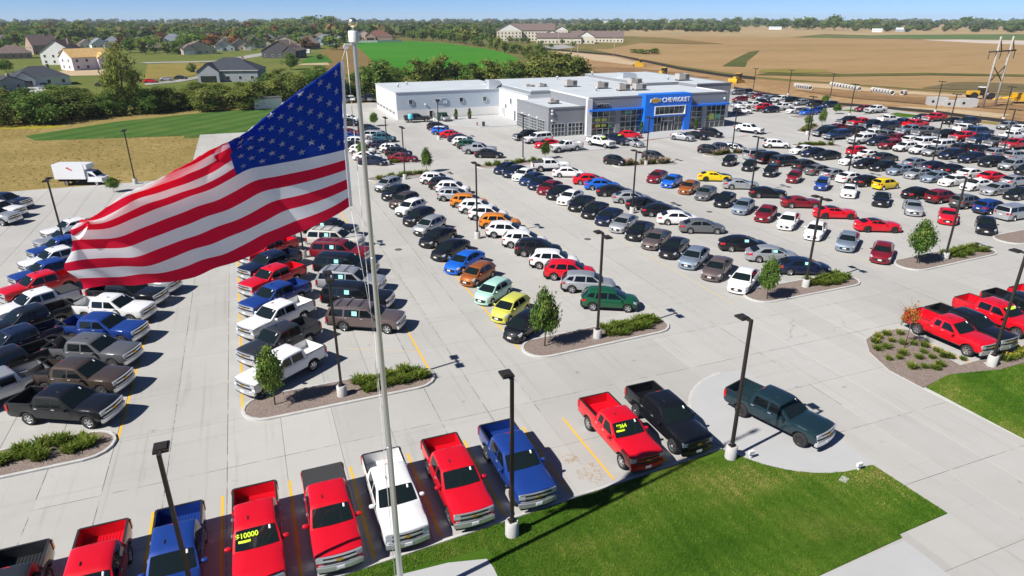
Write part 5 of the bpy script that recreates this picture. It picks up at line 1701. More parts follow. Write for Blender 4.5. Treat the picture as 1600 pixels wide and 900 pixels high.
# ---- painted lines
def strip(name, p0, p1, wd, m, z=0.004):
    p0, p1 = Vector((*p0, 0)), Vector((*p1, 0)); d = (p1 - p0).normalized(); n = Vector((-d.y, d.x, 0)) * wd / 2
    mb = MB(); mb.poly([tuple(q)[:2] + (z,) for q in (p0 - n, p1 - n, p1 + n, p0 + n)], m)
    return tag(link(name, mb.mesh(name)), kind='structure')
for x, y0, y1 in ((8.87, 37.2, 100), (15.5, 37.8, 92), (-2.65, 36.7, 100), (-9.07, 35.8, 80)): strip('parking_line', (x, y0), (x, y1), .13, 'yellow_paint')
for x, y0, y1 in ((34.6, 38.5, 95), (27.5, 38.6, 95), (46.0, 38.8, 80), (52.9, 40, 88)): strip('parking_line', (x, y0), (x, y1), .13, 'worn_yellow_paint')
for x in (-9.5, -6.65, -3.65, -.55, 2.45, 5.45, 8.6, 12.1, 14.6, 17.9): strip('parking_line', (x, 22.05 + .065 * x), (x, 28.9), .12, 'yellow_paint')
for x in (42.9, 45.6, 48.6, 51.8, 54.9): strip('parking_line', (x, 24.4), (x, 30.4), .12, 'yellow_paint')
for k in range(20):
    y = 40 + k * 3.55
    for x0, sgn in ((-2.5, 1), (8.75, -1), (15.6, 1), (27.2, -1)):
        if (x0 == 27.2 and y < 42): continue
        strip('parking_line', (x0, y), (x0 + sgn * 4.6, y + (2.3 if sgn > 0 else 2.3)), .11, 'worn_yellow_paint', .0044)

noisy('joint_sealant', [(0.42, (0.40, 0.39, 0.37)), (0.52, (0.12, 0.115, 0.105)), (0.75, (0.06, 0.06, 0.055))], 0.35, 4, 0.9, 1.6, 0.5)
for x, y0, y1 in ((-6.30, 22, 100), (-3.45, 22, 70), (-12.0, 22, 60), (7.95, 24, 60), (10.8, 30, 110), (13.65, 30, 90), (30.75, 24, 100), (50.7, 30, 90), (-9.15, 22, 34)): strip('pavement_joint', (x, y0), (x, y1), .035, 'joint_sealant', .0018)
for y, x0, x1 in ((31.1, -30, 60), (35.7, 27.5, 36.4), (21.9, 28, 36.5), (17.3, 28, 36.5)): strip('pavement_joint', (x0, y), (x1, y), .03, 'joint_sealant', .0024)
# round drains in the aisles
for k, (x, y) in enumerate(((12.3, 62), (31.5, 58), (-5.2, 84), (50.0, 62))):
    mb = MB(); mb.lathe([(.38, .0), (.36, .012)], 'hvac_grey', 18); o = tag(link('manhole_cover', mb.mesh('manhole_cover'), None, (x, y, .001)), 'round iron drain cover in the aisle, %s from the left' % ('second', 'third', 'leftmost', 'rightmost')[k], 'drain cover')

# pale washed-out splats between the front stalls and a rusty puddle mark
mat('washed_spot', (0.52, 0.50, 0.46), .9); noisy('rust_mark', [(0.46, (0.415, 0.40, 0.37)), (0.58, (0.33, 0.28, 0.21)), (0.72, (0.18, 0.14, 0.10))], 1.6, 6, .9, 6.0, .45)
gs = random.Random(4)
for k, (x, y, r) in enumerate(((-1.0, 26.2, .34), (-.75, 22.9, .33), (2.4, 26.4, .36), (5.35, 26.6, .36), (2.6, 23.6, .33), (5.5, 23.9, .34), (8.5, 26.9, .34), (-4.1, 25.9, .36), (-7.4, 25.4, .34))):
    mb = MB(); n = 22; i = mb.add([(x, y, .003)] + [(x + r * (1.0 if q % 2 else .28) * gs.uniform(.5, 1.15) * math.cos(6.283 * q / n), y + r * (1.0 if q % 2 else .28) * gs.uniform(.5, 1.15) * math.sin(6.283 * q / n), .003) for q in range(n)])
    for q in range(n): mb.face((i, i + 1 + q, i + 1 + (q + 1) % n), 'washed_spot')
    tag(link('pavement_spot', mb.mesh('pavement_spot')), kind='structure')
for x, y, r in ((13.75, 23.9, .75), (13.3, 25.3, .5)):
    mb = MB(); n = 20; mb.poly([(x + r * gs.uniform(.6, 1.15) * math.cos(6.283 * q / n), y + r * gs.uniform(.6, 1.15) * math.sin(6.283 * q / n), .0028) for q in range(n)], 'rust_mark')
    tag(link('pavement_stain', mb.mesh('pavement_stain')), kind='structure')
# ---- lawns and kerbs
def lawn_piece(name, pts, z=0.05, m='lawn'):
    mb = MB()
    a = sum(pts[k][0] * pts[(k + 1) % len(pts)][1] - pts[(k + 1) % len(pts)][0] * pts[k][1] for k in range(len(pts)))
    if a < 0: pts = pts[::-1]
    mb.prism(pts, -0.02, z, m)
    return tag(link(name, mb.mesh(name)), kind='structure')
arc = [(26.9 + 5.75 * math.cos(math.radians(a)), 24.6 + 5.55 * math.sin(math.radians(a))) for a in range(203, 277, 8)]
front_lawn = [(-30, 14.4), (19.4, 14.45), (24.5, 14.75), (24.6, 14.95), (27.85, 15.1), (27.62, 19.0)] + arc[::-1] + [(21.25, 22.98), (-30, 19.66)]
lawn_piece('lawn', front_lawn)
right_lawn = [(37.25, 23.55), (40.0, 24.15), (43.9, 23.3), (70, 23.6), (70, 13), (37.3, 13)]
lawn_piece('side_lawn', right_lawn)
def kerb_path(name, pts, wd, h, m='kerb_concrete', closed=False):
    """kerb of width WD, its inner edge on the path, growing to the right of travel"""
    n = len(pts); off = []
    for k in range(n):
        p = Vector(pts[k]); a = Vector(pts[k - 1]) if (k or closed) else None; b = Vector(pts[(k + 1) % n]) if (k < n - 1 or closed) else None
        d = ((b - p).normalized() if b else Vector((0, 0))) + ((p - a).normalized() if a else Vector((0, 0)))
        d.normalize(); q = Vector((d.y, -d.x))
        s = 1.0
        off.append(tuple(p + q * wd * s))
    mb = MB(); ch = .02
    prof = lambda p, o: [(p[0], p[1], -.01), (p[0], p[1], h), (p[0] * .1 + o[0] * .9, p[1] * .1 + o[1] * .9, h), (o[0], o[1], h - ch), (o[0], o[1], -.01)]
    rows = [prof(pts[k], off[k]) for k in range(n)]
    if closed: rows.append(rows[0])
    mb.grid(rows, m, False, flip=True)
    return mb
def kerb(name, pts, wd=.16, h=.12, closed=False, m='kerb_concrete'):
    return tag(link(name, kerb_path(name, pts, wd, h, m, closed).mesh(name, 30)), kind='structure')
kerb('kerb', [(21.25, 23.02), (-30, 19.7)], .17, .075)
kerb('kerb', [(37.25, 14)] + [(37.25, 18), (36.95, 23.4), (36.95, 26.0), (37.9, 28.4), (39.2, 29.85), (41.0, 30.5), (43.0, 30.25), (43.45, 29.8)], .30, .02)
kerb('kerb', [(43.5, 24.15), (70, 24.25)][::-1], .16, .11)
# display pad for the dark pickup and the flagpole pad
mb = MB()
padc = [(26.9 + 5.6 * math.cos(math.radians(a)), 24.4 + 5.55 * math.sin(math.radians(a))) for a in range(95, 281, 7)]
mb.prism([(27.75, 19.0), (28.2, 29.7)] + padc[1:], -.02, .012, 'white_concrete')
tag(link('display_pad', mb.mesh('display_pad')), kind='structure')
kerb('pad_edge', padc[::-1][12:], .22, .016)
mb = MB(); mb.prism([(-1.5, 17.0), (7.0, 17.0), (7.0, 19.8), (6.9, 20.35), (5.3, 20.75), (2.5, 20.9), (-1.5, 20.75)], .03, .075, 'white_concrete')
tag(link('flagpole_pad', mb.mesh('flagpole_pad')), kind='structure')
mb = MB(); mb.prism([(-30, 12.0), (24.5, 12.0), (24.5, 14.6), (19.4, 14.35), (-30, 14.3)], -.02, .02, 'white_concrete')
tag(link('sidewalk', mb.mesh('sidewalk')), kind='structure')

noisy('mulch', [(0.30, (0.12, 0.09, 0.072)), (0.5, (0.24, 0.19, 0.162)), (0.66, (0.36, 0.30, 0.27))], 9.0, 6, 0.95, 30.0, 0.5, 1.0, 24)
def stadium(a, b, r, n=9, r2=None):
    a, b = Vector(a), Vector(b); d = (b - a).normalized(); t0 = math.atan2(d.y, d.x); r2 = r2 or r
    P = [tuple(b + Vector((math.cos(t0 + t), math.sin(t0 + t))) * r2) for t in np.linspace(-math.pi / 2, math.pi / 2, n)]
    P += [tuple(a + Vector((math.cos(t0 + t), math.sin(t0 + t))) * r) for t in np.linspace(math.pi / 2, 1.5 * math.pi, n)]
    return P
ISLANDS = [((-24, 35.5), (-10.5, 35.85), 1.25), ((-1.25, 36.35), (7.6, 36.5), 1.28), ((17.0, 37.25), (26.1, 37.65), 1.28), ((37.8, 39.1), (46.9, 39.25), 1.3), ((56.1, 39.8), (66.0, 40.3), 1.35), ((72.5, 41.5), (80, 41.8), 1.4),
           ((16.2, 93.8), (23.8, 94.8), 1.2), ((16.6, 104.6), (24.6, 104.4), 1.2), ((33.6, 96.2), (43.6, 97.3), 1.2), ((53.8, 89.2), (61.9, 88.2), 1.2), ((72.3, 90.9), (79.4, 90.7), 1.2), ((93, 92.6), (99, 90.6), 1.2), ((105.8, 104.6), (113.5, 110.2), 1.5), ((119.5, 121.9), (124.5, 122.8), 1.0)]
for a, b, r in ISLANDS:
    P = stadium(a, b, r)
    kerb('kerb', P, .17, .12, True)
    mb = MB(); mb.prism([((p[0]), (p[1])) for p in P], -.01, .085, 'mulch')
    tag(link('mulch_bed', mb.mesh('mulch_bed')), kind='structure')
mb = MB(); mb.prism([(37.0, 23.55), (36.98, 26.0), (37.92, 28.38), (39.22, 29.82), (41.0, 30.46), (42.95, 30.2), (43.4, 29.8), (42.2, 26.6), (41.9, 24.7), (70, 24.7), (70, 23.65), (43.9, 23.35), (40.0, 24.1)][::-1], -.01, .06, 'mulch')
tag(link('mulch_bed', mb.mesh('mulch_bed')), kind='structure')
for nm, pts in (('grass_island', [(139, 127.5), (147, 127.5), (149.5, 122), (141, 124)]), ('grass_island', [(140, 116), (149, 119), (150, 111.5), (143, 112)]), ('grass_verge', [(149.8, 112), (154, 112.5), (156, 92), (151.5, 92)])):
    lawn_piece(nm, pts, .06, 'weed' if 'verge' in nm else 'lawn')
# showroom forecourt: pale walk with a kerb, raised a little
mb = MB(); mb.prism([(49.0, 103.6), (50.5, 102.3), (63.8, 102.6), (69.2, 107.4), (76.2, 108.8), (78, 104.9), (81.5, 103.8), (91.5, 104.6), (93.4, 109.9), (95.5, 105.8), (99, 106.4), (100, 116.0), (61.8, 116.0), (61.8, 117.4), (54.0, 117.4), (53.5, 112)], -.01, .10, 'white_concrete')
tag(link('forecourt', mb.mesh('forecourt')), kind='structure')
kerb('kerb', [(99, 106.4), (95.5, 105.8), (93.4, 109.9), (91.5, 104.6), (81.5, 103.8), (78, 104.9), (76.2, 108.8), (69.2, 107.4), (63.8, 102.6), (50.5, 102.3), (49.0, 103.6)], -.17, .105)
for a, b in (((69.4, 107.55), (73.2, 108.3)), ((89.8, 104.75), (92.0, 105.4))): 
    mb = MB(); mb.obox(((a[0] + b[0]) / 2, (a[1] + b[1]) / 2 - .12, .02), math.dist(a, b), .2, .10, 'red_paint', math.atan2(b[1] - a[1], b[0] - a[0])); tag(link('red_kerb', mb.mesh('red_kerb')), kind='structure')
mb = MB(); mb.prism([(42, 139), (46, 134.5), (52, 134), (54.3, 134), (56.4, 140), (56.4, 151.2), (40, 151.2), (40.5, 146)], -.01, .09, 'white_concrete')
tag(link('service_walk', mb.mesh('service_walk')), kind='structure')

# ---- real grass blades on the near lawns
def point_in(pts, x, y):
    c = False; j = len(pts) - 1
    for i in range(len(pts)):
        if (pts[i][1] > y) != (pts[j][1] > y) and x < (pts[j][0] - pts[i][0]) * (y - pts[i][1]) / (pts[j][1] - pts[i][1]) + pts[i][0]: c = not c
        j = i
    return c
mat('grass_blade', (0.05, 0.11, 0.012), 0.9, spec=0.1)
def blade_material():
    m = MATS['grass_blade']; t = NT(m)
    a = t.n('Attribute', attribute_name='tone')
    t.l(t.ramp(a.outputs['Fac'], [(0.0, (0.036, 0.10, 0.007)), (0.45, (0.085, 0.175, 0.015)), (0.75, (0.16, 0.22, 0.032)), (1.0, (0.32, 0.29, 0.09))]), t.b.inputs['Base Color'])
blade_material()
def tri_mesh(name, co, nper, tone, m, tone_per_face=True):
    """co: (faces, nper, 3) array; separate faces; a tone attribute per point"""
    nf = len(co); me = bpy.data.meshes.new(name)
    me.vertices.add(nf * nper); me.vertices.foreach_set('co', co.reshape(-1).astype(np.float32))
    me.loops.add(nf * nper); me.loops.foreach_set('vertex_index', np.arange(nf * nper, dtype=np.int32))
    me.polygons.add(nf); me.polygons.foreach_set('loop_start', np.arange(0, nf * nper, nper, dtype=np.int32)); me.polygons.foreach_set('loop_total', np.full(nf, nper, dtype=np.int32))
    at = me.attributes.new('tone', 'FLOAT', 'POINT'); at.data.foreach_set('value', np.repeat(tone, nper).astype(np.float32))
    me.materials.append(MATS[m]); me.update(calc_edges=True); me.validate()
    return me
def blades(name, pts, n, seed, box):
    g = np.random.default_rng(seed); P = []
    X = g.uniform(box[0], box[1], n * 3); Y = g.uniform(box[2], box[3], n * 3)
    keep = [k for k in range(len(X)) if point_in(pts, X[k], Y[k]) and not (X[k] < 7.05 and Y[k] < 20.95)][:n]
    X, Y = X[keep], Y[keep]; k = len(X)
    ang = g.uniform(0, 2 * np.pi, k); h = g.uniform(.035, .085, k); w = g.uniform(.008, .02, k); ln = g.normal(0, .03, (k, 2))
    dx, dy = np.cos(ang) * w, np.sin(ang) * w
    z0 = np.full(k, .048)
    co = np.stack([np.stack([X - dx, Y - dy, z0], 1), np.stack([X + dx, Y + dy, z0], 1), np.stack([X + ln[:, 0], Y + ln[:, 1], z0 + h], 1)], 1)
    tone = .42 + g.normal(0, .15, k)
    for f_, a_ in ((.35, .16), (.8, .13), (1.7, .10), (3.9, .09)):
        for q_ in range(3):
            th, ph = g.uniform(0, 6.28), g.uniform(0, 6.28); tone = tone + a_ * .6 * np.sin(f_ * g.uniform(.7, 1.4) * (X * np.cos(th) + Y * np.sin(th)) * 2 + ph)
    tone = np.clip(tone, 0, 1)
    return tag(link(name, tri_mesh(name, co, 3, tone, 'grass_blade')), kind='stuff')
blades('lawn_grass', front_lawn, 150000, 5, (-2, 28, 14.4, 22.6))
blades('side_lawn_grass', right_lawn, 60000, 6, (37, 50, 16, 24.2))

# ------------------------------------------------------------------ lamp posts
mat('bronze_metal', (0.035, 0.03, 0.027), 0.5, metal=0.3)
mat('lamp_lens', (0.12, 0.12, 0.12), 0.3)
def lamp_proto(double, hp):
    t = thing('lamp_post', None, None)
    mb = MB(); mb.lathe([(.31, -.02), (.30, .72), (.27, .76)], 'kerb_concrete', 18); link('pedestal', mb.mesh('pedestal', 40), t)
    mb = MB(); mb.box(-.16, .16, -.16, .16, .76, .80, 'bronze_metal'); mb.lathe([(.15, .80), (.10, .95)], 'bronze_metal', 4); link('base_plate', mb.mesh('base_plate'), t)
    mb = MB(); w = .075
    rows = [[(-a, -a, z), (a, -a, z), (a, a, z), (-a, a, z), (-a, -a, z)] for a, z in ((w, .78), (w * .9, hp))]
    mb.grid(rows, 'bronze_metal', False); mb.poly([(-w, -w, hp), (w, -w, hp), (w, w, hp), (-w, w, hp)], 'bronze_metal'); link('pole', mb.mesh('pole'), t)
    for s in ((1, -1) if double else (1,)):
        mb = MB(); mb.box(-.04, .04, min(s * .05, s * .36), max(s * .05, s * .36), hp - .16, hp - .07, 'bronze_metal'); arm = link('arm', mb.mesh('arm'), t)
        mb = MB(); y0, y1 = sorted((s * .32, s * .92))
        mb.box(-.25, .25, y0, y1, hp - .18, hp - .09, 'bronze_metal')
        mb.box(-.19, .19, y0 + .07, y1 - .07, hp - .095, hp - .045, 'bronze_metal')
        hd = link('lamp_head', mb.mesh('lamp_head'), t)
        mb = MB(); mb.box(-.2, .2, y0 + .06, y1 - .06, hp - .20, hp - .181, 'lamp_lens'); link('lens', mb.mesh('lens'), hd)
    return t
# ------------------------------------------------------------------ flagpole and flag
mat('pole_metal', (0.62, 0.63, 0.64), 0.32, metal=0.75)
mat('white_enamel', (0.80, 0.80, 0.80), 0.35)
mat('gold_leaf', (0.86, 0.78, 0.55), 0.22, metal=0.9)
mat('rope', (0.72, 0.70, 0.66), 0.9)
FPX, FPY = 3.02, 19.32
t = thing('flagpole', 'tall silver flagpole with white cap and gilded ball finial at the lawn edge', 'flagpole', (FPX, FPY, 0.07))
mb = MB(); zs = [0, 4, 7.5, 11, 14.5, 18, 20.75]; rs = [.122, .110, .099, .088, .077, .066, .057]
mb.lathe(list(zip(rs, zs)), 'pole_metal', 20); link('shaft', mb.mesh('shaft', 60), t)
mb = MB()
for z in (7.5, 14.5): mb.lathe([(.128 - .0031 * z, z - .02), (.136 - .0031 * z, z), (.128 - .0031 * z, z + .02)], 'pole_metal', 20)
link('joint_ring', mb.mesh('joint_ring'), t)
mb = MB(); mb.lathe([(.34, 0), (.34, .05), (.22, .12)], 'white_enamel', 20); link('base_collar', mb.mesh('base_collar', 40), t)
mb = MB(); mb.lathe([(.10, 20.70), (.10, 20.74), (.145, 20.745), (.145, 21.0), (.13, 21.03)], 'white_enamel', 18); c = link('truck_cap', mb.mesh('truck_cap', 40), t)
mb = MB(); mb.box(-.27, .0, -.035, .035, 20.66, 20.70, 'white_enamel'); mb.lathe([(.07, -.03), (.07, .03)], 'white_enamel', 10, 'y', (-.24, 0, 20.62)); link('pulley', mb.mesh('pulley'), c)
mb = MB(); mb.lathe([(.02, 21.03), (.02, 21.12)] + [(.125 * math.sin(a), 21.235 - .125 * math.cos(a)) for a in np.linspace(.2, math.pi - .02, 11)], 'gold_leaf', 18); link('ball_finial', mb.mesh('ball_finial', 60), t)
mb = MB(); mb.tube((-.24, 0, 20.6), (-.40, 0, 20.22), .008, .008, 'rope'); mb.tube((-.52, 0, 16.1), (-.15, 0, 12.0), .008, .008, 'rope'); mb.tube((-.15, 0, 12.0), (-.20, .02, 1.3), .008, .008, 'rope')
mb.tube((-.22, .05, 20.6), (-.18, .05, 1.3), .008, .008, 'rope'); link('halyard', mb.mesh('halyard'), t)

def cloth_mat(name, col):
    m = mat(name, col, 0.75, spec=0.2); q = NT(m)
    tr = q.n('BsdfTranslucent'); tr.inputs[0].default_value = (*(min(1.0, c * 1.15) for c in col), 1)
    mx = q.n('MixShader'); mx.inputs[0].default_value = 0.62
    q.l(q.b.outputs[0], mx.inputs[1]); q.l(tr.outputs[0], mx.inputs[2]); q.l(mx.outputs[0], q.out.inputs[0])
    q.bump(q.noise(q.coords(1.0, obj=True), 60.0, 2), 0.05, 0.01)
cloth_mat('flag_red', (0.70, 0.012, 0.050)); cloth_mat('flag_white', (0.85, 0.85, 0.86)); cloth_mat('flag_blue', (0.010, 0.045, 0.33))
def catm(tab_, u):
    us = FLAG_U; n = len(us)
    for k in range(n - 1):
        if u <= us[k + 1] + 1e-9: break
    f = (u - us[k]) / (us[k + 1] - us[k])
    P = [Vector(tab_[max(0, min(n - 1, q))]) for q in (k - 1, k, k + 1, k + 2)]
    return 0.5 * ((2 * P[1]) + (P[2] - P[0]) * f + (2 * P[0] - 5 * P[1] + 4 * P[2] - P[3]) * f * f + (3 * P[1] - P[0] - 3 * P[2] + P[3]) * f ** 3)
FO = Vector((2.52, 19.36, 0)); FD = Vector((*FLAG_DIR, 0)); FN = Vector((*FLAG_NRM, 0))
def flag_pt(u, v):
    u = max(0.0, min(1.0, u))
    top, mid, bot = catm(FLAG_TOP, u), catm(FLAG_MID, u), catm(FLAG_BOT, u)
    vc = float(np.interp(u, (0, .15, .4, 1), (0, .02, .15, .36)))
    vm = 7 / 13
    if v >= vm: q = mid.lerp(bot, (v - vm) / (1 - vm)); back = 0
    elif v >= vc: q = top.lerp(mid, (v - vc) / (vm - vc)); back = 0
    else:
        dv = (vc - v) * 4.2; q = top + Vector((-.10 * dv, -.50 * dv)); back = .06 + .34 * dv
    ph = 9.5 * u + 2.6 * v
    A = min(1.0, u * 3.0)
    n = A * (.24 * math.sin(ph * .9 + .5) + .18 * math.sin(18 * u + 7.0 * v + .8 + .8 * math.sin(3.1 * v)) + .065 * math.sin(31 * u + 13 * v + 1.5 * math.sin(7 * v)) + .02 * math.sin(55 * u + 20 * v))
    n += .06 * A * math.sin(13 * v + 5 * u)
    if v < vc + .10 and u > .1:                       # the rolled upper edge bulges toward the viewer
        n += .30 * min(1, u * 1.6) * math.exp(-((v - vc) / .07) ** 2)
    dz = .03 * math.sin(ph + 1.2) * A
    q = q + Vector(((.16 * math.sin(9.5 * v + 1.0) - .10 * math.sin(21 * v)) * u ** 5, .05 * math.sin(17 * u + 2) * (1 if v > .9 else .3)))
    p = FO + FD * q.x + FN * (n - back)
    return Vector((p.x, p.y, q.y + dz))
fl = thing('flag', 'large striped red, white and blue flag with stars streaming from the pole', 'flag', (2.52, 19.36, 18.2))
flo = Vector((2.52, 19.36, 18.2))
NU, NS = 110, 5
uv = lambda k: k / NU
for srow in range(13):
    mb = MB(); u0 = int(.4 * NU) if srow < 7 else 0
    rows = [[tuple(flag_pt(uv(k), (srow + q / NS) / 13) - flo) for k in range(u0, NU + 1)] for q in range(NS + 1)]
    mb.grid(rows, 'flag_red' if srow % 2 == 0 else 'flag_white', True)
    link('stripe', mb.mesh('stripe'), fl)
mb = MB(); rows = [[tuple(flag_pt(uv(k), q / 35 * 7 / 13) - flo) for k in range(0, int(.4 * NU) + 1)] for q in range(36)]
mb.grid(rows, 'flag_blue', True); canton = link('canton', mb.mesh('canton'), fl)
mb = MB(); rows = []
for q in range(27):
    p = flag_pt(0, q / 26) - flo; rows.append([tuple(p - FD * .10 + Vector((0, 0, 0))), tuple(p - FD * .02)])
mb.grid(rows, 'flag_white', True); link('hoist_band', mb.mesh('hoist_band'), fl)
def star(cu, cv):
    mb = MB()
    W_, H_ = 3.15, 4.15
    for s in (1, -1):
        c = flag_pt(cu, cv); e = .004
        nn = (flag_pt(cu + e, cv) - c).cross(flag_pt(cu, cv + e) - c).normalized()
        if nn.dot(FN) < 0: nn = -nn
        pts = [c + nn * .012 * s - flo]
        for k in range(10):
            r = .112 if k % 2 == 0 else .045
            a = math.pi * k / 5
            pts.append(flag_pt(cu + r * math.sin(a) / W_ * .4, max(0, cv - r * math.cos(a) / H_)) + nn * .012 * s - flo)
        i = mb.add(pts)
        for k in range(10):
            q = (i, i + 1 + k, i + 1 + (k + 1) % 10)
            mb.face(q if s > 0 else q[::-1], 'flag_white')
    return mb
for j in range(1, 10):
    for i in range(1, 12):
        if (i + j) % 2 == 0:
            link('star', star(i / 12 * .4, j / 10 * 7 / 13).mesh('star'), canton)
# ------------------------------------------------------------------ dealership building
def metal_panel(name, col, period, depth=0.4, axis=0):
    m = mat(name, col, 0.5, metal=0.0, spec=0.4); t = NT(m)
    p = t.coords(1.0); s = t.n('SeparateXYZ'); t.l(p, s.inputs[0])
    h = t.math('ADD', s.outputs[0], s.outputs[1])
    w = t.math('PINGPONG', t.math('MULTIPLY', h, 1.0), period / 2)
    n = t.noise(p, .4, 4)
    t.l(t.mix(t.math('MULTIPLY', n, .16), col, tuple(c * .7 for c in col)), t.b.inputs['Base Color'])
    t.bump(t.math('GREATER_THAN', w, period * .22), depth, .05)
metal_panel('rib_siding', (0.47, 0.54, 0.61), 0.45)  # white metal; blue-grey of its shaded south face put into the colour
metal_panel('grey_panel', (0.235, 0.245, 0.265), 1.2, .15)
metal_panel('pale_panel', (0.66, 0.66, 0.66), 1.2, .12)
noisy('white_masonry', [(0.3, (0.70, 0.69, 0.67)), (0.7, (0.78, 0.77, 0.75))], 0.5, 5, 0.8, 4, .3)
noisy('roof_membrane', [(0.3, (0.43, 0.47, 0.50)), (0.6, (0.50, 0.54, 0.57)), (0.8, (0.54, 0.575, 0.60))], 0.25, 5, 0.7, 2.5, .35)
mat('sign_blue', (0.008, 0.17, 0.74), 0.4, spec=0.5)
mat('aluminium', (0.62, 0.64, 0.66), 0.4, metal=0.5)
mat('door_white', (0.76, 0.76, 0.75), 0.5)
mat('hvac_tan', (0.42, 0.39, 0.36), 0.6)
mat('hvac_dark', (0.08, 0.08, 0.08), 0.7)
mat('sign_white', (0.85, 0.85, 0.86), 0.4)
mat('sign_grey', (0.12, 0.13, 0.15), 0.4)
mat('poster_lime', (0.50, 0.62, 0.04), 0.6)
mat('poster_green', (0.08, 0.45, 0.22), 0.6)
def glazing(name, c0):
    m = mat(name, c0, 0.06, spec=0.9); t = NT(m)
    n = t.noise(t.coords(1.0), 0.55, 3)
    t.l(t.ramp(n, [(0.35, tuple(c * .45 for c in c0)), (0.6, c0), (0.75, (c0[0] * 2.6, c0[1] * 2.6, c0[2] * 2.4))]), t.b.inputs['Base Color'])
glazing('shop_glass', (0.030, 0.050, 0.052))
mat('window_dark', (0.02, 0.024, 0.03), 0.08, spec=0.8)

bd = thing('dealership_building', 'low car dealership with grey panels, blue entrance portal and white service wing', 'dealership', (0, 0, 0))
def blk(name, x0, x1, y0, y1, z0, z1, m, parent=bd):
    mb = MB(); mb.box(x0, x1, y0, y1, z0, z1, m); return link(name, mb.mesh(name), parent)
# service wing
blk('masonry_base', 31.95, 56.7, 151.5, 175.8, -.1, 2.1, 'white_masonry')
blk('wall', 31.97, 56.7, 151.53, 175.75, 2.1, 5.95, 'rib_siding')
blk('roof', 31.8, 60.0, 151.4, 175.9, 5.95, 6.12, 'roof_membrane')
# taller west wall panels carrying the bay doors
blk('wall', 31.90, 31.97, 151.55, 175.7, 2.1, 5.95, 'pale_panel')
# link wall, main hall, rear block
blk('wall', 56.72, 66, 134.0, 164, -.1, 6.15, 'white_masonry')
blk('roof', 56.6, 66.1, 133.9, 164.1, 6.15, 6.3, 'roof_membrane')
blk('wall', 57.4, 95.0, 134.1, 164.0, -.1, 6.90, 'grey_panel')
blk('wall', 62.0, 94.85, 116.4, 134.0, -.1, 7.08, 'grey_panel')
blk('roof', 62.15, 94.7, 116.55, 134.2, 7.08, 7.15, 'roof_membrane')
blk('roof', 57.6, 95.0, 134.25, 164.1, 6.90, 7.12, 'roof_membrane')
for a in ((61.95, 62.15, 116.35, 134.2), (94.7, 94.9, 116.35, 127.0)): blk('parapet', *a, 7.0, 7.3, 'pale_panel')
blk('parapet', 62.15, 94.7, 116.34, 116.55, 7.0, 7.3, 'grey_panel')
blk('wall', 95.0, 104.5, 127.2, 164.0, -.1, 7.75, 'grey_panel')
blk('wall', 86.0, 95.0, 134.3, 164.2, 6.95, 7.75, 'grey_panel')
blk('roof', 86.1, 104.4, 134.5, 164.05, 7.75, 7.80, 'roof_membrane'); blk('roof', 95.05, 104.4, 127.3, 134.5, 7.75, 7.795, 'roof_membrane')
blk('parapet', 95.0, 104.5, 127.1, 127.3, 7.7, 7.95, 'grey_panel'); blk('parapet', 104.4, 104.6, 127.1, 164.0, 7.7, 7.95, 'grey_panel')
# low service drive
blk('wall', 54.2, 62.0, 117.7, 134.0, -.1, 5.38, 'grey_panel')
blk('roof', 54.35, 61.95, 117.85, 133.9, 5.38, 5.43, 'roof_membrane')
for a in ((54.15, 54.35, 117.6, 134.1), (54.35, 61.95, 117.6, 117.85)): blk('parapet', *a, 5.3, 5.62, 'grey_panel')
# white corner pier of the showroom
blk('corner_pier', 61.6, 62.7, 115.9, 116.6, 0, 7.0, 'pale_panel')
blk('corner_pier', 68.05, 69.15, 116.05, 116.45, 0, 4.7, 'grey_panel'); blk('corner_pier', 88.75, 89.85, 116.05, 116.45, 0, 4.7, 'grey_panel')
blk('fascia', 61.9, 74.2, 115.5, 116.42, 4.68, 5.04, 'sign_blue'); blk('fascia', 85.0, 95.1, 115.5, 116.42, 4.68, 5.04, 'sign_blue')

PANE = {}
def window(x0, x1, z0, z1, y, nx, nz, facing, glass='shop_glass', frame='aluminium', name='window'):
    """a framed, divided window; FACING 'S' lies in a plane of constant y, 'W' in one of constant x (then x0, x1 are y values)"""
    T_ = (lambda a, d, z: (a, y - d, z)) if facing == 'S' else (lambda a, d, z: (y - d, a, z))
    mb = MB(); f = .07
    def bar(a0, a1, b0, b1, d0, d1):
        mb.box(a0, a1, d0, d1, b0, b1, frame, lambda a, d, z: T_(a, d, z))
    for k in range(nx + 1):
        a = x0 + (x1 - x0) * k / nx; bar(a - f / 2, a + f / 2, z0, z1, -.02, .12)
    for k in range(nz + 1):
        b = z0 + (z1 - z0) * k / nz; bar(x0, x1, b - f / 2, b + f / 2, -.018, .115)
    o = link(name, mb.mesh(name), bd)
    w, h = (x1 - x0) / nx - f, (z1 - z0) / nz - f
    key = (round(w, 3), round(h, 3), facing, glass)
    if key not in PANE:
        pm = MB()
        if facing == 'S': pm.box(-w / 2, w / 2, -.03, -.01, -h / 2, h / 2, glass)
        else: pm.box(-.03, -.01, -w / 2, w / 2, -h / 2, h / 2, glass)
        PANE[key] = pm.mesh('pane')
    for i in range(nx):
        for j in range(nz):
            a, b = x0 + (x1 - x0) * (i + .5) / nx, z0 + (z1 - z0) * (j + .5) / nz
            link('pane', PANE[key], o, (a, y, b) if facing == 'S' else (y, a, b))
    return o
window(62.75, 68.0, .12, 4.66, 116.36, 4, 4, 'S'); window(69.2, 74.1, .12, 4.66, 116.36, 4, 4, 'S')
window(85.0, 88.7, .12, 4.66, 116.36, 3, 4, 'S'); window(89.9, 94.75, .12, 4.66, 116.36, 4, 4, 'S')
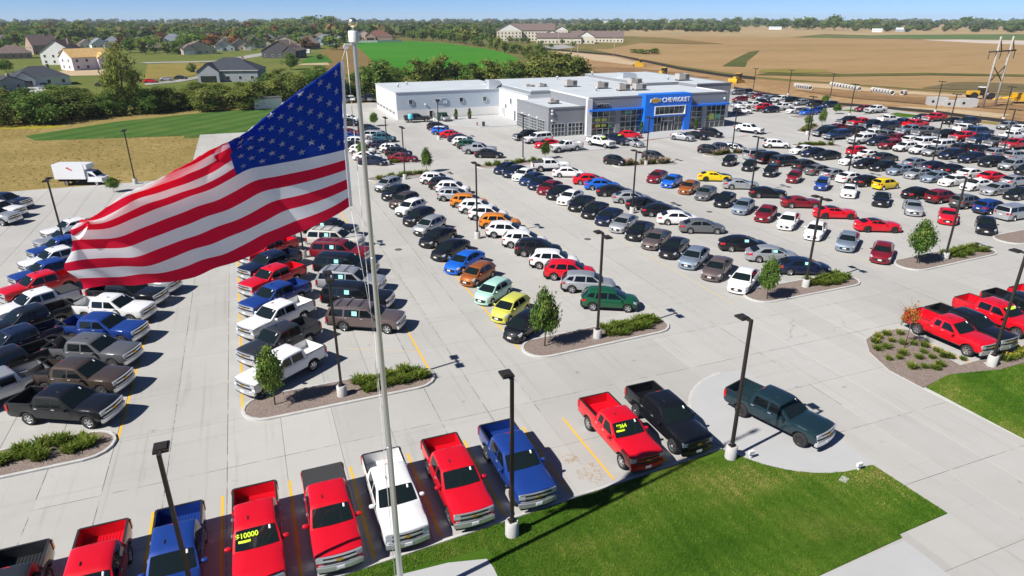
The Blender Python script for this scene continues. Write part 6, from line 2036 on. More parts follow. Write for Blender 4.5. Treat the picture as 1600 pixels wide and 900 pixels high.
window(117.0, 121, .12, 4.66, 94.9, 1, 1, 'W') if False else None
window(54.75, 57.6, .15, 2.5, 117.66, 4, 3, 'S'); window(58.4, 61.6, .15, 2.5, 117.66, 4, 3, 'S')
for k, (a, b) in enumerate(((119.2, 122.6), (123.2, 126.4), (127.2, 130.2), (130.9, 133.6))): window(a, b, .1, 2.9, 54.16, 4, 5, 'W', name='garage_door')
for x in (35.2, 47.2, 53.0): window(x - .45, x + .45, 3.4, 4.4, 151.48, 1, 1, 'S', 'window_dark')
window(41.0, 41.9, 3.6, 4.3, 151.48, 1, 1, 'S', 'window_dark'); window(42.3, 43.7, 3.3, 4.4, 151.48, 1, 1, 'S', 'rib_siding', 'rib_siding', 'louvre')
window(39.4, 40.2, .05, 1.8, 151.48, 1, 1, 'S', 'window_dark', 'aluminium', 'door')
for y in (138.5, 141.0): blk('door', 56.64, 56.72, y, y + .95, 0, 2.1, 'sign_grey')
window(143.3, 144.1, 3.4, 4.6, 56.68, 1, 1, 'W', 'window_dark'); window(146.5, 147.3, 2.2, 3.0, 56.68, 1, 1, 'W', 'window_dark')
blk('wall_cabinet', 56.5, 56.72, 148.6, 149.3, .8, 2.0, 'aluminium'); blk('wall_cabinet', 56.45, 56.72, 147.5, 148.3, .4, 2.2, 'aluminium')
# bay doors on the bright west wall: white panels with a band of panes
for k in range(6):
    y0 = 153.0 + k * 3.75
    d = blk('bay_door', 31.84, 31.90, y0, y0 + 3.0, 0, 3.6, 'door_white')
    for q in range(4): blk('door_panel', 31.80, 31.845, y0 + .06, y0 + 2.94, .06 + q * .9, .9 * q + .86, 'door_white', d)
    for q in range(3): blk('pane', 31.79, 31.81, y0 + .25 + q * .9, y0 + .25 + q * .9 + .7, 1.0, 1.62, 'window_dark', d)
    blk('door_pilaster', 31.75, 31.92, y0 - .35, y0 - .12, 0, 3.9, 'white_masonry')
# entrance portal
pt = blk('entrance_portal', 74.1, 76.4, 115.1, 118.0, 0, 7.45, 'sign_blue')
def pb(*a, m='sign_blue', nm='portal_beam'): return blk(nm, *a, m, pt)
pb(83.7, 85.1, 115.1, 118.0, 0, 7.45); pb(76.4, 83.7, 115.1, 118.0, 5.1, 7.45); pb(76.4, 83.7, 115.25, 118.0, 3.02, 3.42)
pb(76.4, 83.7, 117.3, 117.9, 0, 5.1, m='window_dark', nm='vestibule_back')
for a in ((76.36, 76.55, 115.0, 115.3, 3.35, 5.15), (83.55, 83.74, 115.0, 115.3, 3.35, 5.15), (76.55, 83.55, 115.0, 115.3, 5.0, 5.15), (76.55, 83.55, 115.0, 115.3, 3.35, 3.5)): pb(*a, m='sign_white', nm='window_surround')
window(76.55, 83.55, 3.5, 5.0, 115.5, 6, 1, 'S')
window(76.5, 78.4, .1, 3.0, 115.6, 2, 2, 'S'); window(81.6, 83.6, .1, 3.0, 115.6, 2, 2, 'S')
window(78.5, 81.5, 2.2, 3.0, 115.55, 2, 1, 'S'); window(79.0, 80.0, .08, 2.15, 115.5, 1, 1, 'S', name='entrance_door'); window(80.05, 81.05, .08, 2.15, 115.5, 1, 1, 'S', name='entrance_door')
def lettering(name, s, size, loc, m, parent, ext=.05, rz=0.0, bold=0.0):
    cu = bpy.data.curves.new(name, 'FONT'); cu.body = s; cu.size = size; cu.extrude = ext; cu.offset = bold; cu.align_x = 'LEFT'
    cu.materials.append(MATS[m])
    o = bpy.data.objects.new(name, cu); COL.objects.link(o); o.parent = parent; o.location = loc; o.rotation_euler = (math.pi / 2, 0, rz); return o
o = lettering('sign_lettering', 'CHEVROLET', 1.22, (77.95, 115.05, 5.92), 'sign_white', pt, .05, 0, .02); o.scale = (0.98, 1, 1)
mat('sign_ink', (0.015, 0.018, 0.03), .4)
lettering('sign_lettering', 'MILLS', 1.0, (63.95, 116.20, 5.30), 'sign_ink', bd, .05, 0, .03).scale = (1.05, 1, 1)
lettering('sign_lettering', 'MILLS', 1.0, (64.02, 116.27, 5.33), 'sign_white', bd, .05, 0, .03).scale = (1.05, 1, 1)  # white copy offset behind the dark letters, painting their highlights
mb = MB()
def bow(s, z): return [(x * s, y * s) for x, y in ((-1.25, -.32), (-.42, -.32), (-.36, -.5), (.50, -.5), (.44, -.32), (1.15, -.32), (1.35, .32), (.48, .32), (.42, .5), (-.44, .5), (-.38, .32), (-1.05, .32))]
mb.prism(bow(1.0, 0), 0, .08, 'sign_white'); m2 = MB(); m2.prism(bow(.84, 0), .08, .12, 'emblem_gold')
M = Matrix.Translation((76.35, 115.08, 6.3)) @ Matrix.Rotation(math.pi / 2, 4, 'X')
e = link('emblem', mb.moved(M).mesh('emblem'), pt); link('emblem_face', m2.moved(M).mesh('emblem_face'), pt)
# posters in the showroom glass
for x, z, w, h, m in ((64.2, 2.95, 1.1, .55, 'poster_lime'), (65.6, 2.95, 1.1, .55, 'poster_lime'), (64.2, 1.85, 1.1, .5, 'poster_lime'), (65.6, 1.85, 1.1, .5, 'poster_lime'), (91.4, 2.3, 1.3, 1.2, 'poster_lime'), (93.0, 2.3, 1.0, 1.0, 'poster_green'), (71.0, 4.1, 1.4, .35, 'poster_green'), (67.1, 1.7, .8, .5, 'poster_green')):
    blk('window_poster', x - w / 2, x + w / 2, 116.30, 116.315, z - h / 2, z + h / 2, m)
# rooftop plant
def unit(x, y, z, sx, sy, sz, m='hvac_tan'):
    mb = MB(); mb.box(x - sx / 2, x + sx / 2, y - sy / 2, y + sy / 2, z, z + .3, 'hvac_dark'); mb.box(x - sx / 2 - .05, x + sx / 2 + .05, y - sy / 2 - .05, y + sy / 2 + .05, z + .3, z + sz, m)
    o = link('rooftop_unit', mb.mesh('rooftop_unit'), bd)
    mb = MB(); mb.box(x + sx * .1, x + sx * .45, y - sy / 2 - .12, y - sy / 2 - .05, z + .5, z + sz - .15, 'hvac_dark'); link('grille', mb.mesh('grille'), o)
    mb = MB(); mb.lathe([(sy * .28, z + sz), (sy * .28, z + sz + .10)], 'hvac_dark', 12, 'z', (x - sx * .18, y, 0)); link('fan', mb.mesh('fan'), o)
for x, y in ((69.3, 139.0), (73.6, 132.4), (75.8, 126.9), (79.4, 126.2)): unit(x, y, 7.13, 2.5, 1.5, 1.45)
unit(84.6, 136.6, 7.13, 2.7, 1.7, 1.55); unit(97.5, 136.5, 7.81, 2.8, 1.8, 1.6); unit(61.0, 143.2, 6.5, 2.0, 1.3, 1.0); unit(63.4, 141.5, 6.92, 1.6, 1.2, .9); unit(58.4, 124.6, 5.44, 1.9, 1.3, .85)
def hood(x, y, z, w):
    mb = MB(); prof = [(-w, 0), (-w, 1.9), (.2 * w, 1.9)] + [(.2 * w + .8 * w * math.sin(a), 1.1 + .8 * math.cos(a)) for a in np.linspace(.2, 1.5, 5)] + [(w * .95, .8), (w * .35, .5), (w * .2, 0)]
    rows = [[(x + px, y - w * .7, z + pz) for px, pz in prof], [(x + px, y + w * .7, z + pz) for px, pz in prof]]
    mb.grid(rows, 'aluminium', False); mb.poly(rows[0], 'aluminium'); mb.poly(rows[1][::-1], 'aluminium')
    link('exhaust_hood', mb.mesh('exhaust_hood'), bd)
hood(90.0, 149.0, 7.1, 2.0); hood(55.8, 152.8, 6.12, 1.5)
for x, y, z in ((35.0, 163.0, 6.12), (38.3, 168, 6.12), (95.6, 139.5, 7.8), (63, 158, 6.3), (75, 158, 7.12), (86, 160, 7.8), (70, 128, 7.15), (82, 131, 7.15)):
    mb = MB(); mb.lathe([(.18, z), (.18, z + .5), (.32, z + .5), (.30, z + .75), (.05, z + .85)], 'aluminium', 10, 'z', (x, y, 0)); link('roof_vent', mb.mesh('roof_vent'), bd)
for x, y, z in ((54.9, 117.55, 5.0), (54.9, 117.55, 4.4), (54.9, 117.55, 3.1), (38.6, 151.4, 3.2), (94.2, 116.2, 5.9), (54.05, 122.9, 3.1), (54.05, 126.8, 3.1), (54.05, 130.5, 3.1)):
    mb = MB(); mb.lathe([(.16, -.10), (.22, -.05), (.22, .10)], 'sign_white', 10, 'y', (x, y, z)); link('wall_lamp', mb.mesh('wall_lamp'), bd)

# loose things round the building
def topiary(x, y, label):
    t = thing('potted_evergreen', label, 'potted tree', (x, y, .1), 0)
    mb = MB(); mb.lathe([(.36, 0), (.42, .75), (.36, .75)], 'black_plastic', 4); link('planter', mb.mesh('planter'), t)
    g = np.random.default_rng(int(x * 7)); n = 420; a = g.uniform(0, 6.28, n); z = g.uniform(0, 1, n) ** .8; r = (.40 * (1 - z) ** .8 + .05) * g.uniform(.75, 1.05, n)
    c = np.stack([r * np.cos(a), r * np.sin(a), .72 + z * 1.5], 1); d = g.normal(0, .11, (n, 3, 3)); co = c[:, None, :] + d
    link('foliage', tri_mesh('foliage', co, 3, g.uniform(.1, .6, n), 'leaf'), t)
LATER_TOPIARY = [(47.8, 147.2, 'clipped evergreen in a black planter, farther from the transformer box by the service wing'), (44.6, 147.4, 'clipped evergreen in a black planter, nearer the green transformer box')]
t = thing('transformer_box', 'dark green utility transformer box beside the white service wing', 'transformer', (41.2, 147.0, 0))
mat('utility_green', (0.035, 0.09, 0.06), 0.5)
mb = MB(); mb.box(-1.0, 1.0, -.8, .8, .12, 1.75, 'utility_green'); mb.box(-1.05, 1.05, -.85, .85, 1.75, 1.82, 'utility_green'); link('cabinet', mb.mesh('cabinet'), t)
mb = MB(); mb.box(-1.3, 1.3, -1.1, 1.1, 0, .12, 'white_concrete'); link('plinth', mb.mesh('plinth'), t)
for k, x in enumerate((38.9, 43.2)):
    b = MB(); b.lathe([(.11, 0), (.11, 1.0), (.05, 1.1)], 'poster_lime' if False else 'door_white', 10); tag(link('bollard', b.mesh('bollard', 40), None, (x, 145.6, 0)), 'pale steel bollard on the %s of the transformer box' % ('silver car side' if k == 0 else 'planter side'), 'bollard', 'bollards guarding the transformer box')
t = thing('fire_hydrant', 'small red hydrant standing on the service walk', 'hydrant', (46.0, 136.6, .09)); mat('hydrant_red', (0.30, 0.06, 0.03), .5)
mb = MB(); mb.lathe([(.14, 0), (.12, .1), (.11, .55), (.15, .58), (.11, .72), (.03, .78)], 'hydrant_red', 10); link('barrel', mb.mesh('barrel', 40), t)
mb = MB(); mb.tube((-.22, 0, .45), (.22, 0, .45), .06, .06, 'hydrant_red', 8); link('outlet', mb.mesh('outlet'), t)
t = thing('litter_bin', 'dark round bin beside the red hydrant on the service walk', 'bin', (47.0, 135.3, .09))
mb = MB(); mb.lathe([(.28, 0), (.34, .75), (.30, .85)], 'black_plastic', 12); link('drum', mb.mesh('drum', 40), t); mb = MB(); mb.lathe([(.35, .85), (.33, .95), (.1, 1.0)], 'hvac_dark', 12); link('lid', mb.mesh('lid', 40), t)
t = thing('storage_shed', 'low white enclosure with grey roof by the hedge behind the flag', 'shed', (5.5, 186.0, 0), math.radians(8))
mb = MB(); mb.box(-3.4, 3.4, -1.6, 1.6, 0, 2.5, 'white_masonry'); link('wall', mb.mesh('wall'), t); mb = MB(); mb.box(-3.6, 3.6, -1.8, 1.8, 2.5, 2.7, 'hvac_dark'); link('roof', mb.mesh('roof'), t)
# tank riding in the service pickup's bed
mat('tank_cyan', (0.10, 0.50, 0.60), .5)
t = thing('water_tank', 'turquoise plastic water tank standing in the pickup bed by the service wing', 'tank', (33.75, 146.27, .88))
mb = MB(); mb.lathe([(.55, 0), (.58, .15), (.58, .85), (.45, 1.05)], 'tank_cyan', 16); link('drum', mb.mesh('drum', 40), t); mb = MB(); mb.lathe([(.16, 1.04), (.16, 1.14)], 'tank_cyan', 10); link('lid', mb.mesh('lid'), t)
# sprinkler boxes and pad lights on the front lawn
mat('box_white', (0.66, 0.66, 0.65), .6); mat('cover_grey', (0.42, 0.42, 0.41), .8)
for x, y, l in ((22.15, 21.85, 'white floodlight on the lawn beside the lamp pedestal'), (26.6, 19.0, 'white floodlight on the lawn at the corner of the display pad')):
    t = thing('floodlight', l, 'floodlight', (x, y, .05)); mb = MB(); mb.box(-.05, .05, -.05, .05, 0, .22, 'box_white'); link('stem', mb.mesh('stem'), t)
    mb = MB(); mb.box(-.16, .16, -.07, .07, .22, .42, 'box_white'); link('lamp_head', mb.mesh('lamp_head'), t)
mb = MB(); mb.box(-.25, .25, -.17, .17, -.02, .02, 'cover_grey'); tag(link('valve_box', mb.mesh('valve_box'), None, (25.3, 18.7, .05), .4), 'flat pale valve cover set in the front lawn', 'valve cover')
# ------------------------------------------------------------------ trees and plants
def leaf_material(name, stops, trans=0.25):
    m = mat(name, stops[0][1], 0.85, spec=0.12); t = NT(m)
    a = t.n('Attribute', attribute_name='tone'); oi = t.n('ObjectInfo')
    f = t.math('ADD', a.outputs['Fac'], t.math('MULTIPLY', t.math('SUBTRACT', oi.outputs['Random'], .5), .22))
    col = t.ramp(f, stops); t.l(col, t.b.inputs['Base Color'])
    tr = t.n('BsdfTranslucent'); t.l(col, tr.inputs[0]); mx = t.n('MixShader'); mx.inputs[0].default_value = trans
    t.l(t.b.outputs[0], mx.inputs[1]); t.l(tr.outputs[0], mx.inputs[2]); t.l(mx.outputs[0], t.out.inputs[0])
leaf_material('leaf', [(0.0, (0.049, 0.106, 0.020)), (0.4, (0.106, 0.188, 0.036)), (0.75, (0.188, 0.269, 0.055)), (1.0, (0.325, 0.341, 0.081))], .35)
leaf_material('leaf_olive', [(0.0, (0.070, 0.105, 0.025)), (0.4, (0.150, 0.194, 0.042)), (0.75, (0.255, 0.281, 0.066)), (1.0, (0.421, 0.369, 0.105))], .35)
leaf_material('leaf_autumn', [(0.0, (0.060, 0.042, 0.018)), (0.4, (0.156, 0.072, 0.030)), (0.75, (0.264, 0.108, 0.042)), (1.0, (0.312, 0.192, 0.060))])
leaf_material('leaf_sick', [(0.0, (0.09, 0.13, 0.02)), (0.45, (0.20, 0.16, 0.02)), (0.6, (0.42, 0.12, 0.03)), (1.0, (0.50, 0.25, 0.05))])
leaf_material('leaf_wood', [(0.0, (0.045, 0.081, 0.026)), (0.45, (0.081, 0.127, 0.035)), (0.8, (0.149, 0.178, 0.052)), (0.93, (0.223, 0.178, 0.067)), (1.0, (0.283, 0.133, 0.067))], .3)
leaf_material('blade_leaf', [(0.0, (0.063, 0.115, 0.016)), (0.5, (0.149, 0.213, 0.028)), (1.0, (0.310, 0.310, 0.057))], .35)
leaf_material('petal', [(0.0, (0.70, 0.50, 0.02)), (1.0, (0.85, 0.68, 0.05))])
leaf_material('plume', [(0.0, (0.26, 0.19, 0.12)), (1.0, (0.45, 0.35, 0.25))])
noisy('bark', [(0.3, (0.07, 0.055, 0.045)), (0.7, (0.16, 0.13, 0.11))], 3.0, 4, .95)

def crown_mesh(name, m, seed, n_cl, n_leaf, size, shape, z0=.18, spread=.17):
    """leaf clumps through a unit-high, unit-wide crown; every leaf a folded quad"""
    g = np.random.default_rng(seed); cl = []
    while len(cl) < n_cl:
        p = g.uniform(-1, 1, 3); r = np.linalg.norm(p)
        if r > 1 or r < .35: continue
        z = (p[2] + 1) / 2; w = float(np.interp(z, *shape))
        cl.append((p[0] * .40 * w, p[1] * .40 * w, z0 + .06 + (1 - z0 - .12) * z))
    cl = np.array(cl); tone = g.normal(.45, .17, n_cl)
    k = g.integers(0, n_cl, n_leaf); off = g.normal(0, spread * .55, (n_leaf, 3)); off[:, 2] *= .75
    c = cl[k] + off; c[:, 2] = np.clip(c[:, 2], z0 * .7, 1.0)
    ctr = np.array([0, 0, z0 + (1 - z0) * .45])
    nrm = (c - ctr); nrm /= np.linalg.norm(nrm, axis=1)[:, None] + 1e-6
    nrm = nrm * 1.0 + g.normal(0, .75, (n_leaf, 3)) + np.array([0, 0, .35]); nrm /= np.linalg.norm(nrm, axis=1)[:, None]
    a = np.cross(nrm, g.normal(0, 1, (n_leaf, 3))); a /= np.linalg.norm(a, axis=1)[:, None] + 1e-6
    b = np.cross(nrm, a); s = size * g.uniform(.55, 1.2, n_leaf)[:, None]
    co = np.stack([c - a * s, c - b * s * .6, c + a * s, c + b * s * .6], 1)
    return tri_mesh(name, co, 4, np.clip(tone[k] + g.normal(0, .10, n_leaf) + (c[:, 2] - .55) * .12, 0, 1), m)
def trunk_mesh(name, top, r, seed, limbs=5):
    g = random.Random(seed); mb = MB(); mb.tube((0, 0, -.02), (.02, 0, top), r, r * .55, 'bark', 7)
    for k in range(limbs):
        a = 6.28 * k / limbs + g.random(); z = top * g.uniform(.55, 1); L = g.uniform(.18, .32)
        mb.tube((.01, 0, z), (math.cos(a) * L, math.sin(a) * L, z + L * .9), r * .45, r * .15, 'bark', 5)
    mb.tube((.02, 0, top), (-.02, .02, min(.9, top + .35)), r * .55, r * .12, 'bark', 5)
    return mb.mesh(name)
ROUND = ((0, .35, .7, 1), (.75, 1.1, .95, .45)); BUSH = ((0, .4, .8, 1), (1.1, 1.2, .9, .4)); TALL = ((0, .2, .5, .8, 1), (.8, 1.0, 1.1, .85, .4)); PYR = ((0, .25, .6, 1), (1.0, 1.15, .85, .25))
PLANTS = {}
for k in range(3):
    PLANTS['bush', k] = (crown_mesh('crown', ('leaf', 'leaf_olive', 'leaf_olive')[k], 20 + k, 30, 3400, .036, BUSH, .03, .15), trunk_mesh('trunk', .3, .02, k))
    PLANTS['round', k] = (crown_mesh('crown', ('leaf', 'leaf_olive', 'leaf')[k], 40 + k, 26, 1500, .050, ROUND, .12, .17), trunk_mesh('trunk', .34, .022, k))
    PLANTS['far', k] = (crown_mesh('crown', ('leaf', 'leaf_olive', 'leaf')[k], 60 + k, 16, 420, .085, ROUND, .08, .18), trunk_mesh('trunk', .3, .03, k, 3))
    PLANTS['autumn', k] = (crown_mesh('crown', 'leaf_autumn', 70 + k, 16, 420, .085, ROUND, .08, .18), trunk_mesh('trunk', .3, .03, k, 3))
    PLANTS['lot', k] = (crown_mesh('crown', 'leaf', 80 + k, 46, 4600, .036, PYR, .22, .15), trunk_mesh('trunk', .6, .012, k, 6))
PLANTS['tall', 0] = (crown_mesh('crown', 'leaf_olive', 90, 46, 4200, .026, TALL, .06, .13), trunk_mesh('trunk', .6, .016, 3, 8))
PLANTS['sick', 0] = (crown_mesh('crown', 'leaf_sick', 95, 14, 520, .036, ROUND, .35, .13), trunk_mesh('trunk', .75, .009, 5, 8))
def plant(kind, k, x, y, h, w, label, cat, name, group, z=-.1):
    cm, tm = PLANTS[kind, k]
    t = thing(name, label, cat, (x, y, z), R.uniform(0, 6.28), group)
    c = link('crown', cm, t); c.scale = (w, w, h)
    tr = link('trunk', tm, t); tr.scale = (h, h, h)
    return t
_U = ['', 'first', 'second', 'third', 'fourth', 'fifth', 'sixth', 'seventh', 'eighth', 'ninth']
ORD = ['first', 'second', 'third', 'fourth', 'fifth', 'sixth', 'seventh', 'eighth', 'ninth', 'tenth', 'eleventh', 'twelfth', 'thirteenth', 'fourteenth', 'fifteenth', 'sixteenth', 'seventeenth', 'eighteenth', 'nineteenth', 'twentieth'] + [t_ + 'ieth' if not u_ else t_ + 'y-' + _U[u_] for t_ in ('twent', 'thirt', 'fort', 'fift', 'sixt', 'sevent', 'eight') for u_ in range(10)][1:]

# landmark names for the belts, by the photograph's bearing
def bearing(x, y):
    return math.degrees(math.atan2(x, y)) - 21.6
def zone(x, y, kind):
    d = math.hypot(x, y); b = bearing(x, y)
    if kind == 'tall': return None
    if d < 340 and b < -18: return 'hedgerow beyond the mown strip left of the flag', 'trees of the creek hedgerow'
    if d < 420 and b < -8: return 'hedgerow behind the star field of the flag', 'trees of the creek hedgerow'
    if d < 430 and b < 8: return 'tree belt behind the white service wing', 'trees behind the service wing'
    if b > 2 and d > 800: return 'far farm tree group near the horizon', 'far farm trees'
    if b > 8: return 'field edge beyond the dirt works', 'field edge trees'
    if b > -6 and d < 1500: return 'row along the bright green field', 'trees along the green field'
    return 'housing estate beyond the hedgerow', 'garden trees of the housing estate'
cnt = {}
TREES_S = sorted(TREES, key=lambda t: bearing(t[1], t[2]))
tz = [zone(t[1], t[2], t[0]) for t in TREES_S]
for t, zz in zip(TREES_S, tz):
    kind, x, y, h, w = t
    d = math.hypot(x, y)
    if kind == 'tall':
        plant('tall', 0, x, y, h, w, 'tallest loose-crowned cottonwood rising above the hedgerow', 'tree', 'cottonwood_tree', None); continue
    k = R.randrange(3)
    pk = kind if (kind == 'autumn' or (kind in ('bush', 'round') and d < 420)) else 'far'
    if kind == 'round' and d < 420: pk = 'round'
    c = cnt[zz[0]] = cnt.get(zz[0], 0) + 1
    n = sum(1 for q in tz if q and q[0] == zz[0])
    look = 'russet tree' if kind == 'autumn' else ('bushy green shrub' if kind == 'bush' else 'rounded green tree')
    if c <= n / 2: lab = '%s, %s from the left in the %s' % (look, ORD[c - 1], zz[0])
    else: lab = '%s, %s from the right in the %s' % (look, ORD[n - c], zz[0])
    words_ = lab.split()
    plant(pk, k, x, y, h * (.86 if kind == 'bush' else 1.0), w * (1.0 if kind == 'bush' else 1.08), ' '.join(words_[:16]), 'shrub' if kind == 'bush' else 'tree', 'shrub' if kind == 'bush' else 'garden_tree' if 'estate' in zz[0] else 'broadleaf_tree', zz[1], -.25)
LT_LAB = ['young green tree on the island below the big SUVs', 'young conical tree on the island by the lime hatchback', 'young tree on the island by the last white midsize sedan', 'young tree on the far right island near the red coupe', 'sparse sapling turning red and yellow on the mulch bed',
          'dark conical tree at the far end of the crossover row', 'small green tree near the service bay doors', 'small tree at the far end of the midsize sedan rows', 'small tree half hidden behind the flagpole', 'low tree behind the flag near the box truck', 'slim young tree beside the far grass islands, backmost', 'slim young tree beside the far grass islands, second from back', 'slim young tree on the round shrub island in the far lot, right one', 'slim young tree on the round shrub island in the far lot, left one']
for (kind, x, y, h, w), lab in zip(LOT_TREES, LT_LAB):
    plant('sick' if kind == 'sick' else 'lot', 0 if kind == 'sick' else R.randrange(3), x, y, h, w * (1.15 if kind == 'sick' else 1.14), lab, 'tree', 'young_tree', 'young trees on the parking islands', .08)
for x, y, lab in LATER_TOPIARY: topiary(x, y, lab)
topiary(73.2, 114.4, 'clipped evergreen in a black planter at the left side of the blue portal'); topiary(86.2, 114.4, 'clipped evergreen in a black planter at the right side of the blue portal')

def clump_mesh(name, seed, n, h, spread, m):
    g = np.random.default_rng(seed); a = g.uniform(0, 6.28, n); L = h * g.uniform(.6, 1.15, n); lean = g.uniform(.25, 1.0, n); r0 = spread * np.sqrt(g.uniform(0, 1, n)) ; a0 = g.uniform(0, 6.28, n)
    b = np.stack([r0 * np.cos(a0), r0 * np.sin(a0), np.zeros(n)], 1); d = np.stack([np.cos(a) * lean, np.sin(a) * lean, np.ones(n) * 1.0], 1); d /= np.linalg.norm(d, axis=1)[:, None]
    sd = np.stack([-np.sin(a), np.cos(a), np.zeros(n)], 1) * g.uniform(.012, .03, n)[:, None] * (h / .5)
    mid = b + d * (L * .6)[:, None]; tip = mid + (d * .25 + np.stack([np.cos(a), np.sin(a), -.25 * np.ones(n)], 1) * .25) * (L * .7)[:, None]
    co = np.concatenate([np.stack([b - sd * .7, b + sd * .7, mid + sd, mid - sd], 1), np.stack([mid - sd, mid + sd, tip + sd * .15, tip - sd * .15], 1)], 0)
    tone = np.tile(np.clip(g.normal(.45, .2, n), 0, 1), 2)
    return tri_mesh(name, co, 4, tone, m)
CL = [clump_mesh('foliage', 200 + k, 110, .62, .26, 'blade_leaf') for k in range(4)]
PLUME = [clump_mesh('plume', 220 + k, 60, 1.1, .18, 'plume') for k in range(2)]
def petals(seed, n):
    g = np.random.default_rng(seed); a = g.uniform(0, 6.28, n); r = .34 * np.sqrt(g.uniform(0, 1, n)); c = np.stack([r * np.cos(a), r * np.sin(a), g.uniform(.38, .62, n)], 1)
    return tri_mesh('flower', c[:, None, :] + g.normal(0, .028, (n, 4, 3)), 4, g.uniform(0, 1, n), 'petal')
PET = [petals(5, 26), petals(6, 18)]
def clump(x, y, s, label, group, flower=False, plume=False, z=.08):
    t = thing('leafy_clump', label, 'plant', (x, y, z), R.uniform(0, 6.28), group); t.scale = (s, s, s * R.uniform(.85, 1.15))
    link('foliage', CL[R.randrange(4)], t)
    if flower: link('flower', PET[R.randrange(2)], t)
    if plume: link('plume', PLUME[R.randrange(2)], t)
STRIPS = [((-22, 35.9), (-10.2, 36.15), 58, 'strappy green clump on the mulch island nearest the lawn corner'), ((4.1, 36.5), (8.3, 36.85), 32, 'strappy green clump on the island below the big SUVs'), ((22.3, 37.6), (26.7, 37.95), 34, 'strappy green clump on the island by the lime hatchback'), ((43.5, 39.3), (47.4, 39.6), 28, 'strappy green clump on the island by the last white midsize sedan'), ((61.3, 40.2), (66.5, 40.6), 30, 'strappy green clump on the far right island near the red coupe')]
for a, b, n, lab in STRIPS:
    for k in range(n):
        f = (k + .5) / n; y_ = (a[1] + (b[1] - a[1]) * f) + R.uniform(-.75, .75)
        clump(a[0] + (b[0] - a[0]) * f + R.uniform(-.25, .25), y_, R.uniform(.85, 1.25), lab, lab.replace('strappy green clump', 'clumps'))
for (a, b, r), lab in zip(ISLANDS[6:13], ('far island at the end of the small car row', 'far island by the cluster right of the flagpole', 'far island at the end of the midsize sedans', 'far island with tall plumes before the entrance', 'far island with tall plumes near the dark hatchbacks', 'far island by the short used row', 'rounded shrub island in the far lot')):
    n = 11 if 'rounded' not in lab else 16
    for k in range(n):
        f = (k + .5) / n
        clump(a[0] + (b[0] - a[0]) * f + R.uniform(-.3, .3), a[1] + (b[1] - a[1]) * f + R.uniform(-.6, .6), R.uniform(1.1, 1.6), 'yellow green clump on the ' + lab, 'clumps on the ' + lab, False, 'plume' in lab and k % 2 == 0)
g_ = random.Random(11)
for x, y in ((39.4, 29.2), (40.2, 29.7), (41.2, 29.8), (42.1, 29.6), (38.7, 28.3), (39.5, 28.2), (40.6, 28.9), (38.2, 27.0), (38.9, 26.9), (39.6, 27.2), (41.0, 28.3), (41.6, 28.0), (42.0, 27.4), (42.2, 26.7), (41.9, 26.0), (42.3, 25.6), (42.7, 25.1), (40.2, 26.3), (40.9, 26.1), (41.2, 26.8), (38.6, 25.6), (39.3, 25.4), (40.6, 25.2), (39.9, 24.9)):
    fl_ = y > 28.7
    clump(x + g_.uniform(-.1, .1), y + g_.uniform(-.1, .1), g_.uniform(.65, .95), 'green clump dotted with yellow flowers on the mulch bed by the red pickup' if fl_ else 'low green clump on the mulch bed by the red pickup', 'flowering clumps on the mulch bed' if fl_ else 'green clumps on the mulch bed', fl_, z=.06)
for k in range(16): clump(45.3 + k * .55, 24.2 + g_.uniform(-.25, .25), g_.uniform(.7, 1.0), 'flowering yellow clump in the bed before the parked pickups at the right', 'yellow clumps before the right pickups', True, z=.06)

# far woods: one mass, from a kilometre out to the horizon
def far_woods():
    g = np.random.default_rng(33); P = []; sizes = []
    def band(n, d0, d1, a0, a1, h0, h1, power=1.0):
        d = d0 + (d1 - d0) * g.uniform(0, 1, n) ** power; a = np.radians(21.6 + g.uniform(a0, a1, n))
        P.append(np.stack([d * np.sin(a), d * np.cos(a)], 1)); sizes.append(g.uniform(h0, h1, n))
    band(420, 780, 1500, -46, -8, 7, 13); band(520, 1300, 2400, -46, 2, 9, 15); band(150, 900, 1500, -9, 2, 8, 13); band(110, 800, 1150, -7, 5, 7, 12)
    band(650, 2300, 4200, -46, 46, 11, 19); band(500, 3600, 5600, -46, 46, 14, 26); band(130, 1250, 1800, 4, 18, 9, 15); band(60, 1700, 2300, 14, 46, 10, 16); band(70, 1400, 1700, 26, 46, 9, 14)
    band(60, 820, 1000, -15, -10, 12, 17)
    C_ = np.concatenate(P); S_ = np.concatenate(sizes); n = len(C_); q = 44
    w = S_ * g.uniform(.55, .85, n)
    dirs = g.normal(0, 1, (n, q, 3)); dirs /= np.linalg.norm(dirs, axis=2)[..., None]; rad = g.uniform(.55, 1.0, (n, q, 1)); off = dirs * rad
    ctr = np.stack([C_[:, 0], C_[:, 1], S_ * .52], 1)
    c = ctr[:, None, :] + off * np.stack([w, w, S_ * .46], 1)[:, None, :]
    nrm = dirs + g.normal(0, .35, (n, q, 3)); nrm /= np.linalg.norm(nrm, axis=2)[..., None]
    a = np.cross(nrm, g.normal(0, 1, (n, q, 3))); a /= np.linalg.norm(a, axis=2)[..., None]; b = np.cross(nrm, a); s = (S_ * .24)[:, None, None] * g.uniform(.7, 1.3, (n, q, 1))
    co = np.stack([c - a * s, c - b * s, c + a * s, c + b * s], 2).reshape(-1, 4, 3); co[..., 2] = np.maximum(co[..., 2], -.2)
    tone = np.clip(np.repeat(g.beta(2.2, 3.2, n), q) + g.normal(0, .06, n * q), 0, 1)
    tag(link('far_woods', tri_mesh('far_woods', co, 4, tone, 'leaf_wood')), kind='stuff')
far_woods()
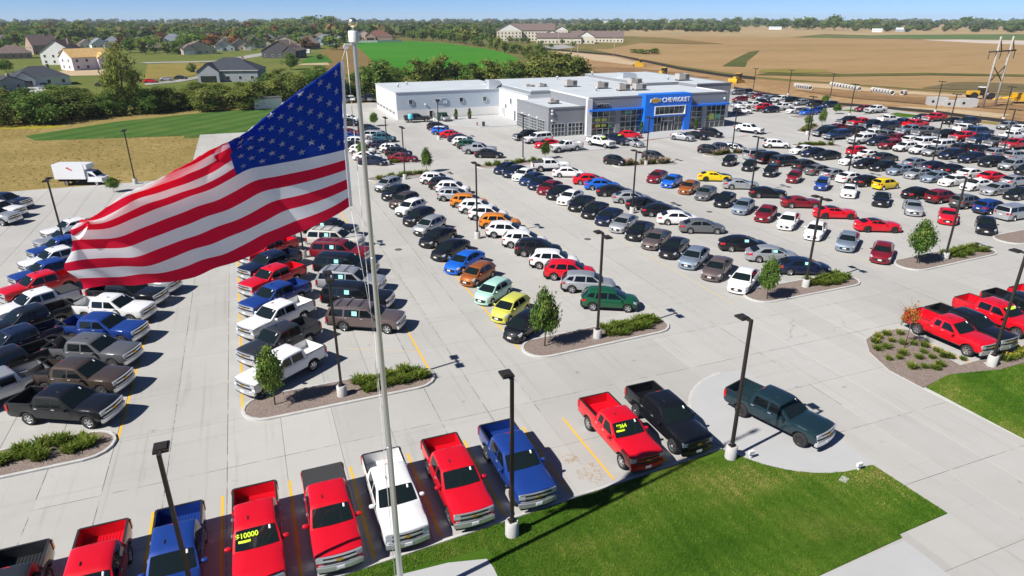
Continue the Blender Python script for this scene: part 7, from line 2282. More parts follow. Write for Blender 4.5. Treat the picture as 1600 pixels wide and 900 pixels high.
# rough growth under the hedgerow and tufts on the weed field
def undergrowth():
    g = np.random.default_rng(44); n = 15000
    t_ = g.uniform(0, 1, n); pts = np.array([(-62, 176), (-45, 178), (-28, 181), (-10, 189), (8, 194), (30, 197), (62, 205), (100, 215)]); k = np.minimum((t_ * 7).astype(int), 6); f = (t_ * 7 - k)[:, None]
    c = pts[k] * (1 - f) + pts[k + 1] * f; c = c + np.stack([g.normal(0, 2.0, n), g.gamma(2.0, 7.0, n)], 1)
    z = g.uniform(0, 1.1, n) ** 1.5 * 1.4
    c = np.concatenate([c, z[:, None] - .1], 1); co = c[:, None, :] + g.normal(0, .34, (n, 4, 3)) * np.array([1, 1, .8])
    tag(link('undergrowth', tri_mesh('undergrowth', co, 4, g.uniform(.2, 1, n), 'leaf_olive')), kind='stuff')
    n = 16000; X = g.uniform(-80, -9, n); Y = g.uniform(105.8, 185, n); keep = (Y < 147 - (X + 10) * .12) | ((X < -40) & (Y < 180 - (X + 60) * .2)); X, Y = X[keep], Y[keep]; n = len(X); ok = ~((X > -19.5) & (Y < 105.4 + (X + 19.5) * 1.0)); X, Y = X[ok], Y[ok]; n = len(X)
    c = np.stack([X, Y, np.full(n, .05)], 1); co = c[:, None, :] + g.normal(0, .11, (n, 3, 3)) * np.array([1, 1, .55]) + np.array([0, 0, .0])
    tag(link('weed_tufts', tri_mesh('weed_tufts', co, 3, g.uniform(.42, .75, n), 'dry_tuft')), kind='stuff')
leaf_material('dry_tuft', [(0.0, (0.17, 0.14, 0.05)), (0.5, (0.28, 0.21, 0.08)), (1.0, (0.42, 0.34, 0.16))], .3)
undergrowth()

# ------------------------------------------------------------------ houses
for nm, c in (('h_white', (0.78, 0.78, 0.76)), ('h_cream', (0.68, 0.63, 0.52)), ('h_tan', (0.60, 0.53, 0.43)), ('h_blue', (0.38, 0.50, 0.60)), ('h_slate', (0.34, 0.37, 0.41)), ('h_charcoal', (0.09, 0.09, 0.10)), ('h_brick', (0.40, 0.30, 0.24)), ('h_wrap', (0.72, 0.66, 0.70)), ('h_trim', (0.75, 0.75, 0.74))):
    noisy(nm, [(0.3, tuple(v * .9 for v in c)), (0.7, c)], .5, 4, .8)
for nm, c in (('r_brown', (0.17, 0.13, 0.12)), ('r_dark', (0.09, 0.075, 0.075)), ('r_slate', (0.052, 0.060, 0.075)), ('r_blue', (0.19, 0.22, 0.25)), ('r_redbrown', (0.16, 0.075, 0.06)), ('r_ply', (0.58, 0.38, 0.16))):
    noisy(nm, [(0.3, tuple(v * .75 for v in c)), (0.7, tuple(v * 1.15 for v in c))], .8, 5, .9, 4.0, .4)
def gable_roof(mb, w, d, z0, z1, m, ov=.4, ridge_x=True):
    W_, D_ = w / 2 + ov, d / 2 + ov; th = .22
    P = [(-W_, -D_, z0), (W_, -D_, z0), (W_, D_, z0), (-W_, D_, z0)]
    Rg = [(-W_, 0, z1), (W_, 0, z1)] if ridge_x else [(0, -D_, z1), (0, D_, z1)]
    def quad(a, b, c, e):
        mb.poly([a, b, c, e], m); dn = lambda p: (p[0], p[1], p[2] - th)
        mb.poly([dn(e), dn(c), dn(b), dn(a)], m)
        for p, q in ((a, b), (b, c), (c, e), (e, a)): mb.poly([p, dn(p), dn(q), q], m)
    if ridge_x: quad(P[0], P[1], Rg[1], Rg[0]); quad(P[2], P[3], Rg[0], Rg[1])
    else: quad(P[1], P[2], Rg[1], Rg[0]); quad(P[3], P[0], Rg[0], Rg[1])
def hip_roof(mb, w, d, z0, z1, m, ov=.45):
    W_, D_ = w / 2 + ov, d / 2 + ov; k = min(W_, D_)
    P = [(-W_, -D_, z0), (W_, -D_, z0), (W_, D_, z0), (-W_, D_, z0)]; r = max(W_ - k, .4) if W_ > D_ else .4
    A = [(-r, 0, z1), (r, 0, z1)]
    for f in ((P[0], P[1], A[1], A[0]), (P[2], P[3], A[0], A[1]), (P[1], P[2], A[1]), (P[3], P[0], A[0])): mb.poly(f, m)
    mb.poly(P[::-1], m)
    mb.box(-W_, W_, -D_, -D_ + .05, z0 - .2, z0 - .002, 'h_trim'); mb.box(-W_, W_, D_ - .05, D_, z0 - .2, z0 - .002, 'h_trim')
HLAB = {}
def house(x, y, w, eave, top, roof, wc, rc, yaw, label):
    h = thing('family_house' if roof != 'frame' else 'unfinished_house', label, 'house', (x, y, -.25), math.radians(yaw), 'houses of the estate beyond the hedgerow')
    d = w * (.75 if w > 14 else .9); rm = 'r_' + rc; wm = 'h_' + (wc if roof != 'frame' else 'wrap')
    h.location = (x + math.sin(math.radians(-yaw)) * d * .35, y + math.cos(math.radians(yaw)) * d * .35, -.25)
    rx = roof in ('gableside', 'frame', 'hipridge')
    mb = MB(); mb.box(-w / 2, w / 2, -d / 2, d / 2, 0, eave, wm)
    if roof.startswith('gable') or roof == 'frame':
        if rx:
            for s in (-1, 1): q = [(s * w / 2, -d / 2, eave), (s * w / 2, d / 2, eave), (s * w / 2, 0, top - .25)]; mb.poly(q if s > 0 else q[::-1], wm)
        else:
            for s in (-1, 1): q = [(-w / 2, s * d / 2, eave), (w / 2, s * d / 2, eave), (0, s * d / 2, top - .25)]; mb.poly(q if s < 0 else q[::-1], wm)
    link('wall', mb.mesh('wall'), h)
    rb = MB()
    if roof.startswith('hip'): hip_roof(rb, w, d, eave, top, rm)
    else: gable_roof(rb, w, d, eave, top, rm, .4, rx)
    ro = link('roof', rb.mesh('roof'), h)
    if roof not in ('frame',):
        mb = MB(); mb.box(w * .18, w * .18 + .8, -.4, .4, eave + .6, top + .5, 'h_brick'); link('chimney', mb.mesh('chimney'), ro)
    if w > 12 and roof != 'hipridge':
        g_w, g_d = w * .36, 2.2   # projecting front wing
        s_ = -1 if (x * 7 + y) % 2 < 1 else 1
        cx = s_ * (w * .30)
        mb = MB(); mb.box(cx - g_w / 2, cx + g_w / 2, -d / 2 - g_d, -d / 2 + .3, 0, eave * .92, wm); q = [(cx - g_w / 2, -d / 2 - g_d, eave * .92), (cx + g_w / 2, -d / 2 - g_d, eave * .92), (cx, -d / 2 - g_d, eave * .92 + g_w * .36)]; mb.poly(q, wm)
        wg = link('front_wing', mb.mesh('front_wing'), h)
        m2 = MB(); gable_roof(m2, g_w, g_d + d * .5, 0, g_w * .40, rm, .3, False); link('wing_roof', m2.moved(Matrix.Translation((cx, -d / 2 - g_d / 2 + d * .25, eave * .92))).mesh('wing_roof'), wg)
        if eave > 2.5 and wc != 'charcoal':
            mb = MB(); mb.box(cx - g_w * .36, cx + g_w * .36, -d / 2 - g_d - .05, -d / 2 - g_d, 0, min(2.3, eave * .7), 'h_trim' if (roof != 'hip' or wc == 'blue') and roof != 'frame' else 'window_dark'); link('garage_door', mb.mesh('garage_door'), h)
    n = max(2, int(w / 3.6)); storeys = 2 if eave > 4.6 else 1
    wmesh = MB(); wmesh.box(-.55, .55, -.06, .02, -.65, .65, 'h_trim'); wm_ = wmesh.mesh('window'); pmesh = MB(); pmesh.box(-.46, .46, -.08, -.061, -.56, .56, 'window_dark'); pm_ = pmesh.mesh('pane')
    for st in range(storeys):
        z = 1.5 + st * 2.7
        if z + .7 > eave: continue
        for k in range(n):
            xx = -w / 2 + w * (k + .5) / n
            if w > 12 and roof != 'hipridge' and abs(xx - cx) < w * .36 / 2 + .5: continue
            wo = link('window', wm_, h, (xx, -d / 2, z)); link('pane', pm_, wo)
        for s in (-1, 1):
            for yy in (-d * .22, d * .22):
                wo = link('window', wm_, h, (s * w / 2, yy, z), s * math.pi / 2); link('pane', pm_, wo)
    return h
HOUSE_LABELS = ['long low brick house with brown roof at the left picture edge', 'tall brick house with steep brown roof behind the white gabled one', 'big white gabled house with dark brown roof beside the unfinished one', 'unfinished house with bare plywood roof and white wrapped walls', 'wide slate roofed ranch house with two garage openings', 'grey roofed house cut off at the left edge above the hedgerow',
 'small cream gabled house peeking behind the plywood roof', 'white gabled house with bluish roof behind the plywood roof', 'low blue house right behind the unfinished one', 'distant brick house among trees, left of a distant pair', 'distant cream house among trees, right of a distant pair', 'low brown roofed brick house left of the pale blue one', 'pale blue tall hip roofed house among the trees',
 'tan gabled house left of the white gabled row', 'white gabled house between two tan ones', 'tan gabled house with dark roof right of a white one', 'cream gabled house at the corner of the estate street', 'dark slate hip roofed house standing alone nearest the flag', 'charcoal gabled house beside the lone round tree', 'brick house with bluish roof behind the cream corner house', 'tan gabled house behind the charcoal one', 'brick hip roofed house right of the charcoal one', 'pale blue hip roofed house near the pole cap', 'distant brown brick house on the rise, left one', 'distant tan house on the rise, right one', 'white gabled house just behind the flagpole cap', 'tan steep gabled house just right of the pole cap', 'wide red brown hip roofed house behind the white fence', 'blue house at the far left edge among trees']
extra = sorted(HOUSES[len(HOUSE_LABELS):], key=lambda q: bearing(q[0], q[1]))
WCN = {'white': 'white', 'cream': 'cream', 'tan': 'tan', 'blue': 'pale blue', 'slate': 'grey', 'brick': 'brick', 'charcoal': 'charcoal'}
for k, q in enumerate(extra): HOUSES[HOUSES.index(q)] = q + ['small %s house among the estate trees, %s from the left of the far ones' % (WCN[q[6]], ORD[k])]
for k, hh in enumerate(HOUSES): house(*hh) if len(hh) == 10 else house(*hh, HOUSE_LABELS[k])

# apartment block: five linked wings
ap = thing('apartment_complex', 'three storey cream apartment complex with brown roofs beyond the green field', 'apartment building', (0, 0, -.25))
def wing(x, y, w, d, e, t_, yaw, rx=True, nfl=3):
    mb = MB(); mb.box(-w / 2, w / 2, -d / 2, d / 2, 0, e, 'h_cream')
    if rx:
        for s in (-1, 1): q = [(s * w / 2, -d / 2, e), (s * w / 2, d / 2, e), (s * w / 2, 0, t_ - .3)]; mb.poly(q if s > 0 else q[::-1], 'h_white')
    else:
        for s in (-1, 1): q = [(-w / 2, s * d / 2, e), (w / 2, s * d / 2, e), (0, s * d / 2, t_ - .3)]; mb.poly(q if s < 0 else q[::-1], 'h_white')
    o = link('wing', mb.mesh('wing'), ap, (x, y, 0), math.radians(yaw)); rb = MB(); gable_roof(rb, w, d, e, t_, 'r_brown', .6, rx); link('roof', rb.mesh('roof'), o)
    n = int(w / 3.4); wm_ = MB()
    wm_.box(-.6, .6, -.08, .02, -.75, .75, 'window_dark'); me = wm_.mesh('window')
    for f in range(nfl):
        for k in range(n): link('window', me, o, (-w / 2 + w * (k + .5) / n, -d / 2, 1.6 + f * 3.1))
wing(270, 690, 26, 24, 10.5, 17.5, -21, False); wing(295, 685, 46, 16, 10.5, 17, -24); wing(318, 664, 14, 18, 11, 15, -24, False)
wing(287, 603, 42, 15, 5.2, 9.4, -27, True, 1); wing(312, 596, 16, 22, 6, 11, -27, False, 1); wing(338, 622, 52, 14, 4.6, 10.5, -30, True, 1); wing(300, 648, 20, 14, 7, 11, -27, False, 2)

# ------------------------------------------------------------------ works, poles, far structures
mat('silt_black', (0.012, 0.012, 0.013), .8)
for k, line in enumerate(SILT_FENCES):
    t = thing('silt_fence', ('black fabric silt fence along the back of the parking lot', 'black fabric silt fence between the dirt works and the bean field')[k], 'fence', (0, 0, 0))
    mb = MB(); rows = []
    for p in line: rows.append([(p[0], p[1], -.3), (p[0] + .03, p[1], .55 if k == 0 else .9)])
    mb.grid(rows, 'silt_black', False); link('fabric', mb.mesh('fabric'), t)
    n = 0
    for a, b in zip(line[:-1], line[1:]):
        L = math.dist(a, b)
        for q in range(max(1, int(L / 8))):
            f = q / max(1, int(L / 8)); s = MB(); s.box(-.04, .04, -.04, .04, -.3, 1.05, 'bark'); link('stake', s.mesh('stake'), t, (a[0] + (b[0] - a[0]) * f, a[1] + (b[1] - a[1]) * f - .05, 0))
mat('fence_white', (0.70, 0.74, 0.78), .6)
t = thing('white_fence', 'long white board fence at the top of the green field', 'fence', (0, 0, -.25)); bm_ = MB(); bm_.box(-.02, .02, -1.45, 1.45, .1, 1.9, 'fence_white'); bme = bm_.mesh('fence_panel')
for a, b in zip(WHITE_FENCE[:-1], WHITE_FENCE[1:]):
    L = math.dist(a, b); n = int(L / 3)
    for q in range(n):
        f = (q + .5) / n; link('fence_panel', bme, t, (a[0] + (b[0] - a[0]) * f, a[1] + (b[1] - a[1]) * f, 0), math.atan2(b[1] - a[1], b[0] - a[0]) - math.pi / 2)
noisy('pipe_concrete', [(0.3, (0.48, 0.47, 0.45)), (0.7, (0.60, 0.59, 0.57))], .8, 4, .85)
pm = MB()
pr = [(.72, 0), (.72, 2.4), (.58, 2.4), (.58, 0), (.72, 0)]
pm.lathe([(r, z) for r, z in pr], 'pipe_concrete', 16, 'y', (0, 0, .72), cap0=False, cap1=False); pmesh_ = pm.mesh('concrete_pipe', 40)
rowlab = ['leftmost pipe row by the sand', 'middle pipe row on the dirt', 'right pipe row on the dirt', 'spot beyond the pipe rows']
for ri_, (line, n) in enumerate(zip(PIPE_ROWS, (7, 10, 7, 1))):
    for k in range(n):
        f = (k + .5) / n; a, b = line[0], line[-1]
        o = link('concrete_pipe', pmesh_, None, (a[0] + (b[0] - a[0]) * f, a[1] + (b[1] - a[1]) * f, -.2), math.radians(-35 if ri_ < 3 else -70))
        tag(o, 'pale concrete pipe, %s from the left in the %s' % (ORD[k], rowlab[ri_]), 'pipe', 'concrete pipes waiting on the dirt works')
for k, (v, (sx, sz)) in enumerate(zip(VAULTS, ((4.6, 2.1), (3.8, 1.5), (4.2, 2.2)))):
    t = thing('concrete_vault', ('white concrete vault with a round port, left of the group of three', 'low white concrete vault in the middle of the group of three', 'white concrete vault by the pylon, right of the group of three')[k], 'vault', (v[0], v[1], -.2), math.radians(-32))
    mb = MB(); mb.box(-sx / 2, sx / 2, -1.2, 1.2, 0, sz, 'white_concrete'); link('box', mb.mesh('box'), t)
    mb = MB(); mb.lathe([(.36, 0), (.36, .02)], 'under_dark', 12, 'y', (-sx * .3, -1.22, sz * .5)); link('port', mb.mesh('port'), t)
    mb = MB(); mb.box(-.45, .45, -.45, .45, sz, sz + .12, 'kerb_concrete'); link('lid', mb.mesh('lid'), t)
mat('plant_yellow', (0.66, 0.38, 0.015), .45, coat=.3)
def dozer(x, y, rz, label, s=1.0):
    t = thing('bulldozer', label, 'bulldozer', (x, y, -.2), rz); t.scale = (s, s, s)
    for q in (-1, 1):
        mb = MB(); P = [(-1.7, 0), (1.7, 0), (2.0, .45), (1.6, .95), (-1.6, .95), (-2.0, .45)]
        rows = [[(a, q * 1.15 - .3, b) for a, b in P + P[:1]], [(a, q * 1.15 + .3, b) for a, b in P + P[:1]]]
        mb.grid(rows, 'tyre_rubber', False); mb.poly([r for r in rows[0][:-1]], 'plant_yellow'); mb.poly([r for r in rows[1][:-1]][::-1], 'plant_yellow'); link('track', mb.mesh('track'), t)
    mb = MB(); mb.box(-1.3, 1.9, -.7, .7, .7, 1.7, 'plant_yellow'); mb.box(.2, 1.9, -.55, .55, 1.7, 2.0, 'plant_yellow'); link('hull', mb.mesh('hull'), t)
    mb = MB(); mb.box(-1.2, .1, -.75, .75, 1.7, 2.9, 'window_dark'); link('cab', mb.mesh('cab'), t); mb = MB(); mb.box(-1.3, .2, -.85, .85, 2.9, 3.05, 'plant_yellow'); link('roof', mb.mesh('roof'), t)
    mb = MB(); mb.tube((1.0, .3, 2.0), (1.0, .3, 2.9), .07, .07, 'black_plastic'); link('exhaust', mb.mesh('exhaust'), t)
    mb = MB(); rows = [[(2.6 + .25 * math.cos(a), yy, .7 + .7 * math.sin(a)) for a in np.linspace(-1.3, 1.3, 6)] for yy in (-1.7, 1.7)]; mb.grid(rows, 'plant_yellow', True); mb.box(1.8, 2.8, -1.2, -1.0, .4, .65, 'plant_yellow'); mb.box(1.8, 2.8, 1.0, 1.2, .4, .65, 'plant_yellow'); link('blade', mb.mesh('blade'), t)
for (x, y), l, rz, s in zip(DOZERS, ('yellow bulldozer highest up the dirt cut, farthest away', 'yellow bulldozer on the dirt cut right behind the showroom roof', 'yellow bulldozer by the sand heap right of the showroom'), (2.6, 3.6, 3.4), (1.15, 1.2, 1.1)): dozer(x, y, rz, l, s)
x, y = TRACTOR[0]
t = thing('articulated_tractor', 'yellow and white articulated tractor parked behind the pylon', 'tractor', (x, y, -.2), math.radians(150))
mb = MB(); mb.box(1.0, 4.0, -.7, .7, 1.2, 2.3, 'plant_yellow'); mb.box(-2.6, -.6, -.9, .9, 1.1, 1.7, 'door_white'); mb.box(-.8, 1.2, -.5, .5, 1.0, 1.5, 'hvac_dark'); link('hull', mb.mesh('hull'), t)
mb = MB(); mb.box(-.7, 1.0, -.8, .8, 1.6, 3.2, 'window_dark'); mb.box(-.8, 1.1, -.9, .9, 3.2, 3.4, 'door_white'); link('cab', mb.mesh('cab'), t)
for ax in (2.6, -1.9):
    for q in (-1.3, 1.3): mb = MB(); mb.lathe([(.4, -.35), (.95, -.35), (1.0, 0), (.95, .35), (.4, .35)], 'tyre_rubber', 14, 'y', (ax, q, 1.0)); link('wheel', mb.mesh('wheel', 40), t)
x, y = SCRAPER[0]
t = thing('pull_scraper', 'yellow towed earth scraper at the right edge behind the lot', 'scraper', (x, y, -.2), math.radians(150))
mb = MB(); mb.box(-3.6, 1.2, -1.6, 1.6, .7, 2.8, 'plant_yellow'); mb.box(-3.2, .9, -1.4, 1.4, 2.8, 2.82, 'bare_dirt'); link('bowl', mb.mesh('bowl'), t)
mb = MB(); mb.tube((1.0, -1.4, 1.8), (4.2, -.2, 1.2), .22, .2, 'plant_yellow'); mb.tube((1.0, 1.4, 1.8), (4.2, .2, 1.2), .22, .2, 'plant_yellow'); mb.tube((4.0, 0, 1.2), (6.6, 0, .9), .22, .16, 'plant_yellow'); link('gooseneck', mb.mesh('gooseneck'), t)
for k in range(5): mb = MB(); mb.box(-3.3 + k * .95, -3.2 + k * .95, -1.68, 1.68, .9, 2.7, 'plant_yellow'); link('rib', mb.mesh('rib'), t)
for q in (-1.1, 1.1): mb = MB(); mb.lathe([(.4, -.4), (.9, -.4), (.95, 0), (.9, .4), (.4, .4)], 'tyre_rubber', 14, 'y', (-3.0, q, .95)); link('wheel', mb.mesh('wheel', 40), t)
noisy('pole_wood', [(0.3, (0.34, 0.31, 0.28)), (0.7, (0.46, 0.43, 0.40))], 2.0, 4, .9)
(ax, ay), (bx, by) = HFRAME
t = thing('transmission_pylon', 'tall two pole wooden H frame pylon with crossarm on the dirt works', 'pylon', (0, 0, -.2))
HT = 17.5
lean = Vector((0, 0, 0))
for px, py in ((ax, ay), (bx, by)):
    mb = MB(); mb.tube((px, py, -.3), (px, py, HT), .30, .20, 'pole_wood', 8); link('pole', mb.mesh('pole'), t)
dx, dy = (bx - ax), (by - ay); L = math.hypot(dx, dy); ux, uy = dx / L, dy / L
mat('dark_timber', (0.07, 0.055, 0.045), .8); mb = MB(); mb.tube((ax - ux * 3.2, ay - uy * 3.2, HT - 3.6), (bx + ux * 2.4, by + uy * 2.4, HT - 3.4), .22, .22, 'dark_timber', 6); link('crossarm', mb.mesh('crossarm'), t)
for s0, z0, s1, z1 in ((0, HT - .2, 1.6, HT - 3.4), (L, HT - .2, L + 1.6, HT - 3.4), (0, HT - 7.0, L, HT - 11.0), (L, HT - 7.0, 0, HT - 11.0)):
    mb = MB(); mb.tube((ax + ux * s0, ay + uy * s0, z0), (ax + ux * s1, ay + uy * s1, z1), .14, .14, 'dark_timber', 6); link('brace', mb.mesh('brace'), t)
for s in (-3.0, 1.6, L + 2.2):
    mb = MB(); mb.lathe([(.09, HT - 5.4), (.12, HT - 4.6), (.07, HT - 3.6)], 'hvac_dark', 8, 'z', (ax + ux * s, ay + uy * s, 0)); link('insulator', mb.mesh('insulator'), t)
for k, (x, y) in enumerate(UTILITY_POLES):
    t = thing('utility_pole', ('wooden utility pole on the dirt cut, left of a close pair', 'wooden utility pole on the dirt cut, right of a close pair', 'pale floodlit pole at the field corner above the dirt cut', 'wooden utility pole before the tall apartment wing', 'wooden utility pole beside the apartment car park')[k], 'utility pole', (x, y, -.25), 0, 'utility poles near the apartments')
    mb = MB(); mb.lathe([(.17, 0), (.12, 11.5)], 'pole_wood', 7); link('pole', mb.mesh('pole'), t); mb = MB(); mb.box(-1.1, 1.1, -.08, .08, 10.6, 10.8, 'pole_wood'); link('crossarm', mb.mesh('crossarm'), t)
mat('tower_white', (0.80, 0.82, 0.84), .4)
for k, (x, y) in enumerate(WATER_TOWERS):
    t = thing('water_tower', ('distant white water tower left, above the estate trees', 'distant white water tower above the flat warehouses', 'distant white water tower right of the apartments', 'distant white water tower above the trees at the right')[k], 'water tower', (x, y, -.25))
    s = .8 if k != 2 else .5
    mb = MB(); mb.lathe([(2 * s, 0), (1.6 * s, 26 * s), (3 * s, 29 * s)], 'tower_white', 12); link('stem', mb.mesh('stem', 50), t); mb = MB(); mb.lathe([(2 * s, 27 * s), (9 * s, 31 * s), (10.5 * s, 35 * s), (8 * s, 39 * s), (1, 41 * s)], 'tower_white', 16); link('tank', mb.mesh('tank', 60), t)
SHL = ['long white warehouse low on the horizon, left of three', 'long white warehouse low on the horizon, middle of three', 'long white warehouse low on the horizon, right of three', 'long grey shed among trees at the far left', 'white farm shed left of the big round tree', 'grey barn standing among earth heaps in the far field', 'low white farmhouse in the far field', 'red barn among the farm trees at the far right']
for k, ((x, y), (w, e, t_)) in enumerate(zip(FAR_SHEDS, ((160, 9, 12), (150, 9, 11), (180, 10, 12), (70, 6, 9), (26, 4, 6), (24, 4, 7), (16, 3, 6), (18, 4, 7)))):
    t = thing('warehouse' if k < 4 else 'farm_shed', SHL[k], 'warehouse' if k < 4 else 'shed', (x, y, -.25), math.radians(-bearing(x, y) - 21.6))
    mat('barn_red', (0.35, 0.05, 0.04), .8)
    mb = MB(); mb.box(-w / 2, w / 2, -w * .12, w * .12, 0, e, 'door_white' if k not in (3, 5, 7) else ('h_slate' if k != 7 else 'barn_red')); link('wall', mb.mesh('wall'), t); rb = MB(); gable_roof(rb, w, w * .24, e, t_, 'roof_membrane' if k != 7 else 'r_blue', .3, True); link('roof', rb.mesh('roof'), t)
# ------------------------------------------------------------------ lamps
LAMP_LAB = ['lamp post on the island below the big SUVs', 'lamp post on the island by the lime hatchback', 'lamp post on the island by the last white midsize sedan', 'lamp post on the far right island near the red coupe', 'lamp post in the middle of the crossover row', 'single headed lamp post on the lawn curb by the blue pickup', 'single headed lamp post at the corner of the display pad', 'single headed lamp post before the right corner pickups', 'single headed lamp post beside the blue pickup at the bottom edge',
 'lamp post between the middle pickups and the big SUVs', 'lamp post mostly hidden by the fly end of the flag', 'lamp post at the weed field behind the box truck', 'lamp post on the far island at the end of the small car row', 'lamp post on the far island by the cluster right of the flagpole', 'lamp post at the short row facing the service wing', 'lamp post at the far end of the midsize sedans', 'lamp post on the plume island before the entrance', 'lamp post in the middle of the midsize sedan rows', 'lamp post between the silver and black sports coupes', 'lamp post on the plume island near the dark hatchbacks', 'lamp post on the far island by the short used row', 'lamp post beside the yellow hatchback', 'lamp post in the first used sedan row', 'lamp post among the second used SUV row', 'lamp post among the used pickup row', 'lamp post near the right end of the back row', 'lamp post behind the red pickup of the back row', 'lamp post at the left grass island of the far lot', 'lamp post on the dirt side of the far lot, before the pipes', 'lamp post behind the showroom, left of two', 'lamp post behind the showroom, right of two', 'lamp post behind the round shrub island']
lp = {}
for i, (k, x, y) in enumerate(LAMPS + [['d', 103.5, 101.5]]):
    far = math.hypot(x, y) > 75
    key = (k, far)
    if key not in lp: lp[key] = o = lamp_proto(k == 'd', 8.0 if not far else 7.45)
    else: o = copy_tree(lp[key])
    o.location = (x, y, .05 if k == 's' else .0)
    tag(o, 'dark ' + LAMP_LAB[i], 'lamp post', 'parking lot lamp posts')

# ------------------------------------------------------------------ vehicles
used_label = {}
def clean(s): return ' '.join(s.split()[:16])
for ri_, (rname, end, lod, items) in enumerate(VEHICLES):
    tot = {}
    for v in items: tot[(v[4], WORD[v[3]])] = tot.get((v[4], WORD[v[3]]), 0) + 1
    for k, (x, y, rz, kind, colour, fl_) in enumerate(items):
        w = WORD[kind]; extra = ''
        flags = fl_
        if kind == 'pickup' and 'dbl' in fl_: kind = 'pickup_double'
        flags = ' '.join(q for q in flags.split() if q not in ('dbl',))
        text = next((q for q in flags.split() if q.startswith('$')), None)
        if text: flags = flags.replace(text, '$'); text = text[2:] if text.startswith('$#') else text
        if 'tonneau' in fl_: extra = ' with dark bed cover'
        if 'blackroof' in fl_: extra = ' with black roof'
        if 'blackhood' in fl_: extra = ' with black hood'
        if 'whiteroof' in fl_: extra = ' with white roof'
        if text: extra = ' with lime windshield writing'
        if rname == 'solo': lab = colour + ' ' + w + extra
        elif rname in ('display', 'street'): lab = colour + ' ' + w
        else:
            lab = '%s %s%s, %s from the %s of the %s' % (colour, w, extra, ORD[k], end, rname)
        if rname == 'solo':
            lab += {('pickup', 'dark teal'): ' with black wheels on the round display pad', ('pickup', 'white'): ' by itself beyond the midsize sedans', ('crossover', 'white'): ' alone on the lane before the used rows'}.get((kind, colour), '')
        if rname == 'display':
            lab = ['white crossover parked at the right end of the showroom', 'white pickup on the pale display kerb right of the showroom', 'black crossover on the forecourt, right of three display cars', 'black coupe on the forecourt, middle of three display cars', 'silver coupe on the forecourt, left of three display cars', 'red sedan right before the left showroom glass', 'silver sedan beside the navy display pickup', 'navy pickup with lime windshield sticker on the forecourt', 'white pickup with lime windshield sticker on the forecourt', 'black pickup before the glass service doors', 'white large SUV before the service drive corner', 'red sedan next to the white SUV at the service drive', 'white pickup at the left tip of the forecourt', 'dark grey pickup carrying a turquoise tank by the service wing', 'silver crossover nose out beside the transformer box', 'black hatchback left of three by the plume island', 'navy hatchback middle of three by the plume island', 'silver hatchback right of three by the plume island', 'black hatchback on the lane before the entrance, left one', 'dark grey hatchback by the plume island before the entrance'][k]
        if rname == 'street':
            lab = ['red sedan on the drive beside the slate house, left of three', 'silver sedan on the drive beside the slate house, middle of three', 'dark grey sedan on the drive beside the slate house, right of three', 'dark grey sedan half hidden under the cottonwood', 'dark grey pickup on the white drive of the ranch house'][k]
        z = .10 if (rname == 'display' and 48 < x < 100 and y < 117 and k in (2, 3, 4, 5, 7, 8, 12)) else (.012 if rname == 'solo' and colour == 'dark teal' else 0.0)
        if rname == 'street': z = -.12
        o = spawn_vehicle(kind, flags.strip(), lod, (x, y, z), math.radians(rz), colour, clean(lab), rname if rname not in ('solo', 'display', 'street') else {'solo': None, 'display': 'vehicles shown around the building', 'street': 'vehicles parked in the estate'}[rname])
        if text:
            cu = bpy.data.curves.new('price_lettering', 'FONT'); cu.body = text; cu.size = .29; cu.extrude = .004; cu.offset = .008; cu.materials.append(MATS['sticker_lime']); cu.align_x = 'CENTER'
            lt = bpy.data.objects.new('price_lettering', cu); COL.objects.link(lt); lt.parent = o
            lt.location = (.86, -.34, 1.625); lt.rotation_euler = (math.radians(36), 0, math.radians(90))

# ------------------------------------------------------------------ box truck
t = thing('box_truck', 'white box truck parked at the edge of the weed field', 'truck', (-22.2, 106.0, 0), math.radians(-21)); t.scale = (.82, .86, .88)
mat('truck_white', (0.74, 0.75, 0.76), .45, coat=.4)
mb = MB(); mb.box(-4.3, .9, -1.15, 1.15, 1.0, 3.3, 'truck_white'); mb.box(.9, 1.4, -1.1, 1.1, 2.55, 3.28, 'truck_white'); mb.box(-4.34, -4.30, -1.05, 1.05, 1.05, 3.2, 'aluminium'); link('cargo_box', mb.mesh('cargo_box'), t)
mb = MB(); mb.box(-4.2, 3.2, -.5, .5, .5, .98, 'under_dark'); link('chassis', mb.mesh('chassis'), t)
mb = MB()
cp = [(1.0, .55), (3.45, .55), (3.5, 1.15), (2.75, 1.38), (2.05, 2.15), (1.0, 2.25)]
rows = [[(px, -1.0 + (.12 if pz > 1.4 else 0), pz) for px, pz in cp + cp[:1]], [(px, 1.0 - (.12 if pz > 1.4 else 0), pz) for px, pz in cp + cp[:1]]]
mb.grid(rows, 'truck_white', False); mb.poly(rows[0][:-1], 'truck_white'); mb.poly(rows[1][:-1][::-1], 'truck_white'); link('cab', mb.mesh('cab'), t)
mb = MB(); mb.poly([(2.70, -.85, 1.46), (2.70, .85, 1.46), (2.12, .80, 2.10), (2.12, -.80, 2.10)], 'windshield_glass'); link('windshield', mb.moved(Matrix.Translation((.03, 0, .02))).mesh('windshield'), t)
for s in (-1, 1):
    mb = MB(); q = [(1.35, s * .985, 1.40), (2.45, s * .985, 1.40), (2.02, s * .895, 2.05), (1.35, s * .895, 2.05)]; mb.poly(q if s < 0 else q[::-1], 'car_glass'); link('side_window', mb.mesh('side_window'), t)
    mb = MB(); mb.box(3.46, 3.54, s * .62 - .2, s * .62 + .2, .82, 1.08, 'headlight_lens'); link('headlight', mb.mesh('headlight'), t)
mb = MB(); mb.box(3.42, 3.62, -.95, .95, .42, .66, 'chrome'); link('front_bumper', mb.mesh('front_bumper'), t)
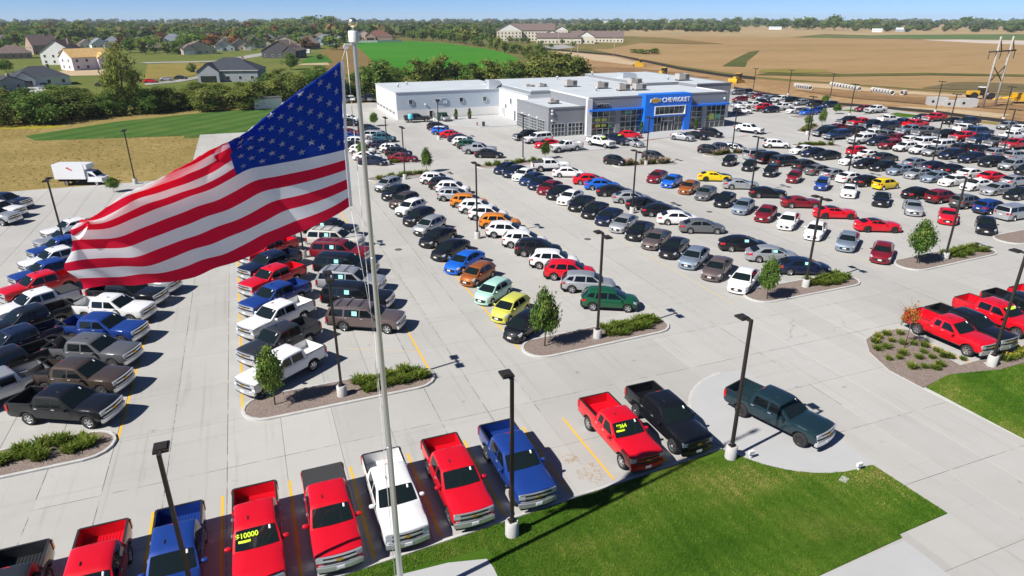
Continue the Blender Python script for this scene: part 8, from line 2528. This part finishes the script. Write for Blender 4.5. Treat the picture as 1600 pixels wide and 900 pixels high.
ty, ri = wheel_meshes(.39, .26, 6, 'alloy'); wt, wr = ty.mesh('tyre'), ri.mesh('rim')
for ax in (2.45, -2.6):
    for s in (-1, 1): o = link('wheel', wt, t, (ax, s * .86, .39)); link('rim', wr, o)
mb = MB(); q = [(-2.1, -1.156, 2.75), (-1.7, -1.156, 2.95), (-1.2, -1.156, 2.55), (-.9, -1.156, 2.45), (-1.2, -1.156, 2.30), (-1.75, -1.156, 2.60)]; mat('decal_red', (0.55, 0.10, 0.08), .5); mb.poly(q, 'decal_red'); link('decal', mb.mesh('decal'), t)

# ------------------------------------------------------------------ small red and white trailer-free extras
t = thing('trailer_caravan', 'white camper trailer beside the charcoal gabled house', 'camper', (42.5, 480.0, -.2), math.radians(-25))
mb = MB(); mb.box(-3.2, 3.2, -1.2, 1.2, .6, 3.0, 'truck_white'); link('shell', mb.mesh('shell'), t); mb = MB(); mb.box(-2.2, -1.0, -1.23, -1.2, 1.6, 2.4, 'window_dark'); mb.box(.6, 1.8, -1.23, -1.2, 1.6, 2.4, 'window_dark'); link('window', mb.mesh('window'), t)
for s in (-1, 1): mb = MB(); mb.lathe([(.2, -.12), (.36, -.12), (.36, .12), (.2, .12)], 'tyre_rubber', 12, 'y', (-.2, s * 1.05, .36)); link('wheel', mb.mesh('wheel'), t)
# ------------------------------------------------------------------ air
hm = bpy.data.materials.new('haze_air'); hm.use_nodes = True
hn = hm.node_tree; hn.nodes.remove(hn.nodes['Principled BSDF'])
hv = hn.nodes.new('ShaderNodeVolumePrincipled')
hv.inputs['Color'].default_value = (0.80, 0.88, 1.0, 1); hv.inputs['Density'].default_value = 0.00009; hv.inputs['Anisotropy'].default_value = 0.0
hn.links.new(hv.outputs[0], hn.nodes['Material Output'].inputs['Volume'])
MATS['haze_air'] = hm
mb = MB(); mb.box(-7000, 7000, -7000, 7000, -1.5, 60, 'haze_air')
tag(link('haze', mb.mesh('haze')), kind='stuff')
# ------------------------------------------------------------------ lettering becomes plain meshes
_dg = bpy.context.evaluated_depsgraph_get()
for o in [q for q in SC.objects if q.type == 'FONT']:
    me = bpy.data.meshes.new_from_object(o.evaluated_get(_dg)); nm = o.name.split('.')[0]
    n = link(nm, me, o.parent); n.matrix_local = o.matrix_local.copy()
    bpy.data.objects.remove(o)
